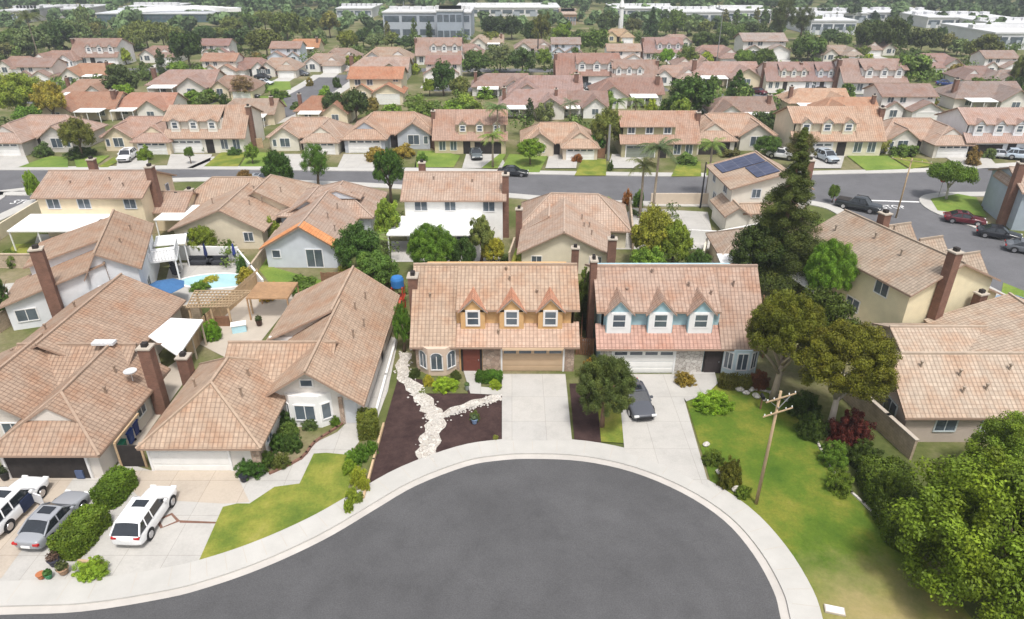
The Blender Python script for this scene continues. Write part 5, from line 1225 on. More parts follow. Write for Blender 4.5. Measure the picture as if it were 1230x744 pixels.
# filler garden greenery between the rows (each a shrub or small tree of its own)
fill = [(20, 98, 112, 26, MG), (12, 112, 128, 20, DG), (100, 60, 72, 16, BG), (88, 84, 96, 14, MG), (232, 112, 128, 30, BG), (250, 108, 124, 20, MG), (270, 116, 130, 14, DG), (330, 108, 124, 18, MG), (312, 104, 112, 20, BG), (390, 106, 116, 14, BG), (372, 96, 104, 10, OB), (498, 78, 90, 12, YG), (560, 72, 84, 16, BG), (660, 96, 108, 10, DG), (676, 96, 118, 10, DG), (712, 78, 92, 16, BG), (690, 60, 76, 16, MG), (736, 74, 86, 12, YG), (758, 108, 120, 12, DG), (782, 120, 140, 14, YG), (798, 122, 142, 18, MG), (730, 112, 132, 16, BG), (850, 66, 82, 20, YG), (858, 92, 108, 14, MG), (900, 104, 116, 12, DG), (938, 110, 120, 14, BG), (1020, 104, 116, 20, MG), (1000, 60, 72, 16, BG), (1086, 104, 116, 26, MG), (1130, 86, 98, 18, BG), (1150, 78, 92, 20, OB), (1160, 104, 118, 24, OB), (1212, 96, 116, 18, MG), (1224, 96, 118, 18, DG), (1120, 118, 128, 16, OB), (655, 120, 134, 22, GG), (582, 108, 120, 22, BG), (545, 122, 140, 30, BG), (470, 126, 142, 26, BG), (446, 120, 134, 16, OB), (120, 60, 74, 12, DG), (176, 64, 74, 10, MG), (240, 84, 96, 22, BG), (308, 66, 80, 14, OB), (350, 60, 74, 12, MG), (404, 96, 106, 12, DG), (140, 116, 130, 20, MG), (188, 94, 106, 18, MG), (60, 100, 116, 14, BG), (975, 76, 88, 18, BG), (940, 84, 96, 12, MG), (1044, 66, 76, 14, YG), (790, 86, 98, 12, DG), (826, 62, 74, 14, OB), (620, 96, 108, 16, DG), (1100, 60, 72, 20, DG), (1130, 66, 80, 22, BG), (1196, 110, 122, 14, MG)]
cw = {DG: 'dark', MG: 'green', BG: 'bright green', YG: 'lime', OB: 'brownish', GG: 'silvery', OL: 'olive'}
used2 = {}
for x, t_, b_, w_, c_ in fill:
    mk = 'left of the upper street' if x < 300 else 'near the upper street' if x < 430 else 'behind the orange roofed house' if x < 560 else 'among the centre rose roofs' if x < 700 else 'behind the olive dormer house' if x < 850 else 'behind the cream dormer house' if x < 1060 else 'among the upper right roofs'
    base = f'{cw[c_]} garden bush {mk}'; n = used2[base] = used2.get(base, 0) + 1
    lab = base if n == 1 else base + [', second from the left', ', third from the left', ', fourth from the left', ', fifth from the left', ', sixth from the left'][min(n - 2, 4)]
    shrub(lab, x, t_ - 2, b_, w_, tuple(q * 1.1 for q in c_), group='bushes in the far gardens')
# far-off wood: one mass nobody could count
def wood(name, label, y0, y1, x0, x1, n, cols_, seed, hh=(7, 13), holes=()):
    rg = np.random.default_rng(seed); cs = []; rs = []
    for i in range(n):
        Y = y0 + (y1 - y0) * rg.random(); X = (x0 + (x1 - x0) * rg.random()) * Y
        if any(a < X / Y < b and c < Y < d for a, b, c, d in holes): continue
        h = rg.uniform(*hh); r = h * .36
        for k in range(4):
            cs.append((X + rg.normal() * r * .5, Y + rg.normal() * r * .5, h * (.3 + .55 * rg.random()))); rs.append(r * (.5 + .4 * rg.random()))
    V, val = leaf_cloud(np.array(cs), np.array(rs), 34, 1.25, seed, inner=.2, aspect=1.3)
    rep = np.repeat(rg.random(len(cs) // 4), 4 * 34); val = np.clip(.25 * val + .75 * rep, 0, 1)
    o = bpy.data.objects.new(name, mesh_from_leaves(name, V, val, M['leaf'])); COL.objects.link(o); o.color = (*cols_, 1)
    return tag(o, label, 'woodland', kind='stuff')
SH = [(.36, .72, 345, 470), (-.34, -.2, 370, 430), (-.18, .12, 385, 440)]
wood('far_wood', 'wooded belt beyond the roofs along the top of the photo', 430, 640, -.95, .95, 1500, (.12, .20, .08), 3, holes=SH)
wood('far_wood', 'hazy green woods on the rising ground at the very top', 640, 1150, -.95, .95, 1700, (.15, .25, .10), 4, (8, 15))
wood('valley_scrub', 'low scrub and hedges between the office buildings and the houses', 300, 430, -.9, .9, 420, (.13, .20, .085), 6, (3, 6.5), holes=[(-.16, .04, 340, 420), (.4, .8, 320, 430)])
wood('valley_scrub', 'scattered street trees between the white warehouses at upper right', 335, 480, .34, .80, 130, (.08, .125, .05), 9, (4, 8))
# ------------------------------------------------------------ far buildings
def slab(label, px0, px1, ybase, ytop, name='warehouse', depth=30, wall=WHITE, strip=None, roofc=(.78, .78, .77), bands=1, cat='building', X2=None):
    a = P(px0, ybase); b = P(px1, ybase); Y = a[1]; h = height_for(Y, ytop)
    h = max(3.6, min(h, 14)) if name != 'warehouse' else max(3.4, min(h, 5.2)); wall = tuple(q * .82 for q in wall); roofc = tuple(q * .74 for q in roofc); r = empty(name, ((a[0] + b[0]) / 2, Y, 0), 0, label, cat); W = b[0] - a[0]
    m = MB(); m.box(-W / 2, W / 2, 0, depth, 0, h); m.build('wall', M['stucco'], r, wall)
    m = MB(); m.box(-W / 2 - .3, W / 2 + .3, -.3, depth + .3, h, h + .5); [m.box(-W / 2 + W * (k + .5) / 7 - 1.5, -W / 2 + W * (k + .5) / 7 + 1.5, depth * .4, depth * .4 + 3, h + .5, h + 1.6) for k in range(7)]
    m.build('roof', M['plastic'], r, roofc)
    for k in range(bands):
        m = MB(); z = h * (k + .35) / bands; n = max(4, int(W / 6))
        for q in range(n): m.box(-W / 2 + W * (q + .08) / n, -W / 2 + W * (q + .92) / n, -.06, 0, z, z + h * .45 / bands)
        w_ = m.build('window_band', M['glass'], r)
    if strip:
        for q in range(6): m = MB(); m.box(-W / 2 + W * (q + .3) / 6, -W / 2 + W * (q + .7) / 6, -.07, 0, 0, min(3.2, h * .6)); m.build('loading_door', M['paint'], r, strip)
    return r
slab('glass and white office building with two floors of blue windows behind the centre roofs', 462, 566, 48, 16, 'office_building', 28, (.50, .54, .60), bands=2)
r = slab('tall blue glazed entrance block of the office building', 526, 556, 52, 14, 'office_entrance', 10, (.40, .45, .52), bands=2)
slab('curved white roofed complex with dark glass base at upper left', 118, 256, 27, 19, 'office_building', 40, (.10, .16, .18), roofc=(.80, .82, .84), bands=1)
slab('upper floor block with dark glass and white roof edge at upper left', 152, 206, 22, 9, 'office_block', 26, (.42, .44, .46), roofc=(.80, .80, .80), bands=1)
m = MB(); 
for i in range(14):
    a0 = -.9 + i * .13; a1 = a0 + .13
    pt = lambda a, r_: (math.sin(a) * r_, math.cos(a) * r_ * .45)
    q = [pt(a0, 34), pt(a1, 34), pt(a1, 27), pt(a0, 27)]; m.hexa(q, 9.0 - abs(i - 7) * .15, 10.6 - abs(i - 7) * .15)
X, Y = P(222, 27); o = m.build('roof_canopy', M['white']); o.location = (X, Y - 6, -3.6); tag(o, 'curved white canopy roof sweeping over the complex at upper left', 'roof canopy')
for lab, a, b, y, t_, w_, rc_ in (
    ('long white shed behind the glass office building', 547, 672, 20, 10, (.74, .72, .70), (.86, .86, .85)),
    ('white shed at the top just right of centre', 737, 812, 22, 11, (.76, .75, .73), (.86, .86, .85)),
    ('pale low building at the upper left edge', 0, 30, 28, 14, (.60, .58, .56), (.76, .76, .76)),
    ('white building left of the office before the hills', 405, 447, 22, 11, (.70, .70, .70), (.82, .82, .82)),
    ('brown and orange store building near the white sheds', 676, 692, 30, 18, (.50, .30, .18), (.60, .45, .35)),
    ('grey low building behind the dark evergreen at upper left', 30, 96, 22, 12, (.55, .54, .53), (.72, .72, .72)),
    ('white warehouse with dark loading bays left of the eucalyptus', 800, 868, 30, 12, (.78, .78, .78), (.86, .86, .86)),
    ('white warehouse directly behind the tall eucalyptus', 872, 925, 28, 12, (.76, .76, .77), (.86, .86, .86)),
    ('white warehouse right of the tall eucalyptus with dark band', 972, 1026, 42, 26, (.76, .77, .79), (.86, .87, .88)),
    ('long white warehouse along the top right, farthest row', 1030, 1128, 26, 16, (.74, .74, .76), (.84, .84, .85)),
    ('white warehouse behind the broad dark olive tree', 1112, 1210, 34, 22, (.74, .74, .75), (.84, .84, .85)),
    ('large white shed at the right edge with pale blue doors', 1190, 1262, 60, 38, (.76, .77, .78), (.86, .86, .86)),
    ('white shed behind the feathery tree at the right edge', 1196, 1270, 42, 30, (.76, .76, .78), (.84, .84, .85)),
    ('pale warehouse strip between eucalyptus and dark pair', 960, 1040, 28, 17, (.70, .70, .72), (.82, .82, .83))):
    slab(lab, a, b, y, t_, 'warehouse', 34, w_, strip=(.35, .38, .42), roofc=rc_)
X, Y = P(745, 38); m = MB(); m.tube([(X, Y, 0), (X, Y, 9), (X, Y, 13)], [1.1, .9, .5], 10); m.lathe((X, Y), [(.9, 9), (1.3, 9.6), (.2, 13.6)], 10); tag(m.build('white_tower', M['white']), 'slim white tower above the yellow walled house', 'tower')
hl = MB()
rr = random.Random(3)
nx, ny = 90, 26
g = [[(-1700 + 3400 * i / nx, 760 + 1500 * (j / ny) ** 1.2, 0) for i in range(nx + 1)] for j in range(ny + 1)]
from mathutils import noise as mn
for j in range(ny + 1):
    for i in range(nx + 1):
        x, y, _ = g[j][i]; k = max(0, (y - 800) / 1400)
        g[j][i] = (x, y, -.5 + k * 55 * (1 + .8 * mn.noise(Vector((x / 420, y / 420, 0)))) + k * 18 * mn.noise(Vector((x / 120, y / 120, 3))))
for j in range(ny):
    for i in range(nx): hl.face([g[j][i], g[j][i + 1], g[j + 1][i + 1], g[j + 1][i]])
o = hl.build('hills', M['hill'], smooth=True); o['kind'] = 'structure'

# ------------------------------------------------------------ lots: driveways, lawns, paths
DW = .135
def lot(name, pts, z, mat, kind='structure'): return sheet(name, pts, z, mat, kind)
C_, L_ = M['slab'], M['lawn']
inner = offset(edge, 2.0)
def edge_px(a, b):            # back of the pavement between two photo x positions
    out = []
    for q in inner:
        zc = q[1] * math.cos(CT) + CH * math.sin(CT); x = 615 + CF * q[0] / zc
        if a <= x <= b and q[1] > 23 and q[0] > -60: out.append((x, q))
    return [q for x, q in out]
def px(*a): return [P(x, y) for x, y in a]
lot('driveway', px((603, 451), (679, 451), (687, 531), (603, 531)), .131, C_)
lot('driveway', px((742, 451), (813, 451), (852, 588), (800, 562), (750, 545)), .131, C_)
lot('mulch_bed', px((478, 455), (487, 440), (492, 455), (603, 470)) + px((603, 531)) + edge_px(437, 600)[::-1], .06, M['mulch'])
lot('mulch_bed', px((684, 462), (716, 462), (722, 534), (690, 530)), .10, M['mulch'])
lot('lawn', px((716, 470), (744, 470), (751, 534), (722, 532)), .105, L_)
lot('lawn', px((822, 475), (860, 455), (905, 462), (935, 470), (965, 492), (1000, 560), (1045, 620), (1100, 660), (1180, 760)) + [(19.5, 22.0)] + edge_px(853, 1100)[::-1], .06, M['drylawn'])
lot('path', px((815, 470), (826, 448), (858, 448), (862, 462), (850, 474), (824, 484)), .132, C_)
lot('garden_bed', px((905, 460), (980, 470), (1030, 500), (1085, 545), (1140, 600), (1230, 744), (1140, 755), (1100, 680), (1045, 620), (1000, 560), (965, 492), (935, 470)), .05, M['soil'])
# left lots
lot('driveway', [(-46, 34.4), (-46, 25.6)] + edge_px(-1200, 437) + px((453, 505), (466, 470), (478, 410)) + [(-10.9, 42), (-10.9, 40.2), (-16.6, 40.2), (-16.6, 35.1), (-24, 35.1), (-26.4, 36), (-26.4, 34.4)], .05, M['slab'])
lot('driveway', [(-40, 26.5), (-28.0, 26.3), (-28.6, 34.3), (-27.0, 34.4), (-33.2, 34.4), (-40, 33.5)], .056, M['slab2'])
lot('path', px((168, 600), (140, 566), (282, 566), (300, 604), (268, 606)), .056, M['slab2'])
lot('lawn', px((236, 682), (268, 610), (285, 606), (300, 606), (330, 586), (360, 582), (377, 546), (392, 545), (425, 548), (424, 570), (409, 618)) + edge_px(240, 405)[::-1][::1], .075, M['lawn'])
lot('garden_bed', px((425, 540), (453, 505), (462, 510), (437, 604), (410, 618), (424, 570)), .08, M['soil'])
lot('garden_bed', px((352, 500), (362, 497), (425, 500), (405, 520), (378, 533), (358, 552), (325, 570), (318, 560), (322, 535)), .06, M['soil'])
lot('side_path', px((478, 408), (470, 405), (437, 480), (430, 497), (455, 497), (462, 470)), .055, C_)
lot('side_yard', px((190, 450), (232, 420), (228, 450), (150, 560), (120, 545)), .045, M['oldconcrete'])
lot('brick_inlay', px((193, 636), (187, 626), (207, 617), (217, 627)), .062, M['brick']); lot('inlay_centre', px((196, 634), (192, 626), (206, 620), (212, 627)), .068, C_)
lot('brick_strip', px((216, 626), (262, 628), (262, 630), (216, 629)), .062, M['brick'])
# dry creek of white pebbles
cr = MB()
def creek(line, w0, w1):
    l = smooth_line(line, 6); n = len(l)
    a = [offset(l, (w0 + (w1 - w0) * i / n) / 2 * (1 + .25 * math.sin(i * 1.3)))[i] for i in range(n)]; b = [offset(l, -(w0 + (w1 - w0) * i / n) / 2 * (1 + .25 * math.cos(i * 1.7)))[i] for i in range(n)]
    return a + b[::-1]
lot('pebble_creek', creek(px((487, 425), (484, 450), (500, 470), (515, 490), (524, 506), (516, 530), (512, 556), (508, 566)), .95, 1.55), .085, M['pebble'])
lot('pebble_creek', creek(px((522, 505), (545, 494), (575, 484), (602, 478)), .6, .9), .09, M['pebble'])
rp = random.Random(11)
st = MB()
for i in range(800):
    if rp.random() < .7:
        t = rp.random(); L_pts = px((487, 425), (484, 450), (500, 470), (515, 490), (524, 506), (516, 530), (512, 556)); k = t * (len(L_pts) - 1); i0 = min(int(k), len(L_pts) - 2); f_ = k - i0
        x = L_pts[i0][0] * (1 - f_) + L_pts[i0 + 1][0] * f_ + rp.gauss(0, .3); y = L_pts[i0][1] * (1 - f_) + L_pts[i0 + 1][1] * f_ + rp.gauss(0, .3)
    else:
        t = rp.random(); q0 = P(522, 505); q1 = P(602, 478); x = q0[0] + (q1[0] - q0[0]) * t; y = q0[1] + (q1[1] - q0[1]) * t + rp.gauss(0, .25)
    r_ = rp.uniform(.04, .10); st.lathe((x, y), [(r_ * .8, .08), (r_, .08 + r_ * .4), (r_ * .5, .08 + r_ * .8)], 6)
tag(st.build('pebbles', simple('pebble_stone', (.50, .47, .43), .9, .25, 6)), 'rounded white pebbles scattered along the dry creek bed', 'pebbles', kind='stuff')
lot('planter_bed', px((498, 448), (555, 446), (562, 474), (500, 474), (512, 462)), .095, M['soil'])
lot('path', px((556, 444), (578, 444), (578, 466), (603, 468), (603, 476), (565, 474)), .10, C_)
# low walls, kerb borders and fences
def wall_line(name, label, pts, h, t, mat, cat, color=None, cap=None, base=0, kind=None):
    m = MB()
    for (x0, y0), (x1, y1) in zip(pts, pts[1:]):
        a = math.atan2(y1 - y0, x1 - x0); L = math.hypot(x1 - x0, y1 - y0)
        m.obox(((x0 + x1) / 2, (y0 + y1) / 2), a, L + t * .98, t, base, h)
    if not cap:
        o = m.build(name, mat, None, color); return tag(o, label, cat)
    r = empty(name, (0, 0, 0), 0, label, cat); c0 = pts[0]; r.location = (*c0, 0)
    o = m.build('panel', mat, r, color); o.data.transform(Matrix.Translation((-c0[0], -c0[1], 0)))
    k = MB()
    for (x0, y0), (x1, y1) in zip(pts, pts[1:]):
        a = math.atan2(y1 - y0, x1 - x0); L = math.hypot(x1 - x0, y1 - y0); k.obox(((x0 + x1) / 2, (y0 + y1) / 2), a, L + t * 1.4, t + .1, h, h + .07)
    o = k.build('cap', cap, r, color); o.data.transform(Matrix.Translation((-c0[0], -c0[1], 0))); return r
def fence(label, pts, h=1.75, mat='wood'):
    r = empty('board_fence', (*pts[0], 0), 0, label, 'fence'); m = MB(); c0 = pts[0]; posts = []
    for (x0, y0), (x1, y1) in zip(pts, pts[1:]):
        a = math.atan2(y1 - y0, x1 - x0); L = math.hypot(x1 - x0, y1 - y0); n = max(1, int(L / .16)); rr_ = random.Random(int(L * 100))
        for i in range(n):
            t = (i + .5) / n; m.obox((x0 + (x1 - x0) * t - c0[0], y0 + (y1 - y0) * t - c0[1]), a, .145, .03, .04, h + rr_.uniform(-.03, .03))
        m.obox(((x0 + x1) / 2 - c0[0], (y0 + y1) / 2 - c0[1]), a, L, .07, h * .75, h * .75 + .08)
        k = max(1, int(L / 2.4)); posts += [(x0 + (x1 - x0) * q / k - c0[0], y0 + (y1 - y0) * q / k - c0[1]) for q in range(k + 1)]
    m.build('boards', M[mat], r)
    if len(posts) < 14:
        for x, y in posts: q = MB(); q.box(x - .06, x + .06, y - .06, y + .06, 0, h + .08); q.build('post', M[mat], r)
    return r
wall_line('low_wall', 'white kerb wall dividing the mulch garden from the long house path', px((476, 412), (464, 455), (452, 500)), .45, .18, M['white'], 'low wall')
wall_line('timber_edging', 'tan timber edging between green bed and dark mulch', px((461, 512), (449, 555), (437, 600)), .28, .14, M['tanwood'], 'edging')
wall_line('block_wall', 'tan block wall running down behind the red leaved bush', px((1004, 470), (1030, 494), (1060, 522), (1092, 552)), 1.7, .2, M['siding'], 'wall', cap=M['oldconcrete'])
wall_line('stone_border', 'pale stone border curving along the right lawn', smooth_line(px((893, 468), (930, 474), (965, 500), (985, 540), (1010, 580), (1050, 618), (1085, 655)), 3), .16, .16, M['pebble'], 'garden border')
wall_line('brick_border', 'curved brick border around the bed under the white bay', smooth_line(px((425, 500), (405, 515), (378, 533), (362, 552), (325, 570)), 3), .2, .16, M['brick'], 'garden border')
wall_line('brick_border', 'brick edging round the lime hedge strip between the driveways', px((122, 678), (96, 676)), .2, .16, M['tanwood'], 'garden border')
fence('tan timber fence stretching beside the pergola to the tan rooftops', px((312, 342), (250, 398), (228, 432)), 1.7, 'tanwood')
fence('brown timber fence behind the blue dormered house yard', px((690, 352), (700, 372), (697, 425)), 1.7, 'wood')
fence('dark wooden side gate fence right of the orange dormer house', px((692, 426), (712, 428)), 1.7, 'wood')
fence('tan wood fence beyond the blue house tree', px((914, 375), (916, 430)), 1.7, 'wood')
wall_line('block_wall', 'tan block wall at the back of the far left yard', px((0, 400), (14, 390), (62, 384), (110, 384)), 1.7, .2, M['siding'], 'wall', cap=M['siding'])
wall_line('block_wall', 'brown block wall across the slope at the left edge', px((0, 322), (60, 322), (95, 318)), 1.6, .2, M['siding'], 'wall', cap=M['siding'])
wall_line('block_wall', 'cream wall along the left side street', px((-40, 330), (0, 288), (50, 256)), 1.7, .2, M['stucco'], 'wall', (.66, .58, .44))
wall_line('block_wall', 'white wall around the back of the pool yard', px((205, 318), (210, 312), (288, 314)), 1.7, .2, M['stucco'], 'wall', (.78, .77, .75))
wall_line('block_wall', 'white sloping wall between pool yard and green lawn', px((288, 314), (318, 352)), 1.5, .2, M['stucco'], 'wall', (.76, .75, .72))
wall_line('block_wall', 'brown block wall between the rooftop and the pergola', px((212, 384), (242, 384)), 1.5, .2, M['siding'], 'wall')
wall_line('block_wall', 'rose brown wall between tan house and green side lawn', px((302, 336), (340, 282)), 1.5, .2, M['siding'], 'wall')
wall_line('block_wall', 'tan wall along the back street beside the palms', px((782, 246), (862, 246)), 1.6, .2, M['stucco'], 'wall', (.60, .50, .40))
wall_line('block_wall', 'white walled enclosure beside the solar house', px((798, 290), (860, 293), (915, 282)), 1.6, .2, M['stucco'], 'wall', (.76, .75, .72))
wall_line('block_wall', 'long brown wall below the pink tiled house at upper left', px((90, 131), (184, 131)), 1.8, .25, M['siding'], 'wall')
wall_line('block_wall', 'cream garden wall beside the small tan roofed building', px((842, 322), (848, 298)), 1.6, .2, M['stucco'], 'wall', (.68, .62, .5))
wall_line('block_wall', 'wall between the yards left of the cream house', px((618, 300), (612, 318)), 1.5, .2, M['siding'], 'wall')
wall_line('block_wall', 'wall along the right side of the cream house', px((760, 300), (756, 250)), 1.5, .2, M['siding'], 'wall')
fence('dark fence between the thicket and the tan rear roof', px((388, 346), (475, 342)), 1.7, 'wood')
# back yards
lot('patio', px((190, 372), (205, 316), (290, 316), (300, 345), (232, 372)), .03, C_)
lot('patio', px((40, 300), (135, 300), (135, 282), (45, 282)), .03, C_)
lot('patio', px((470, 315), (600, 315), (600, 290), (470, 290)), .03, C_)
lot('patio', px((700, 300), (760, 250), (850, 255), (860, 300)), .03, C_)
lot('patio', px((840, 330), (860, 290), (980, 290), (990, 340)), .03, C_)
lot('patio', px((0, 392), (60, 380), (110, 330), (0, 342)), .03, C_)
lot('side_yard', px((988, 400), (960, 340), (1000, 300), (1110, 400)), .03, M['oldconcrete'])
lot('side_yard', px((1110, 410), (1230, 420), (1235, 350), (1190, 382), (1110, 392)), .032, M['oldconcrete'])
lot('patio_deck', px((232, 410), (300, 350), (360, 352), (290, 440)), .04, M['oldconcrete'])
lot('lawn', px((306, 318), (322, 300), (330, 322), (372, 334), (400, 340), (330, 348)), .04, M['greenlawn'])
lot('lawn', px((0, 320), (16, 294), (68, 292), (64, 312)), .04, M['lawn'])
lot('lawn', px((610, 318), (620, 300), (700, 318)), .04, M['lawn'])
lot('lawn', px((1200, 366), (1230, 372), (1230, 350), (1205, 340)), .05, M['greenlawn'])
lot('lawn', px((1117, 240), (1150, 234), (1172, 238), (1185, 262), (1160, 258), (1126, 254)), .13, M['greenlawn'])
lot('lawn', px((730, 236), (745, 246), (748, 262), (735, 262)), .05, M['greenlawn'])
# lots across the back street
for x0, x1, xb0, xb1 in ((0, 38, 0, 30), (140, 178, 142, 178), (200, 250, 205, 255), (330, 370, 338, 374), (405, 450, 413, 455), (555, 610, 560, 600), (655, 692, 660, 695), (730, 770, 735, 775), (945, 1010, 965, 1015), (1155, 1200, 1130, 1185)):
    lot('driveway', px((x0, 203), (x1, 203), (xb1, 186), (xb0, 186)), .124, C_)
lot('path', px((225, 203), (232, 203), (262, 190), (256, 189)), .124, C_)
for pts, mt in (([(22, 202), (82, 202), (82, 190), (60, 188)], 'greenlawn'), ([(92, 202), (112, 202), (132, 188), (88, 188)], 'greenlawn'), ([(118, 202), (130, 202), (150, 190), (136, 190)], 'lawn'), ([(245, 201), (286, 201), (298, 182), (268, 182)], 'lawn'), ([(288, 201), (325, 201), (328, 185), (300, 183)], 'greenlawn'),
                ([(455, 202), (500, 202), (500, 180), (470, 184)], 'soil'), ([(498, 202), (545, 202), (553, 188), (530, 182), (502, 182)], 'greenlawn'), ([(578, 203), (598, 203), (608, 186), (600, 186)], 'greenlawn'), ([(600, 208), (648, 208), (658, 188), (612, 186)], 'greenlawn'),
                ([(690, 212), (728, 212), (728, 192), (700, 192)], 'lawn'), ([(806, 213), (842, 213), (842, 195), (815, 195)], 'lawn'), ([(848, 212), (862, 212), (866, 196), (850, 196)], 'lawn'), ([(1017, 188), (1040, 206), (1090, 204), (1066, 188)], 'greenlawn'), ([(1068, 188), (1094, 204), (1118, 200), (1112, 192)], 'lawn')):
    lot('lawn' if mt != 'soil' else 'garden_bed', px(*pts), .125, M[mt])
# far zone paving glimpsed between the rows
for pts in ([(430, 90), (500, 90), (502, 84), (430, 84)], [(920, 112), (1012, 112), (1008, 104), (925, 104)], [(1020, 124), (1120, 130), (1160, 118), (1100, 108)], [(60, 92), (100, 92), (96, 82), (64, 82)], [(676, 112), (740, 112), (736, 102), (676, 102)]):
    lot('driveway', px(*pts), .03, C_)
for pts in ([(290, 128), (345, 128), (338, 116), (300, 116)], [(304, 110), (350, 108), (348, 98), (310, 98)], [(926, 122), (970, 122), (960, 112), (930, 112)], [(1000, 118), (1030, 118), (1020, 108), (1000, 108)]):
    lot('lawn', px(*pts), .034, M['greenlawn'])

# ------------------------------------------------------------ cars
def make_car(kind):
    """unit object pieces; length along y, nose towards -y"""
    if kind == 'sedan': L, W, hb, zr = 4.7, 1.82, .92, 1.44; st_ = [(-2.35, .48, .62, .70), (-2.28, .30, .68, .84), (-1.9, .22, .78, .9), (-1.2, .2, .90, .91), (-.6, .2, .96, .91), (.3, .2, .98, .91), (1.2, .2, .98, .91), (1.75, .22, 1.0, .9), (2.2, .28, .98, .84), (2.35, .42, .90, .76)]; cab = (-.95, -.2, .95, 1.75)
    elif kind == 'suv': L, W, hb, zr = 4.75, 1.92, 1.08, 1.70; st_ = [(-2.38, .5, .75, .74), (-2.3, .34, .88, .88), (-1.9, .26, .98, .95), (-1.1, .24, 1.06, .96), (-.6, .24, 1.08, .96), (.5, .24, 1.1, .96), (1.6, .24, 1.12, .96), (2.15, .28, 1.12, .94), (2.34, .36, 1.08, .88), (2.4, .48, .9, .84)]; cab = (-1.05, -.35, 1.75, 2.3)
    else: L, W, hb, zr = 5.6, 1.98, 1.12, 1.80; st_ = [(-2.8, .55, .9, .8), (-2.7, .4, 1.02, .94), (-2.2, .34, 1.08, .99), (-1.4, .34, 1.12, .99), (0, .34, 1.14, .99), (.9, .34, 1.14, .99), (2.6, .34, 1.14, .98), (2.75, .4, 1.12, .95), (2.8, .5, 1.0, .93)]; cab = (-1.35, -.75, .55, .95)
    b = MB(); rings = []
    for y, z0, z1, hw in st_:
        n0 = len(b.v); zm = z0 + (z1 - z0) * .62
        b.v += [(-hw * .94, y, z0), (-hw, y, z0 + .12), (-hw, y, zm), (-hw * .93, y, z1 - .02), (-hw * .6, y, z1 + .025), (hw * .6, y, z1 + .025), (hw * .93, y, z1 - .02), (hw, y, zm), (hw, y, z0 + .12), (hw * .94, y, z0)]; rings.append(n0)
    for a, c in zip(rings, rings[1:]):
        for q in range(10):
            r_ = (q + 1) % 10; b.f.append((a + r_, a + q, c + q, c + r_)); b.m.append(0)
    b.f.append(tuple(rings[0] + q for q in range(10))); b.m.append(0); b.f.append(tuple(rings[-1] + q for q in range(9, -1, -1))); b.m.append(0)
    y0, y1, y2, y3 = cab; hw = W / 2 * .93; ht = W / 2 * .77; zb = hb - .02; zt = zr
    G = {}
    bl, br_, tl, tr = (-hw, y0, zb), (hw, y0, zb), (-ht, y1, zt - .05), (ht, y1, zt - .05)
    Bl, Br, Tl, Tr = (-hw, y3, zb + .03), (hw, y3, zb + .03), (-ht, y2, zt - .06), (ht, y2, zt - .06)
    parts = {}
    m = MB(); m.face([bl, br_, tr, tl]); parts['windscreen'] = m
    m = MB(); m.face([Br, Bl, Tl, Tr]); parts['rear_window'] = m
    for sd, A, B, C, D in ((-1, bl, tl, Tl, Bl), (1, br_, tr, Tr, Br)):
        m = MB(); m.face([A, B, C, D] if sd < 0 else [D, C, B, A]); parts.setdefault('side_window', []).append(m)
    rf = MB(); n = 6
    # painted roof with pillars
    for k in range(n):
        x0, x1 = -ht + 2 * ht * k / n, -ht + 2 * ht * (k + 1) / n
        zz = lambda x: zt + .02 - .07 * (x / ht) ** 2
        rf.face([(x0, y1 - .05, zz(x0) - .03), (x1, y1 - .05, zz(x1) - .03), (x1, (y1 + y2) / 2, zz(x1)), (x0, (y1 + y2) / 2, zz(x0))]); rf.face([(x0, (y1 + y2) / 2, zz(x0)), (x1, (y1 + y2) / 2, zz(x1)), (x1, y2 + .05, zz(x1) - .04), (x0, y2 + .05, zz(x0) - .04)])
    for A, B in ((bl, tl), (br_, tr), (Bl, Tl), (Br, Tr)): rf.bar(A, B, .085)
    for sd in (-1, 1):
        ym = (y0 + y3) / 2 + .1; rf.bar((sd * hw, ym, zb), (sd * ht, ym - .05, zt - .05), .07); rf.bar((sd * ht, y1, zt - .05), (sd * ht, y2, zt - .06), .07)
        if kind == 'suv': rf.bar((sd * (hw - .01), (y2 + ym) / 2 + .2, zb), (sd * ht, (y2 + ym) / 2 + .1, zt - .05), .07)
    return L, W, b, parts, rf, zt
CARP = {}
WHEEL = None
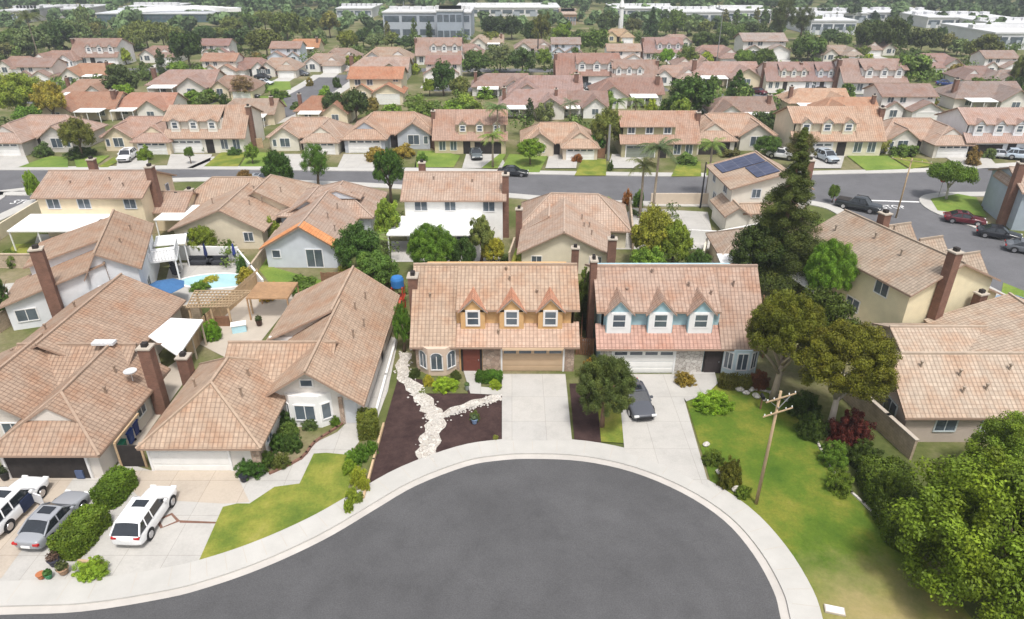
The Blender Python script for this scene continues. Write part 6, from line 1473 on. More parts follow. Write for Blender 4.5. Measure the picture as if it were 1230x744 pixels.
def car_proto(kind):
    L, W, b, parts, rf, zt = make_car(kind)
    r = empty('parked_car' if kind != 'pickup' else 'pickup_truck', (0, 0, -50)); 
    body = b.build('body', M['carpaint'], r, smooth=True)
    md = body.modifiers.new('round', 'SUBSURF'); md.levels = 2; md.render_levels = 2
    rf.build('roof', M['carpaint'], r)
    parts['windscreen'].build('windscreen', M['darkglass'], r); parts['rear_window'].build('rear_window', M['darkglass'], r)
    for m in parts['side_window']: m.build('side_window', M['darkglass'], r)
    wb = L * .29; wr = .34 if kind == 'sedan' else .38
    for sy in (-1, 1):
        for sx in (-1, 1):
            m = MB(); pts = [(sx * (W / 2 - .23), sy * wb * 1.02, wr), (sx * (W / 2 + .02), sy * wb * 1.02, wr)]; m.tube(pts, [wr, wr], 22); w_ = m.build('wheel', M['rubber'], r)
            m = MB(); pts = [(sx * (W / 2 - .01), sy * wb * 1.02, wr), (sx * (W / 2 + .035), sy * wb * 1.02, wr)]; m.tube(pts, [wr * .68, wr * .62], 16)
            m.build('rim', M['rim'], w_)
            a = MB()
            n = 12
            for k in range(n):
                t0, t1 = math.pi * k / n, math.pi * (k + 1) / n; q = lambda t, rr: (sx * (W / 2 + .006), sy * wb * 1.02 + math.cos(t) * rr, wr + math.sin(t) * rr)
                a.face([q(t0, wr), q(t1, wr), q(t1, wr + .07), q(t0, wr + .07)])
            a.build('wheel_arch', M['rubber'], r)
    z = .72 if kind == 'sedan' else .9
    for sx in (-1, 1):
        m = MB(); m.box(sx * W * .36 - .18, sx * W * .36 + .18, -L / 2 - .005, -L / 2 + .12, z - .16, z - .03); m.build('headlight', M['lamp'], r)
        m = MB(); m.box(sx * W * .36 - .17, sx * W * .36 + .17, L / 2 - .13, L / 2 + .01, z - .02, z + .12); m.build('taillight', M['red'], r)
        m = MB(); m.box(sx * (W / 2 + .08) - .09, sx * (W / 2 + .08) + .09, cabfront(kind) + .1, cabfront(kind) + .28, .95 if kind == 'sedan' else 1.12, 1.08 if kind == 'sedan' else 1.27); m.build('mirror', M['carpaint'], r)
    m = MB(); m.box(-.28, .28, L / 2 - .02, L / 2 + .035, z - .2, z - .06); m.build('number_plate', M['white'], r)
    m = MB(); m.box(-W * .33, W * .33, -L / 2 - .02, -L / 2 + .1, z - .38, z - .16); m.build('grille', M['rubber'], r)
    if kind == 'pickup':
        m = MB(); m.box(-W / 2 * .86, W / 2 * .86, 1.1, 2.7, 1.165, 1.185); m.build('bed', M['dark'], r)
    else:
        m = MB(); m.box(-.42, .42, -.1 if kind == 'sedan' else -.1, .5, zt + .005, zt + .03); m.build('sunroof', M['darkglass'], r)
    return r
def cabfront(k): return {'sedan': -.75, 'suv': -.85, 'pickup': -1.15}[k]
def car(kind, label, px_, py_, deg, col, cat=None, group=None, X=None, Y=None, s=1.0):
    """deg: compass turn of the nose (0 = nose towards the camera)"""
    if kind not in CARP: CARP[kind] = car_proto(kind); o = CARP[kind]
    else: o = copy_tree(CARP[kind])
    if X is None: X, Y = P(px_, py_)
    o.location = (X, Y, .06 if Y < 60 else (.14 if Y > 104 and Y < 118 else .02)); o.rotation_euler = (0, 0, R(deg)); o.scale = (s, s, s)
    for c in [q for q in bpy.data.objects if q.parent == o]:
        if c.name.split('.')[0] in ('body', 'roof', 'mirror'): c.color = (*col, 1)
    return tag(o, label, cat or {'sedan': 'car', 'suv': 'car', 'pickup': 'pickup truck'}[kind], group)
CW = (.78, .78, .78); SI = (.42, .43, .45); BK = (.02, .022, .028); GY = (.12, .13, .145); MA = (.10, .012, .02); NV = (.02, .05, .20); RD = (.22, .02, .025); LB = (.45, .52, .60)
car('suv', 'white SUV on the driveway right of the green hedge', 0, 0, 178, CW, X=-21.9, Y=30.5, s=.95)
car('sedan', 'silver sedan on the driveway left of the green hedge', 60, 0, 174, (.30, .31, .33), X=-27.3, Y=30.2, s=.96)
wc = car('suv', 'white car with its right side door open at the left edge', 0, 0, 176, CW, X=-30.5, Y=31.2)
dm = MB(); dm.hexa([(-1.75, -.5), (-.98, -.75), (-.95, -.68), (-1.72, -.43)], .35, 1.08); dd = dm.build('open_door', M['carpaint'], None, CW); adopt(dd, wc)
dm = MB(); dm.box(-.99, -.93, -.75, .25, .3, 1.15); d2 = dm.build('door_opening', M['fabric'], None, (.02, .03, .07)); adopt(d2, wc)
car('sedan', 'grey sedan half hidden by the round tree on the white dormered house driveway', 763, 487, 8, (.085, .09, .105))
STG = 'cars parked along the streets and driveways'
street = [
 ('pickup', 'black pickup truck turning at the right junction', 1030, 252, 52, (.025, .03, .035)),
 ('sedan', 'maroon sedan parked beside the corner lawn at right', 1157, 268, 66, MA), ('sedan', 'black sedan parked behind the maroon one by the slate blue house', 1198, 286, 60, BK),
 ('sedan', 'blue grey car at the kerb below the yellow house', 1222, 378, 30, (.25, .33, .42)), ('sedan', 'dark car cut off by the right edge on the side street', 1234, 304, 60, GY),
 ('sedan', 'black sedan parked on the back street near the centre', 616, 211, 84, BK), ('sedan', 'dark grey car on the driveway of the brick fronted dormer house', 572, 190, 8, (.10, .12, .13)),
 ('suv', 'white SUV on the driveway beside the olive tree at left', 154, 193, 8, CW), ('sedan', 'grey car parked behind the brown leaved tree', 312, 221, 90, (.30, .32, .35)),
 ('suv', 'blue grey van before the cream dormer house', 992, 194, 12, (.40, .45, .50)), ('sedan', 'silver car beside the white dormer house at the right edge', 1200, 190, 70, (.55, .57, .62)), ('suv', 'light blue car at the right edge of the street row', 1224, 192, 70, LB),
 ('suv', 'dark blue car beside the round dormered house garage', 197, 178, 10, (.02, .03, .06)),
 ('sedan', 'black car parked on the upper street left lawn', 300, 118, 88, BK), ('sedan', 'silver white car above the black one on the upper street', 318, 102, 80, (.60, .63, .68)), ('sedan', 'dark car beside the silver white one', 316, 95, 80, BK), ('sedan', 'dark green car farther up the upper street', 344, 92, 80, GY), ('sedan', 'grey car right of the dark green one', 362, 91, 80, GY),
 ('sedan', 'white car where the upper street meets the hip roofed house', 328, 139, 60, (.6, .63, .68)),
 ('sedan', 'white car on the driveway at far upper left', 66, 86, 30, CW), ('sedan', 'second white car beside it at far upper left', 76, 90, 30, CW), ('sedan', 'small dark car before the white dormered house at upper left', 122, 80, 10, GY), ('sedan', 'tiny grey car at the two white garage doors', 485, 86, 20, (.4, .43, .47)),
 ('sedan', 'dark grey car between the two white garages near the centre', 706, 107, 5, GY), ('sedan', 'maroon car beside the conical dark tree', 911, 113, 30, MA), ('sedan', 'silver car before the pink dormered house', 966, 114, 20, (.5, .52, .56)), ('sedan', 'black car before the lilac dormered house', 987, 112, 20, BK),
 ('sedan', 'black car in front of the two dormered house', 1056, 113, 80, BK), ('sedan', 'red car right of the black one at the two dormered house', 1075, 110, 20, RD), ('sedan', 'blue car on the driveway at upper right', 1135, 103, 70, NV), ('sedan', 'dark red car below the blue one at upper right', 1152, 112, 75, (.10, .01, .03)),
 ('suv', 'white covered car beside the dark hedge tree', 938, 191, 60, (.70, .70, .70)), ('suv', 'white vehicle behind the long brown wall at left', 197, 127, 88, CW)]
for k, l, x, y, d, c in street: car(k, l, x, y, d, c, group=STG)

# ------------------------------------------------------------ hedges, beds and small garden plants
hedge('square clipped hedge nearer the garage, between the two car driveways', (-25.1, 31.6), (-24.8, 33.9), 1.5, 1.3, (.07, .12, .018), 11000, .06)
hedge('square clipped hedge nearer the street, between the two car driveways', (-25.2, 27.6), (-24.9, 30.6), 1.7, 1.3, (.08, .125, .02), 12000, .06)
shrub('low lime ground bush at the street end of the hedges', 104, 674, 702, 38, (.17, .26, .04))
shrub('dark round bush at the right end of the white garage', 298, 551, 578, 36, (.04, .09, .025))
hedge('boxy hedge with a russet top beside the long house path', P(443, 530), P(443, 508), 1.3, 1.3, (.10, .12, .03), 6000, .06)
hedge('small clipped hedge in front of the stone entry wall', P(573, 458), P(602, 458), .8, .8, (.05, .11, .02), 5000, .05)
hedge('round clipped purple green hedge before the blue house bay', P(864, 464), P(900, 466), 1.1, .9, (.085, .085, .025), 5000, .05)
hedge('dark hedge bank under the trees at right of the lawn', P(1052, 570), P(1100, 665), 3.0, 1.5, (.06, .092, .016), 16000, .07)
for lab, x, t_, b_, w_, c_ in (
    ('leafy dark bush left of the white bay', 342, 495, 520, 28, (.05, .09, .035)), ('grey green bush below the white bay', 352, 496, 512, 22, (.08, .13, .04)), ('dark bush by the brick border', 330, 520, 545, 30, (.05, .095, .03)), ('small bush under the white bay window', 386, 497, 512, 12, (.06, .12, .03)),
    ('broad leafy bush nearest the garage corner', 318, 540, 566, 26, (.06, .10, .03)), ('spiky green plant halfway along the path bed', 346, 508, 530, 24, (.09, .14, .05)), ('dark ground plants at the brick border bend', 350, 522, 546, 26, (.05, .09, .03)), ('low olive plants at the outer end of the brick bed', 336, 545, 565, 24, (.09, .11, .04)), ('small grey green plant in the white bay bed', 372, 502, 520, 18, (.08, .12, .06)), ('low green plant right of the bay bed bush', 402, 500, 514, 14, (.08, .14, .03)),
    ('bright strip plant at the lawn end of the tan edging', 418, 598, 618, 14, (.18, .25, .04)), ('yellow strip plant in the middle of the tan edging', 437, 572, 592, 16, (.24, .27, .05)), ('green strip plant nearest the tall box hedge', 446, 528, 548, 18, (.08, .16, .03)), ('lime strip plant between the round bush and the lawn', 420, 552, 572, 18, (.16, .24, .04)), ('light green plant low by the kerb end of the edging', 430, 592, 606, 14, (.15, .20, .05)),
    ('bright green low plants behind the lawn', 424, 540, 560, 24, (.10, .19, .035)), ('round green bush at the tan edging', 434, 535, 558, 22, (.07, .14, .03)), ('yellow flowering ground plants beside the mulch', 430, 560, 586, 22, (.24, .28, .05)), ('lime ground plants lower down the tan edging', 422, 585, 608, 18, (.20, .26, .05)),
    ('yellow green bush before the orange house bay', 534, 452, 474, 30, (.20, .30, .04)), ('small orange and green plant left of the bay bush', 515, 450, 466, 14, (.30, .28, .05)), ('lime bush by the driveway corner', 595, 455, 470, 15, (.22, .30, .04)), ('dark plant under the bay windows', 548, 446, 458, 16, (.06, .08, .03)), ('dark rock plant left of the bay', 497, 442, 456, 14, (.05, .07, .03)),
    ('agave like plant in blue pot on the mulch', 570, 494, 508, 14, (.10, .14, .06)), ('tiny yellow plant on the mulch', 595, 522, 530, 8, (.20, .22, .08)),
    ('russet bush at the corner of the white garage door', 825, 448, 466, 28, (.20, .15, .045)), ('orange leaved shrub behind the round tree', 712, 428, 452, 22, (.26, .15, .04)),
    ('olive bush right of the driveway on the pebbles', 857, 540, 562, 26, (.09, .13, .03)), ('round dark bush, largest on the pebble bed', 879, 551, 590, 34, (.085, .09, .02)), ('small green bush nearest the utility pole', 893, 582, 602, 20, (.10, .15, .03)), 
    ('dark red leaved bush under the twin trunked tree', 1024, 494, 545, 48, (.075, .018, .022)), ('light green shrub below the red leaved bush', 1006, 532, 566, 36, (.09, .16, .035)), ('low green bush at the lawn border', 1012, 565, 598, 36, (.10, .15, .03)), ('dark bush behind the light green shrub', 1038, 530, 566, 40, (.045, .07, .02)), ('dark shrub beneath the olive trees', 978, 494, 532, 36, (.05, .08, .025)), ('dark green shrub behind the pale stones', 968, 470, 505, 42, (.045, .075, .022)), ('deep green bank plant at the lower right tree', 1068, 560, 620, 50, (.06, .09, .02)), ('pale shrub beside the blue house corner', 912, 444, 470, 26, (.12, .05, .04)),
    ('bright ground cover on the left of the right lawn', 858, 470, 500, 44, (.16, .27, .035)),
    ('green pool side shrub', 237, 338, 352, 26, (.09, .16, .03)), ('dark round bush at the pool corner', 290, 309, 330, 18, (.05, .10, .03)), ('yellow brown shrub between pool and wall', 297, 322, 345, 30, (.22, .20, .04)), ('orange yellow vine mass on the tan fence', 322, 340, 362, 34, (.34, .24, .03)), ('lime bush beside the white patio roof', 252, 384, 412, 24, (.11, .22, .03)), ('low bush against the cream gable', 274, 290, 308, 16, (.11, .18, .03)),
    ('green hedge bush behind the tan roof peak', 360, 334, 356, 46, (.07, .12, .03)), ('yellow green bush in the thicket', 415, 318, 338, 22, (.24, .26, .05)), ('bush beside the green side lawn', 328, 262, 292, 22, (.14, .18, .04)), ('dark hedge at the left yard wall', 40, 300, 320, 30, (.05, .11, .03)), ('reddish green hedge at the left yard wall', 12, 300, 322, 28, (.08, .12, .03)),
    ('yellowish shrub behind the orange house roof', 640, 300, 322, 50, (.20, .24, .05)), ('green shrub behind the orange house roof', 668, 304, 324, 30, (.12, .18, .05)), ('rust red bush beside the back street', 754, 228, 248, 14, (.24, .10, .04)), ('round green bush beside the rust red one', 768, 226, 250, 16, (.08, .15, .03)), ('grey green shrub by the tan cream house', 632, 272, 292, 18, (.12, .15, .08)),
    ('green hedge before the slate blue house', 1226, 250, 266, 26, (.09, .17, .03)), ('russet front garden bush of the grey walled house', 452, 176, 196, 30, (.20, .15, .05)), ('second russet garden bush of the grey walled house', 482, 174, 192, 34, (.22, .17, .05)), ('low green front bush beside the green lawn', 506, 184, 196, 16, (.08, .15, .04)), ('dark green front hedge of the round dormered house', 279, 178, 188, 20, (.05, .10, .03)), ('small round hedge by its path', 247, 175, 184, 12, (.08, .14, .03)),
    ('dark bushes under the grey olive tree', 92, 176, 192, 36, (.05, .08, .03)), ('bush at the leftmost street row house', 48, 172, 190, 24, (.07, .11, .05)), ('hedge right of the white SUV', 172, 176, 194, 16, (.11, .17, .03)), ('hedge before the tan white gabled house', 1092, 172, 190, 34, (.08, .13, .04)), ('small topiary on the left of the white paved yard', 733, 186, 206, 8, (.05, .08, .03)), ('brown shrub right of the right street row garage', 1172, 178, 200, 24, (.16, .11, .05)), ('green bush left of the white dormer house', 1190, 176, 192, 16, (.10, .14, .07)), ('red brown bush at the pink framed garage', 694, 184, 196, 12, (.20, .08, .04)), ('dark bush row at the tan house with white gable', 880, 178, 190, 36, (.08, .08, .04)), ('green bushes near the olive dormer house palms', 828, 184, 200, 30, (.09, .15, .05)),
    ('brown green hedge row along the upper street yard', 236, 112, 126, 44, (.12, .15, .05)), ('olive low bush by the black parked car', 338, 110, 118, 16, (.08, .13, .03)), ('green bush by the upper street corner', 388, 106, 118, 18, (.13, .22, .04))):
    shrub(lab, x, t_, b_, w_, c_)

# ------------------------------------------------------------ posts and poles
def utility_pole(label, X, Y, h, arm=1.9, armz=.93, rz=0, diag=True):
    r = empty('utility_pole', (X, Y, 0), rz, label, 'utility pole')
    m = MB(); m.tube([(0, 0, 0), (0, 0, h * .5), (0, 0, h)], [.11, .095, .075], 12); m.build('pole', M['greywood'], r, smooth=True)
    for z in (h * armz, h * armz - 1.0) if diag else (h * armz,):
        q = MB(); q.box(-arm / 2, arm / 2, -.15, -.09, z, z + .07); a = q.build('crossarm', M['greywood'], r)
        for k in (-.46, -.25, .25, .46):
            q = MB(); q.lathe((arm * k, -.13), [(.03, z + .12), (.04, z + .14), (.02, z + .17), (.035, z + .2), (.01, z + .22)], 8); q.build('insulator', M['lamp'], a)
    if diag:
        q = MB(); q.bar((-arm * .35, -.1, h * armz), (0, -.1, h * armz - .7), .04); q.bar((arm * .35, -.1, h * armz), (0, -.1, h * armz - .7), .04); q.build('brace', M['metal'], r)
    return r
X, Y = P(908, 606); utility_pole('tan wooden utility pole with crossarms on the right lawn edge', X, Y, 8.5, 2.2, .95, R(24))
X, Y = P(1076, 262); utility_pole('tan utility pole with long crossarm behind the yellow house', X, Y, 7.8, 4.6, .96, R(-32), diag=False)
def thin_pole(label, x, b, t_, r_=.11, dark=True):
    X, Y = P(x, b); h = height_for(Y, t_); m = MB(); m.tube([(X, Y, 0), (X, Y, h)], [r_ * 1.3, r_ * .8], 8); tag(m.build('street_pole', M['metal'] if not dark else M['rubber']), label, 'pole')
thin_pole('thin dark pole before the white gabled house', 646, 68, 40, .18); thin_pole('tan bare trunk like pole beside the weeping olive tree', 730, 193, 150, .2, False); thin_pole('thin pole beside the yellow flowering shrub', 860, 80, 10, .1, False)
thin_pole('slender pole by the palms on the back street', 841, 250, 195, .1); thin_pole('thin flagpole on the office building', 487, 40, 2, .14, False)
# stop sign
X, Y = P(1127, 237); r = empty('stop_sign', (X, Y, 0), R(150), 'red stop sign on the corner beside the umbrella shaped tree', 'road sign')
m = MB(); m.tube([(0, 0, 0), (0, 0, 2.3)], [.035, .035], 8); m.build('post', M['metal'], r)
m = MB(); q = [(.42 * math.cos(math.pi / 8 + k * math.pi / 4), .42 * math.sin(math.pi / 8 + k * math.pi / 4)) for k in range(8)]
m.face([(a, -.05, 2.5 + b) for a, b in q]); m.face([(a, -.02, 2.5 + b) for a, b in q][::-1]); pl = m.build('sign_face', M['red'], r)
cu = bpy.data.curves.new('lettering', 'FONT'); cu.body = 'STOP'; cu.size = .3; cu.align_x = 'CENTER'; cu.align_y = 'CENTER'; to = bpy.data.objects.new('lettering', cu); COL.objects.link(to)
dg = bpy.context.evaluated_depsgraph_get(); dg.update(); me = bpy.data.meshes.new_from_object(to.evaluated_get(dg)); bpy.data.objects.remove(to)
to = bpy.data.objects.new('lettering', me); COL.objects.link(to); me.materials.clear(); me.materials.append(M['white']); to.location = (0, -.056, 2.5); to.rotation_euler = (R(90), 0, 0); adopt(to, pl)
# mailboxes and small lawn things
def mailbox(label, x, y):
    X, Y = P(x, y); r = empty('mailbox', (X, Y, 0), 0, label, 'mailbox'); m = MB(); m.box(-.05, .05, -.05, .05, 0, 1.05); m.build('post', M['wood'], r)
    m = MB(); m.box(-.1, .1, -.25, .25, 1.05, 1.25); m.tube([(0, -.25, 1.25), (0, .25, 1.25)], [.1, .1], 10); m.build('box', M['rubber'], r)
mailbox('dark mailbox on a post at the lawn edge by the pale stones', 913, 492)
# bins
def bin_(label, x, y, col, rz=0):
    X, Y = P(x, y); r = empty('wheelie_bin', (X, Y, .05), R(rz), label, 'bin'); m = MB()
    a = [(-.26, -.3), (.26, -.3), (.26, .3), (-.26, .3)]; b = len(m.v); m.v += [(p * .85, q * .8, .08) for p, q in a] + [(p, q, 1.0) for p, q in a]
    m.f += [(b, b + 3, b + 2, b + 1), (b + 4, b + 5, b + 6, b + 7)] + [(b + i, b + (i + 1) % 4, b + 4 + (i + 1) % 4, b + 4 + i) for i in range(4)]; m.m += [0] * 6; m.build('tub', M['plastic'], r, col)
    m = MB(); m.plate([(-.3, -.36, 1.04), (.3, -.36, 1.04), (.3, .34, 1.12), (-.3, .34, 1.12)], .06, 0, 0); m.build('lid', M['plastic'], r, tuple(q * 1.15 for q in col))
    for sx in (-1, 1): m = MB(); m.tube([(sx * .2, .28, .1), (sx * .27, .28, .1)], [.1, .1], 12); m.build('wheel', M['rubber'], r)
bin_('green wheelie bin in front of the blue bins in the side passage', 149, 547, (.01, .15, .09)); bin_('blue wheelie bin just behind the green one', 157, 533, (.02, .06, .26)); bin_('blue wheelie bin farthest along the side passage', 163, 523, (.02, .04, .20)); bin_('dark grey bin deep in the side passage', 172, 508, (.10, .12, .18)); bin_('grey bin beside the wooden gate right of the orange house', 703, 424, (.28, .33, .40))
# dark side gate with timber frame left of garage B
r = empty('side_gate', (-25.2, 35.5, 0), 0, 'black side gate in a tan timber frame between the two left garages', 'gate')
m = MB(); m.box(-.75, .75, -.03, .03, .05, 1.8); m.build('gate_panel', M['dark'], r); m = MB(); m.box(-.9, -.75, -.06, .06, 0, 2.0); m.box(.75, .9, -.06, .06, 0, 2.0); m.bar((-.82, 0, 2.0), (-.82, 3.2, 2.0), .12); m.build('frame', M['tanwood'], r)
# flower pots at the street end of the hedges
def pot(label, x, y, r_, h, col, plant=None):
    X, Y = P(x, y); r = empty('flower_pot', (X, Y, .13), 0, label, 'flower pot'); m = MB(); m.lathe((0, 0), [(r_ * .7, 0), (r_, h), (r_ * 1.08, h), (r_ * .9, h + .01)], 14); m.build('pot', M['plastic'], r, col)
    if plant: 
        V, val = leaf_cloud(np.array([(0, 0, h + r_ * .7)]), np.array([r_ * .9]), 260, .07, 5); o = bpy.data.objects.new('plant', mesh_from_leaves('plant', V, val, M['leaf'])); COL.objects.link(o); o.color = (*plant, 1); adopt(o, r)
pot('terracotta pot on the kerb strip by the hedges', 51, 696, .22, .3, (.42, .15, .06)); pot('green pot right of the terracotta one', 60, 696, .2, .26, (.05, .22, .10), (.06, .14, .03)); pot('brown planter under the dark garden ornament', 78, 690, .3, .35, (.35, .22, .14), (.08, .10, .03)); pot('dark pot against the hedge end', 67, 680, .3, .4, (.05, .05, .07), (.12, .08, .06))
pot('black pot before the dark round bush', 294, 579, .28, .4, (.02, .022, .03)); pot('blue glazed pot on the mulch right of the pebble creek', 570, 510, .24, .36, (.20, .28, .42), (.09, .13, .06)); pot('grey pot on the entry path of the orange house', 561, 470, .18, .4, (.25, .28, .25), (.1, .16, .05)); pot('dark pot beside the open garage at the left edge', 8, 577, .3, .55, (.03, .03, .03), (.05, .07, .03))
# utility box and manhole at lower right
# uncountable low greenery filling the yards and lot lines
bpy.context.view_layer.update()
boxes = []
for r in HOUSES:
    xs, ys = [], []
    for c in [q for q in bpy.data.objects if q.parent == r and q.name.split('.')[0] in ('roof', 'wall', 'patio_cover')]:
        for k in c.bound_box:
            p = r.matrix_world @ Vector(k); xs.append(p.x); ys.append(p.y)
    boxes.append((min(xs), max(xs), min(ys), max(ys)))
def greenery(name, label, y0, y1, n, rad, col, seed, xr=.86, front=9, sz=.22, extra=lambda x, y: False):
    rg = np.random.default_rng(seed); cs = []; rs = []
    tries = 0
    while len(cs) < n and tries < n * 30:
        tries += 1
        y = rg.uniform(y0, y1); x = rg.uniform(-xr, xr) * y; r = rg.uniform(*rad)
        if extra(x, y): continue
        bad = False
        for a, b, c, d in boxes:
            if a - r * .4 < x < b + r * .4 and c - r * .4 < y < d + r * .4: bad = True; break
            if front and y > 112 and a + .5 < x < b - .5 and c - front < y < c and rg.random() < .85: bad = True; break
        if bad: continue
        for k in range(3): cs.append((x + rg.normal() * r * .5, y + rg.normal() * r * .5, r * rg.uniform(.2, 1.4))); rs.append(r * rg.uniform(.5, .85))
    V, val = leaf_cloud(np.array(cs), np.array(rs), 60, sz, seed, aspect=1.4); rep = np.repeat(rg.random(len(cs) // 3 + 1), 180)[:len(val)]
    o = bpy.data.objects.new(name, mesh_from_leaves(name, V, np.clip(.3 * val + .7 * rep, 0, 1), M['leaf'])); COL.objects.link(o); o.color = (*col, 1); tag(o, label, 'garden greenery', kind='stuff')
def in_street(x, y):
    if 98 < y < 112: return True
    return -58 < x < -40 and 136 < y < 205 and abs(x - (-58 + (y - 136) * .13)) < 9
greenery('garden_greenery', 'hedges and low shrubs filling the far gardens between the rows of roofs', 122, 300, 1300, (.8, 2.6), (.105, .16, .035), 21, extra=in_street, sz=.30)
def in_mid(x, y): return y > 86 and True or (x > 40 or x < -60) or (-33 < x < -20 and 54 < y < 68) or (x < -35 and y < 62)
greenery('yard_greenery', 'low shrubs and ground cover along the back yard fences of the middle block', 57.5, 86, 130, (.5, 1.3), (.10, .15, .032), 22, xr=.7, front=0, sz=.13, extra=in_mid)
X, Y = P(1002, 735); r = empty('utility_box', (X, Y, .07), R(-15), 'white flat utility lid on the lower right lawn', 'utility box'); m = MB(); m.box(-.5, .5, -.25, .25, 0, .1); m.build('box', M['oldconcrete'], r); m = MB(); m.box(-.44, .44, -.2, .2, .1, .125); m.build('lid', M['white'], r)
# pool
pl_ = [( .0 + 3.4 * math.cos(a) * (1 + .12 * math.cos(2 * a)), 1.75 * math.sin(a)) for a in [2 * math.pi * k / 32 for k in range(32)]]
PX, PY = P(261, 338)
o = sheet('pool_coping', [(PX + x * 1.1, PY + y * 1.16) for x, y in pl_], .06, M['white']); o = sheet('water', [(PX + x, PY + y) for x, y in pl_], .075, M['water'])
def umbrella(label, x, y, open_, col, h=2.4, r_=1.9):
    X, Y = P(x, y); r = empty('patio_umbrella', (X, Y, .03), 0, label, 'umbrella'); m = MB(); m.tube([(0, 0, 0), (0, 0, h)], [.03, .03], 8); m.lathe((0, 0), [(.3, 0), (.3, .08), (.05, .1)], 12); m.build('pole', M['metal'], r)
    m = MB()
    if open_:
        for k in range(8):
            a, b = k * math.pi / 4, (k + 1) * math.pi / 4; m.plate([(0, 0, h + .1), (r_ * math.cos(a), r_ * math.sin(a), h - .5), (r_ * math.cos(b), r_ * math.sin(b), h - .5)], .03, 0, 0)
    else: m.lathe((0, 0), [(.10, h - 1.5), (.2, h - 1.2), (.1, h - .1), (.02, h + .1)], 10)
    m.build('canopy', M['fabric'], r, col)
umbrella('open blue patio umbrella beside the white house', 203, 366, True, (.05, .14, .30)); umbrella('closed navy umbrella behind the dark sofa', 250, 318, False, (.02, .03, .10)); umbrella('closed blue umbrella at the pool yard corner', 284, 318, False, (.03, .05, .22))
def sofa(label, x, y, w_, rz=0, col=(.035, .037, .045)):
    X, Y = P(x, y); r = empty('outdoor_sofa', (X, Y, .03), R(rz), label, 'sofa'); m = MB(); m.box(-w_ / 2, w_ / 2, -.4, .4, .1, .42); m.build('base', M['fabric'], r, col)
    m = MB(); m.box(-w_ / 2, w_ / 2, .25, .5, .42, .85); m.build('backrest', M['fabric'], r, col)
    for sx in (-1, 1): m = MB(); m.box(sx * (w_ / 2 - .1) - .12, sx * (w_ / 2 - .1) + .12, -.4, .25, .42, .65); m.build('armrest', M['fabric'], r, col)
sofa('long dark covered sofa at the back of the pool patio, left', 242, 318, 2.6); sofa('long dark covered sofa at the back of the pool patio, right', 262, 318, 2.2)
for lab, x, y, a in (('dark patio chair nearest the sliding door', 213, 333, 60), ('dark patio chair behind the other one', 210, 322, 80)):
    X, Y = P(x, y); r = empty('patio_chair', (X, Y, .03), R(a), lab, 'chair'); m = MB(); m.box(-.32, .32, -.3, .3, .35, .45); m.build('seat', M['fabric'], r, (.03, .03, .035)); m = MB(); m.plate([(-.32, .25, .45), (.32, .25, .45), (.32, .5, 1.15), (-.32, .5, 1.15)], .06, 0, 0); m.build('backrest', M['fabric'], r, (.03, .03, .035))
    for sx in (-1, 1):
        for sy in (-1, 1): m = MB(); m.box(sx * .28 - .02, sx * .28 + .02, sy * .26 - .02, sy * .26 + .02, 0, .35); m.build('leg', M['metal'], r)
# lattice pergola in the pool yard corner
pts = px((228, 362), (262, 345), (298, 352)); X, Y = P(262, 392)
r = empty('lattice_pergola', (X, Y, 0), 0, 'weathered timber lattice pergola between pool and tan fence', 'pergola'); r.scale = (.8, .85, .92)
m = MB()
for k in range(16):
    t = k / 15; m.bar((-2.6 + 4.6 * t, -1.0 + .3 * t, 2.5), (-3.4 + 6.6 * t, 3.0, 2.5), .09)
for k in range(7):
    t = k / 6; m.bar((-2.6 - .8 * t, -1.0 + 4.0 * t, 2.58), (2.0 + 1.2 * t, -.7 + 3.7 * t, 2.58), .11)
m.build('slats', M['greywood'], r)
for x, y in ((-2.4, -.8), (0, -.7), (1.9, -.6), (-3.1, 2.8), (3.0, 2.8)): m = MB(); m.box(x - .09, x + .09, y - .09, y + .09, 0, 2.5); m.build('post', M['tanwood'], r)
m = MB(); m.box(-1.4, 1.4, -.1, .4, 0, .95); m.build('counter', M['wood'], r)
o = shrub('yellow vine on top of the lattice pergola', 258, 350, 368, 14, (.28, .28, .05)); o.location.z = 2.55; o.scale = (.8, .8, .4)
# orange timber deck roof behind the long house
X, Y = P(325, 385); r = empty('deck_pergola', (X, Y, 0), 0, 'orange timber deck roof attached behind the long house', 'pergola'); r.scale = (.82, .78, .92)
m = MB()
for k in range(15): m.bar((-2.3, k * .3, 2.5), (2.4, k * .3, 2.5), .16)
m.bar((-2.2, -.1, 2.38), (-2.2, 4.3, 2.38), .12); m.bar((2.3, -.1, 2.38), (2.3, 4.3, 2.38), .12); m.build('slats', M['orangewood'], r)
for x, y in ((-2.2, 0), (2.3, 0), (-2.2, 4.2), (2.3, 4.2)): m = MB(); m.box(x - .07, x + .07, y - .07, y + .07, 0, 2.35); m.build('post', M['orangewood'], r)
# toys and tub on the deck
X, Y = P(288, 398); r = empty('garden_tub', (X, Y, .04), R(20), 'pale blue tub table with green plants on the timber deck', 'tub'); m = MB(); m.box(-.6, .6, -.4, .4, 0, .7); m.build('basin', M['plastic'], r, (.45, .70, .78)); m = MB(); m.box(-.66, .66, -.46, .46, .7, .76); m.build('rim', M['white'], r)
pot('dark pot with leafy plant on the timber deck', 312, 392, .3, .5, (.06, .03, .02), (.07, .10, .03)); 
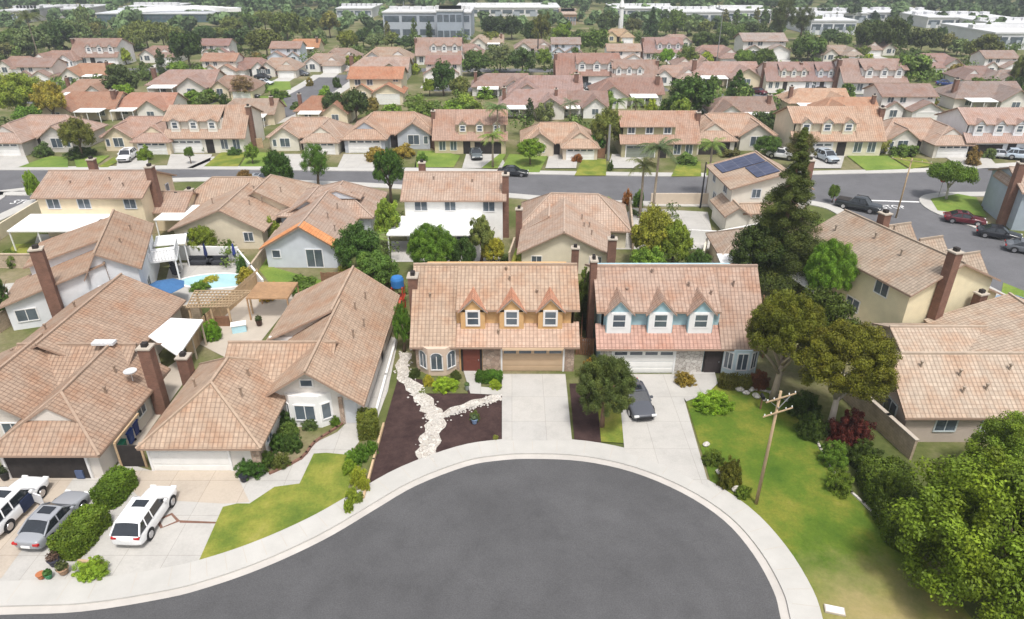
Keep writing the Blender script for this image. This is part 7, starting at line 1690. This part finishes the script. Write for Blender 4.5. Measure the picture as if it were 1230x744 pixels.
# play slide left of the orange house
X, Y = P(480, 372); r = empty('play_tower', (X, Y, 0), 0, 'red play tower with blue round top left of the orange dormer house', 'play tower')
for x, y in ((-.5, -.5), (.5, -.5), (.5, .5), (-.5, .5)): m = MB(); m.box(x - .06, x + .06, y - .06, y + .06, 0, 2.6); m.build('post', M['plastic'], r, (.45, .06, .03))
m = MB(); m.box(-.6, .6, -.6, .6, 1.3, 1.4); m.build('platform', M['plastic'], r, (.45, .06, .03)); m = MB(); m.lathe((0, 0), [(.62, 2.5), (.62, 3.2), (.5, 3.45), (.1, 3.5)], 18); m.build('canopy', M['plastic'], r, (.03, .16, .42))
m = MB(); m.plate([(-.3, -.6, 1.35), (.3, -.6, 1.35), (.3, -2.4, .15), (-.3, -2.4, .15)], .08, 0, 0); m.build('slide', M['plastic'], r, (.50, .08, .04))
# porch ornament / mailbox cluster and stones on the right bed
BL = ['pale garden boulder left of the lamp-side crossarm shadow, by the clipped hedge', 'pale boulder just behind the dark mailbox', 'pale boulder touching the foot of the mailbox', 'pale boulder nearest the blue house bay', 'pale boulder right of the mailbox on the lawn border', 'pale boulder behind the border stones by the pole', 'pale boulder rightmost in the row under the olive trees', 'pale boulder left of the small olive bush at the driveway', 'pale boulder between the olive bush and the round dark bush', 'pale boulder at the kerb side of the round dark bush', 'pale boulder beside the small green bush nearest the pole']
BL[0] = 'pale garden boulder by the clipped purple green hedge'
for i, (x, y) in enumerate(((896, 474), (902, 470), (908, 478), (888, 470), (918, 482), (926, 474), (934, 482), (848, 536), (862, 558), (866, 570), (884, 590))):
    X, Y = P(x, y); s_ = rp.uniform(.18, .42); m = MB(); m.lathe((0, 0), [(s_ * .8, 0), (s_, s_ * .35), (s_ * .55, s_ * .75), (.05, s_ * .85)], 8); o = m.build('boulder', M['pebble']); o.location = (X, Y, .08); o.rotation_euler = (0, 0, i)
    o.scale = (1, .75, 1); tag(o, BL[i], 'boulder', 'pale boulders bordering the right lawn')
# kerb ramp and manhole in the road
M['plate'] = M['metal']
# timber fences along the street row
fence('brown timber fence beside the small round street row tree', px((692, 190), (726, 190)), 1.6, 'wood'); fence('brown timber side fence left of the brick fronted dormer house', px((513, 178), (523, 178)), 1.8, 'wood'); fence('tan side gate fence between round dormered house and hip roofed house', px((300, 178), (316, 178)), 1.7, 'tanwood')
if scene.get('x'): pass

# ------------------------------------------------------------ haze: thin valley air
HZ = .00042
hm = bpy.data.materials.new('haze'); hm.use_nodes = True; hn = hm.node_tree; hn.nodes.clear()
ho = hn.nodes.new('ShaderNodeOutputMaterial'); pv = hn.nodes.new('ShaderNodeVolumePrincipled'); pv.inputs['Density'].default_value = HZ; pv.inputs['Color'].default_value = (.86, .92, 1, 1); pv.inputs['Anisotropy'].default_value = .2
hn.links.new(pv.outputs[0], ho.inputs['Volume'])
if HZ > 0:
    m = MB(); m.box(-5000, 5000, -1000, 7000, -1, 140); o = m.build('haze', hm); o['kind'] = 'stuff'; tag(o, 'thin pale haze over the valley', 'haze')
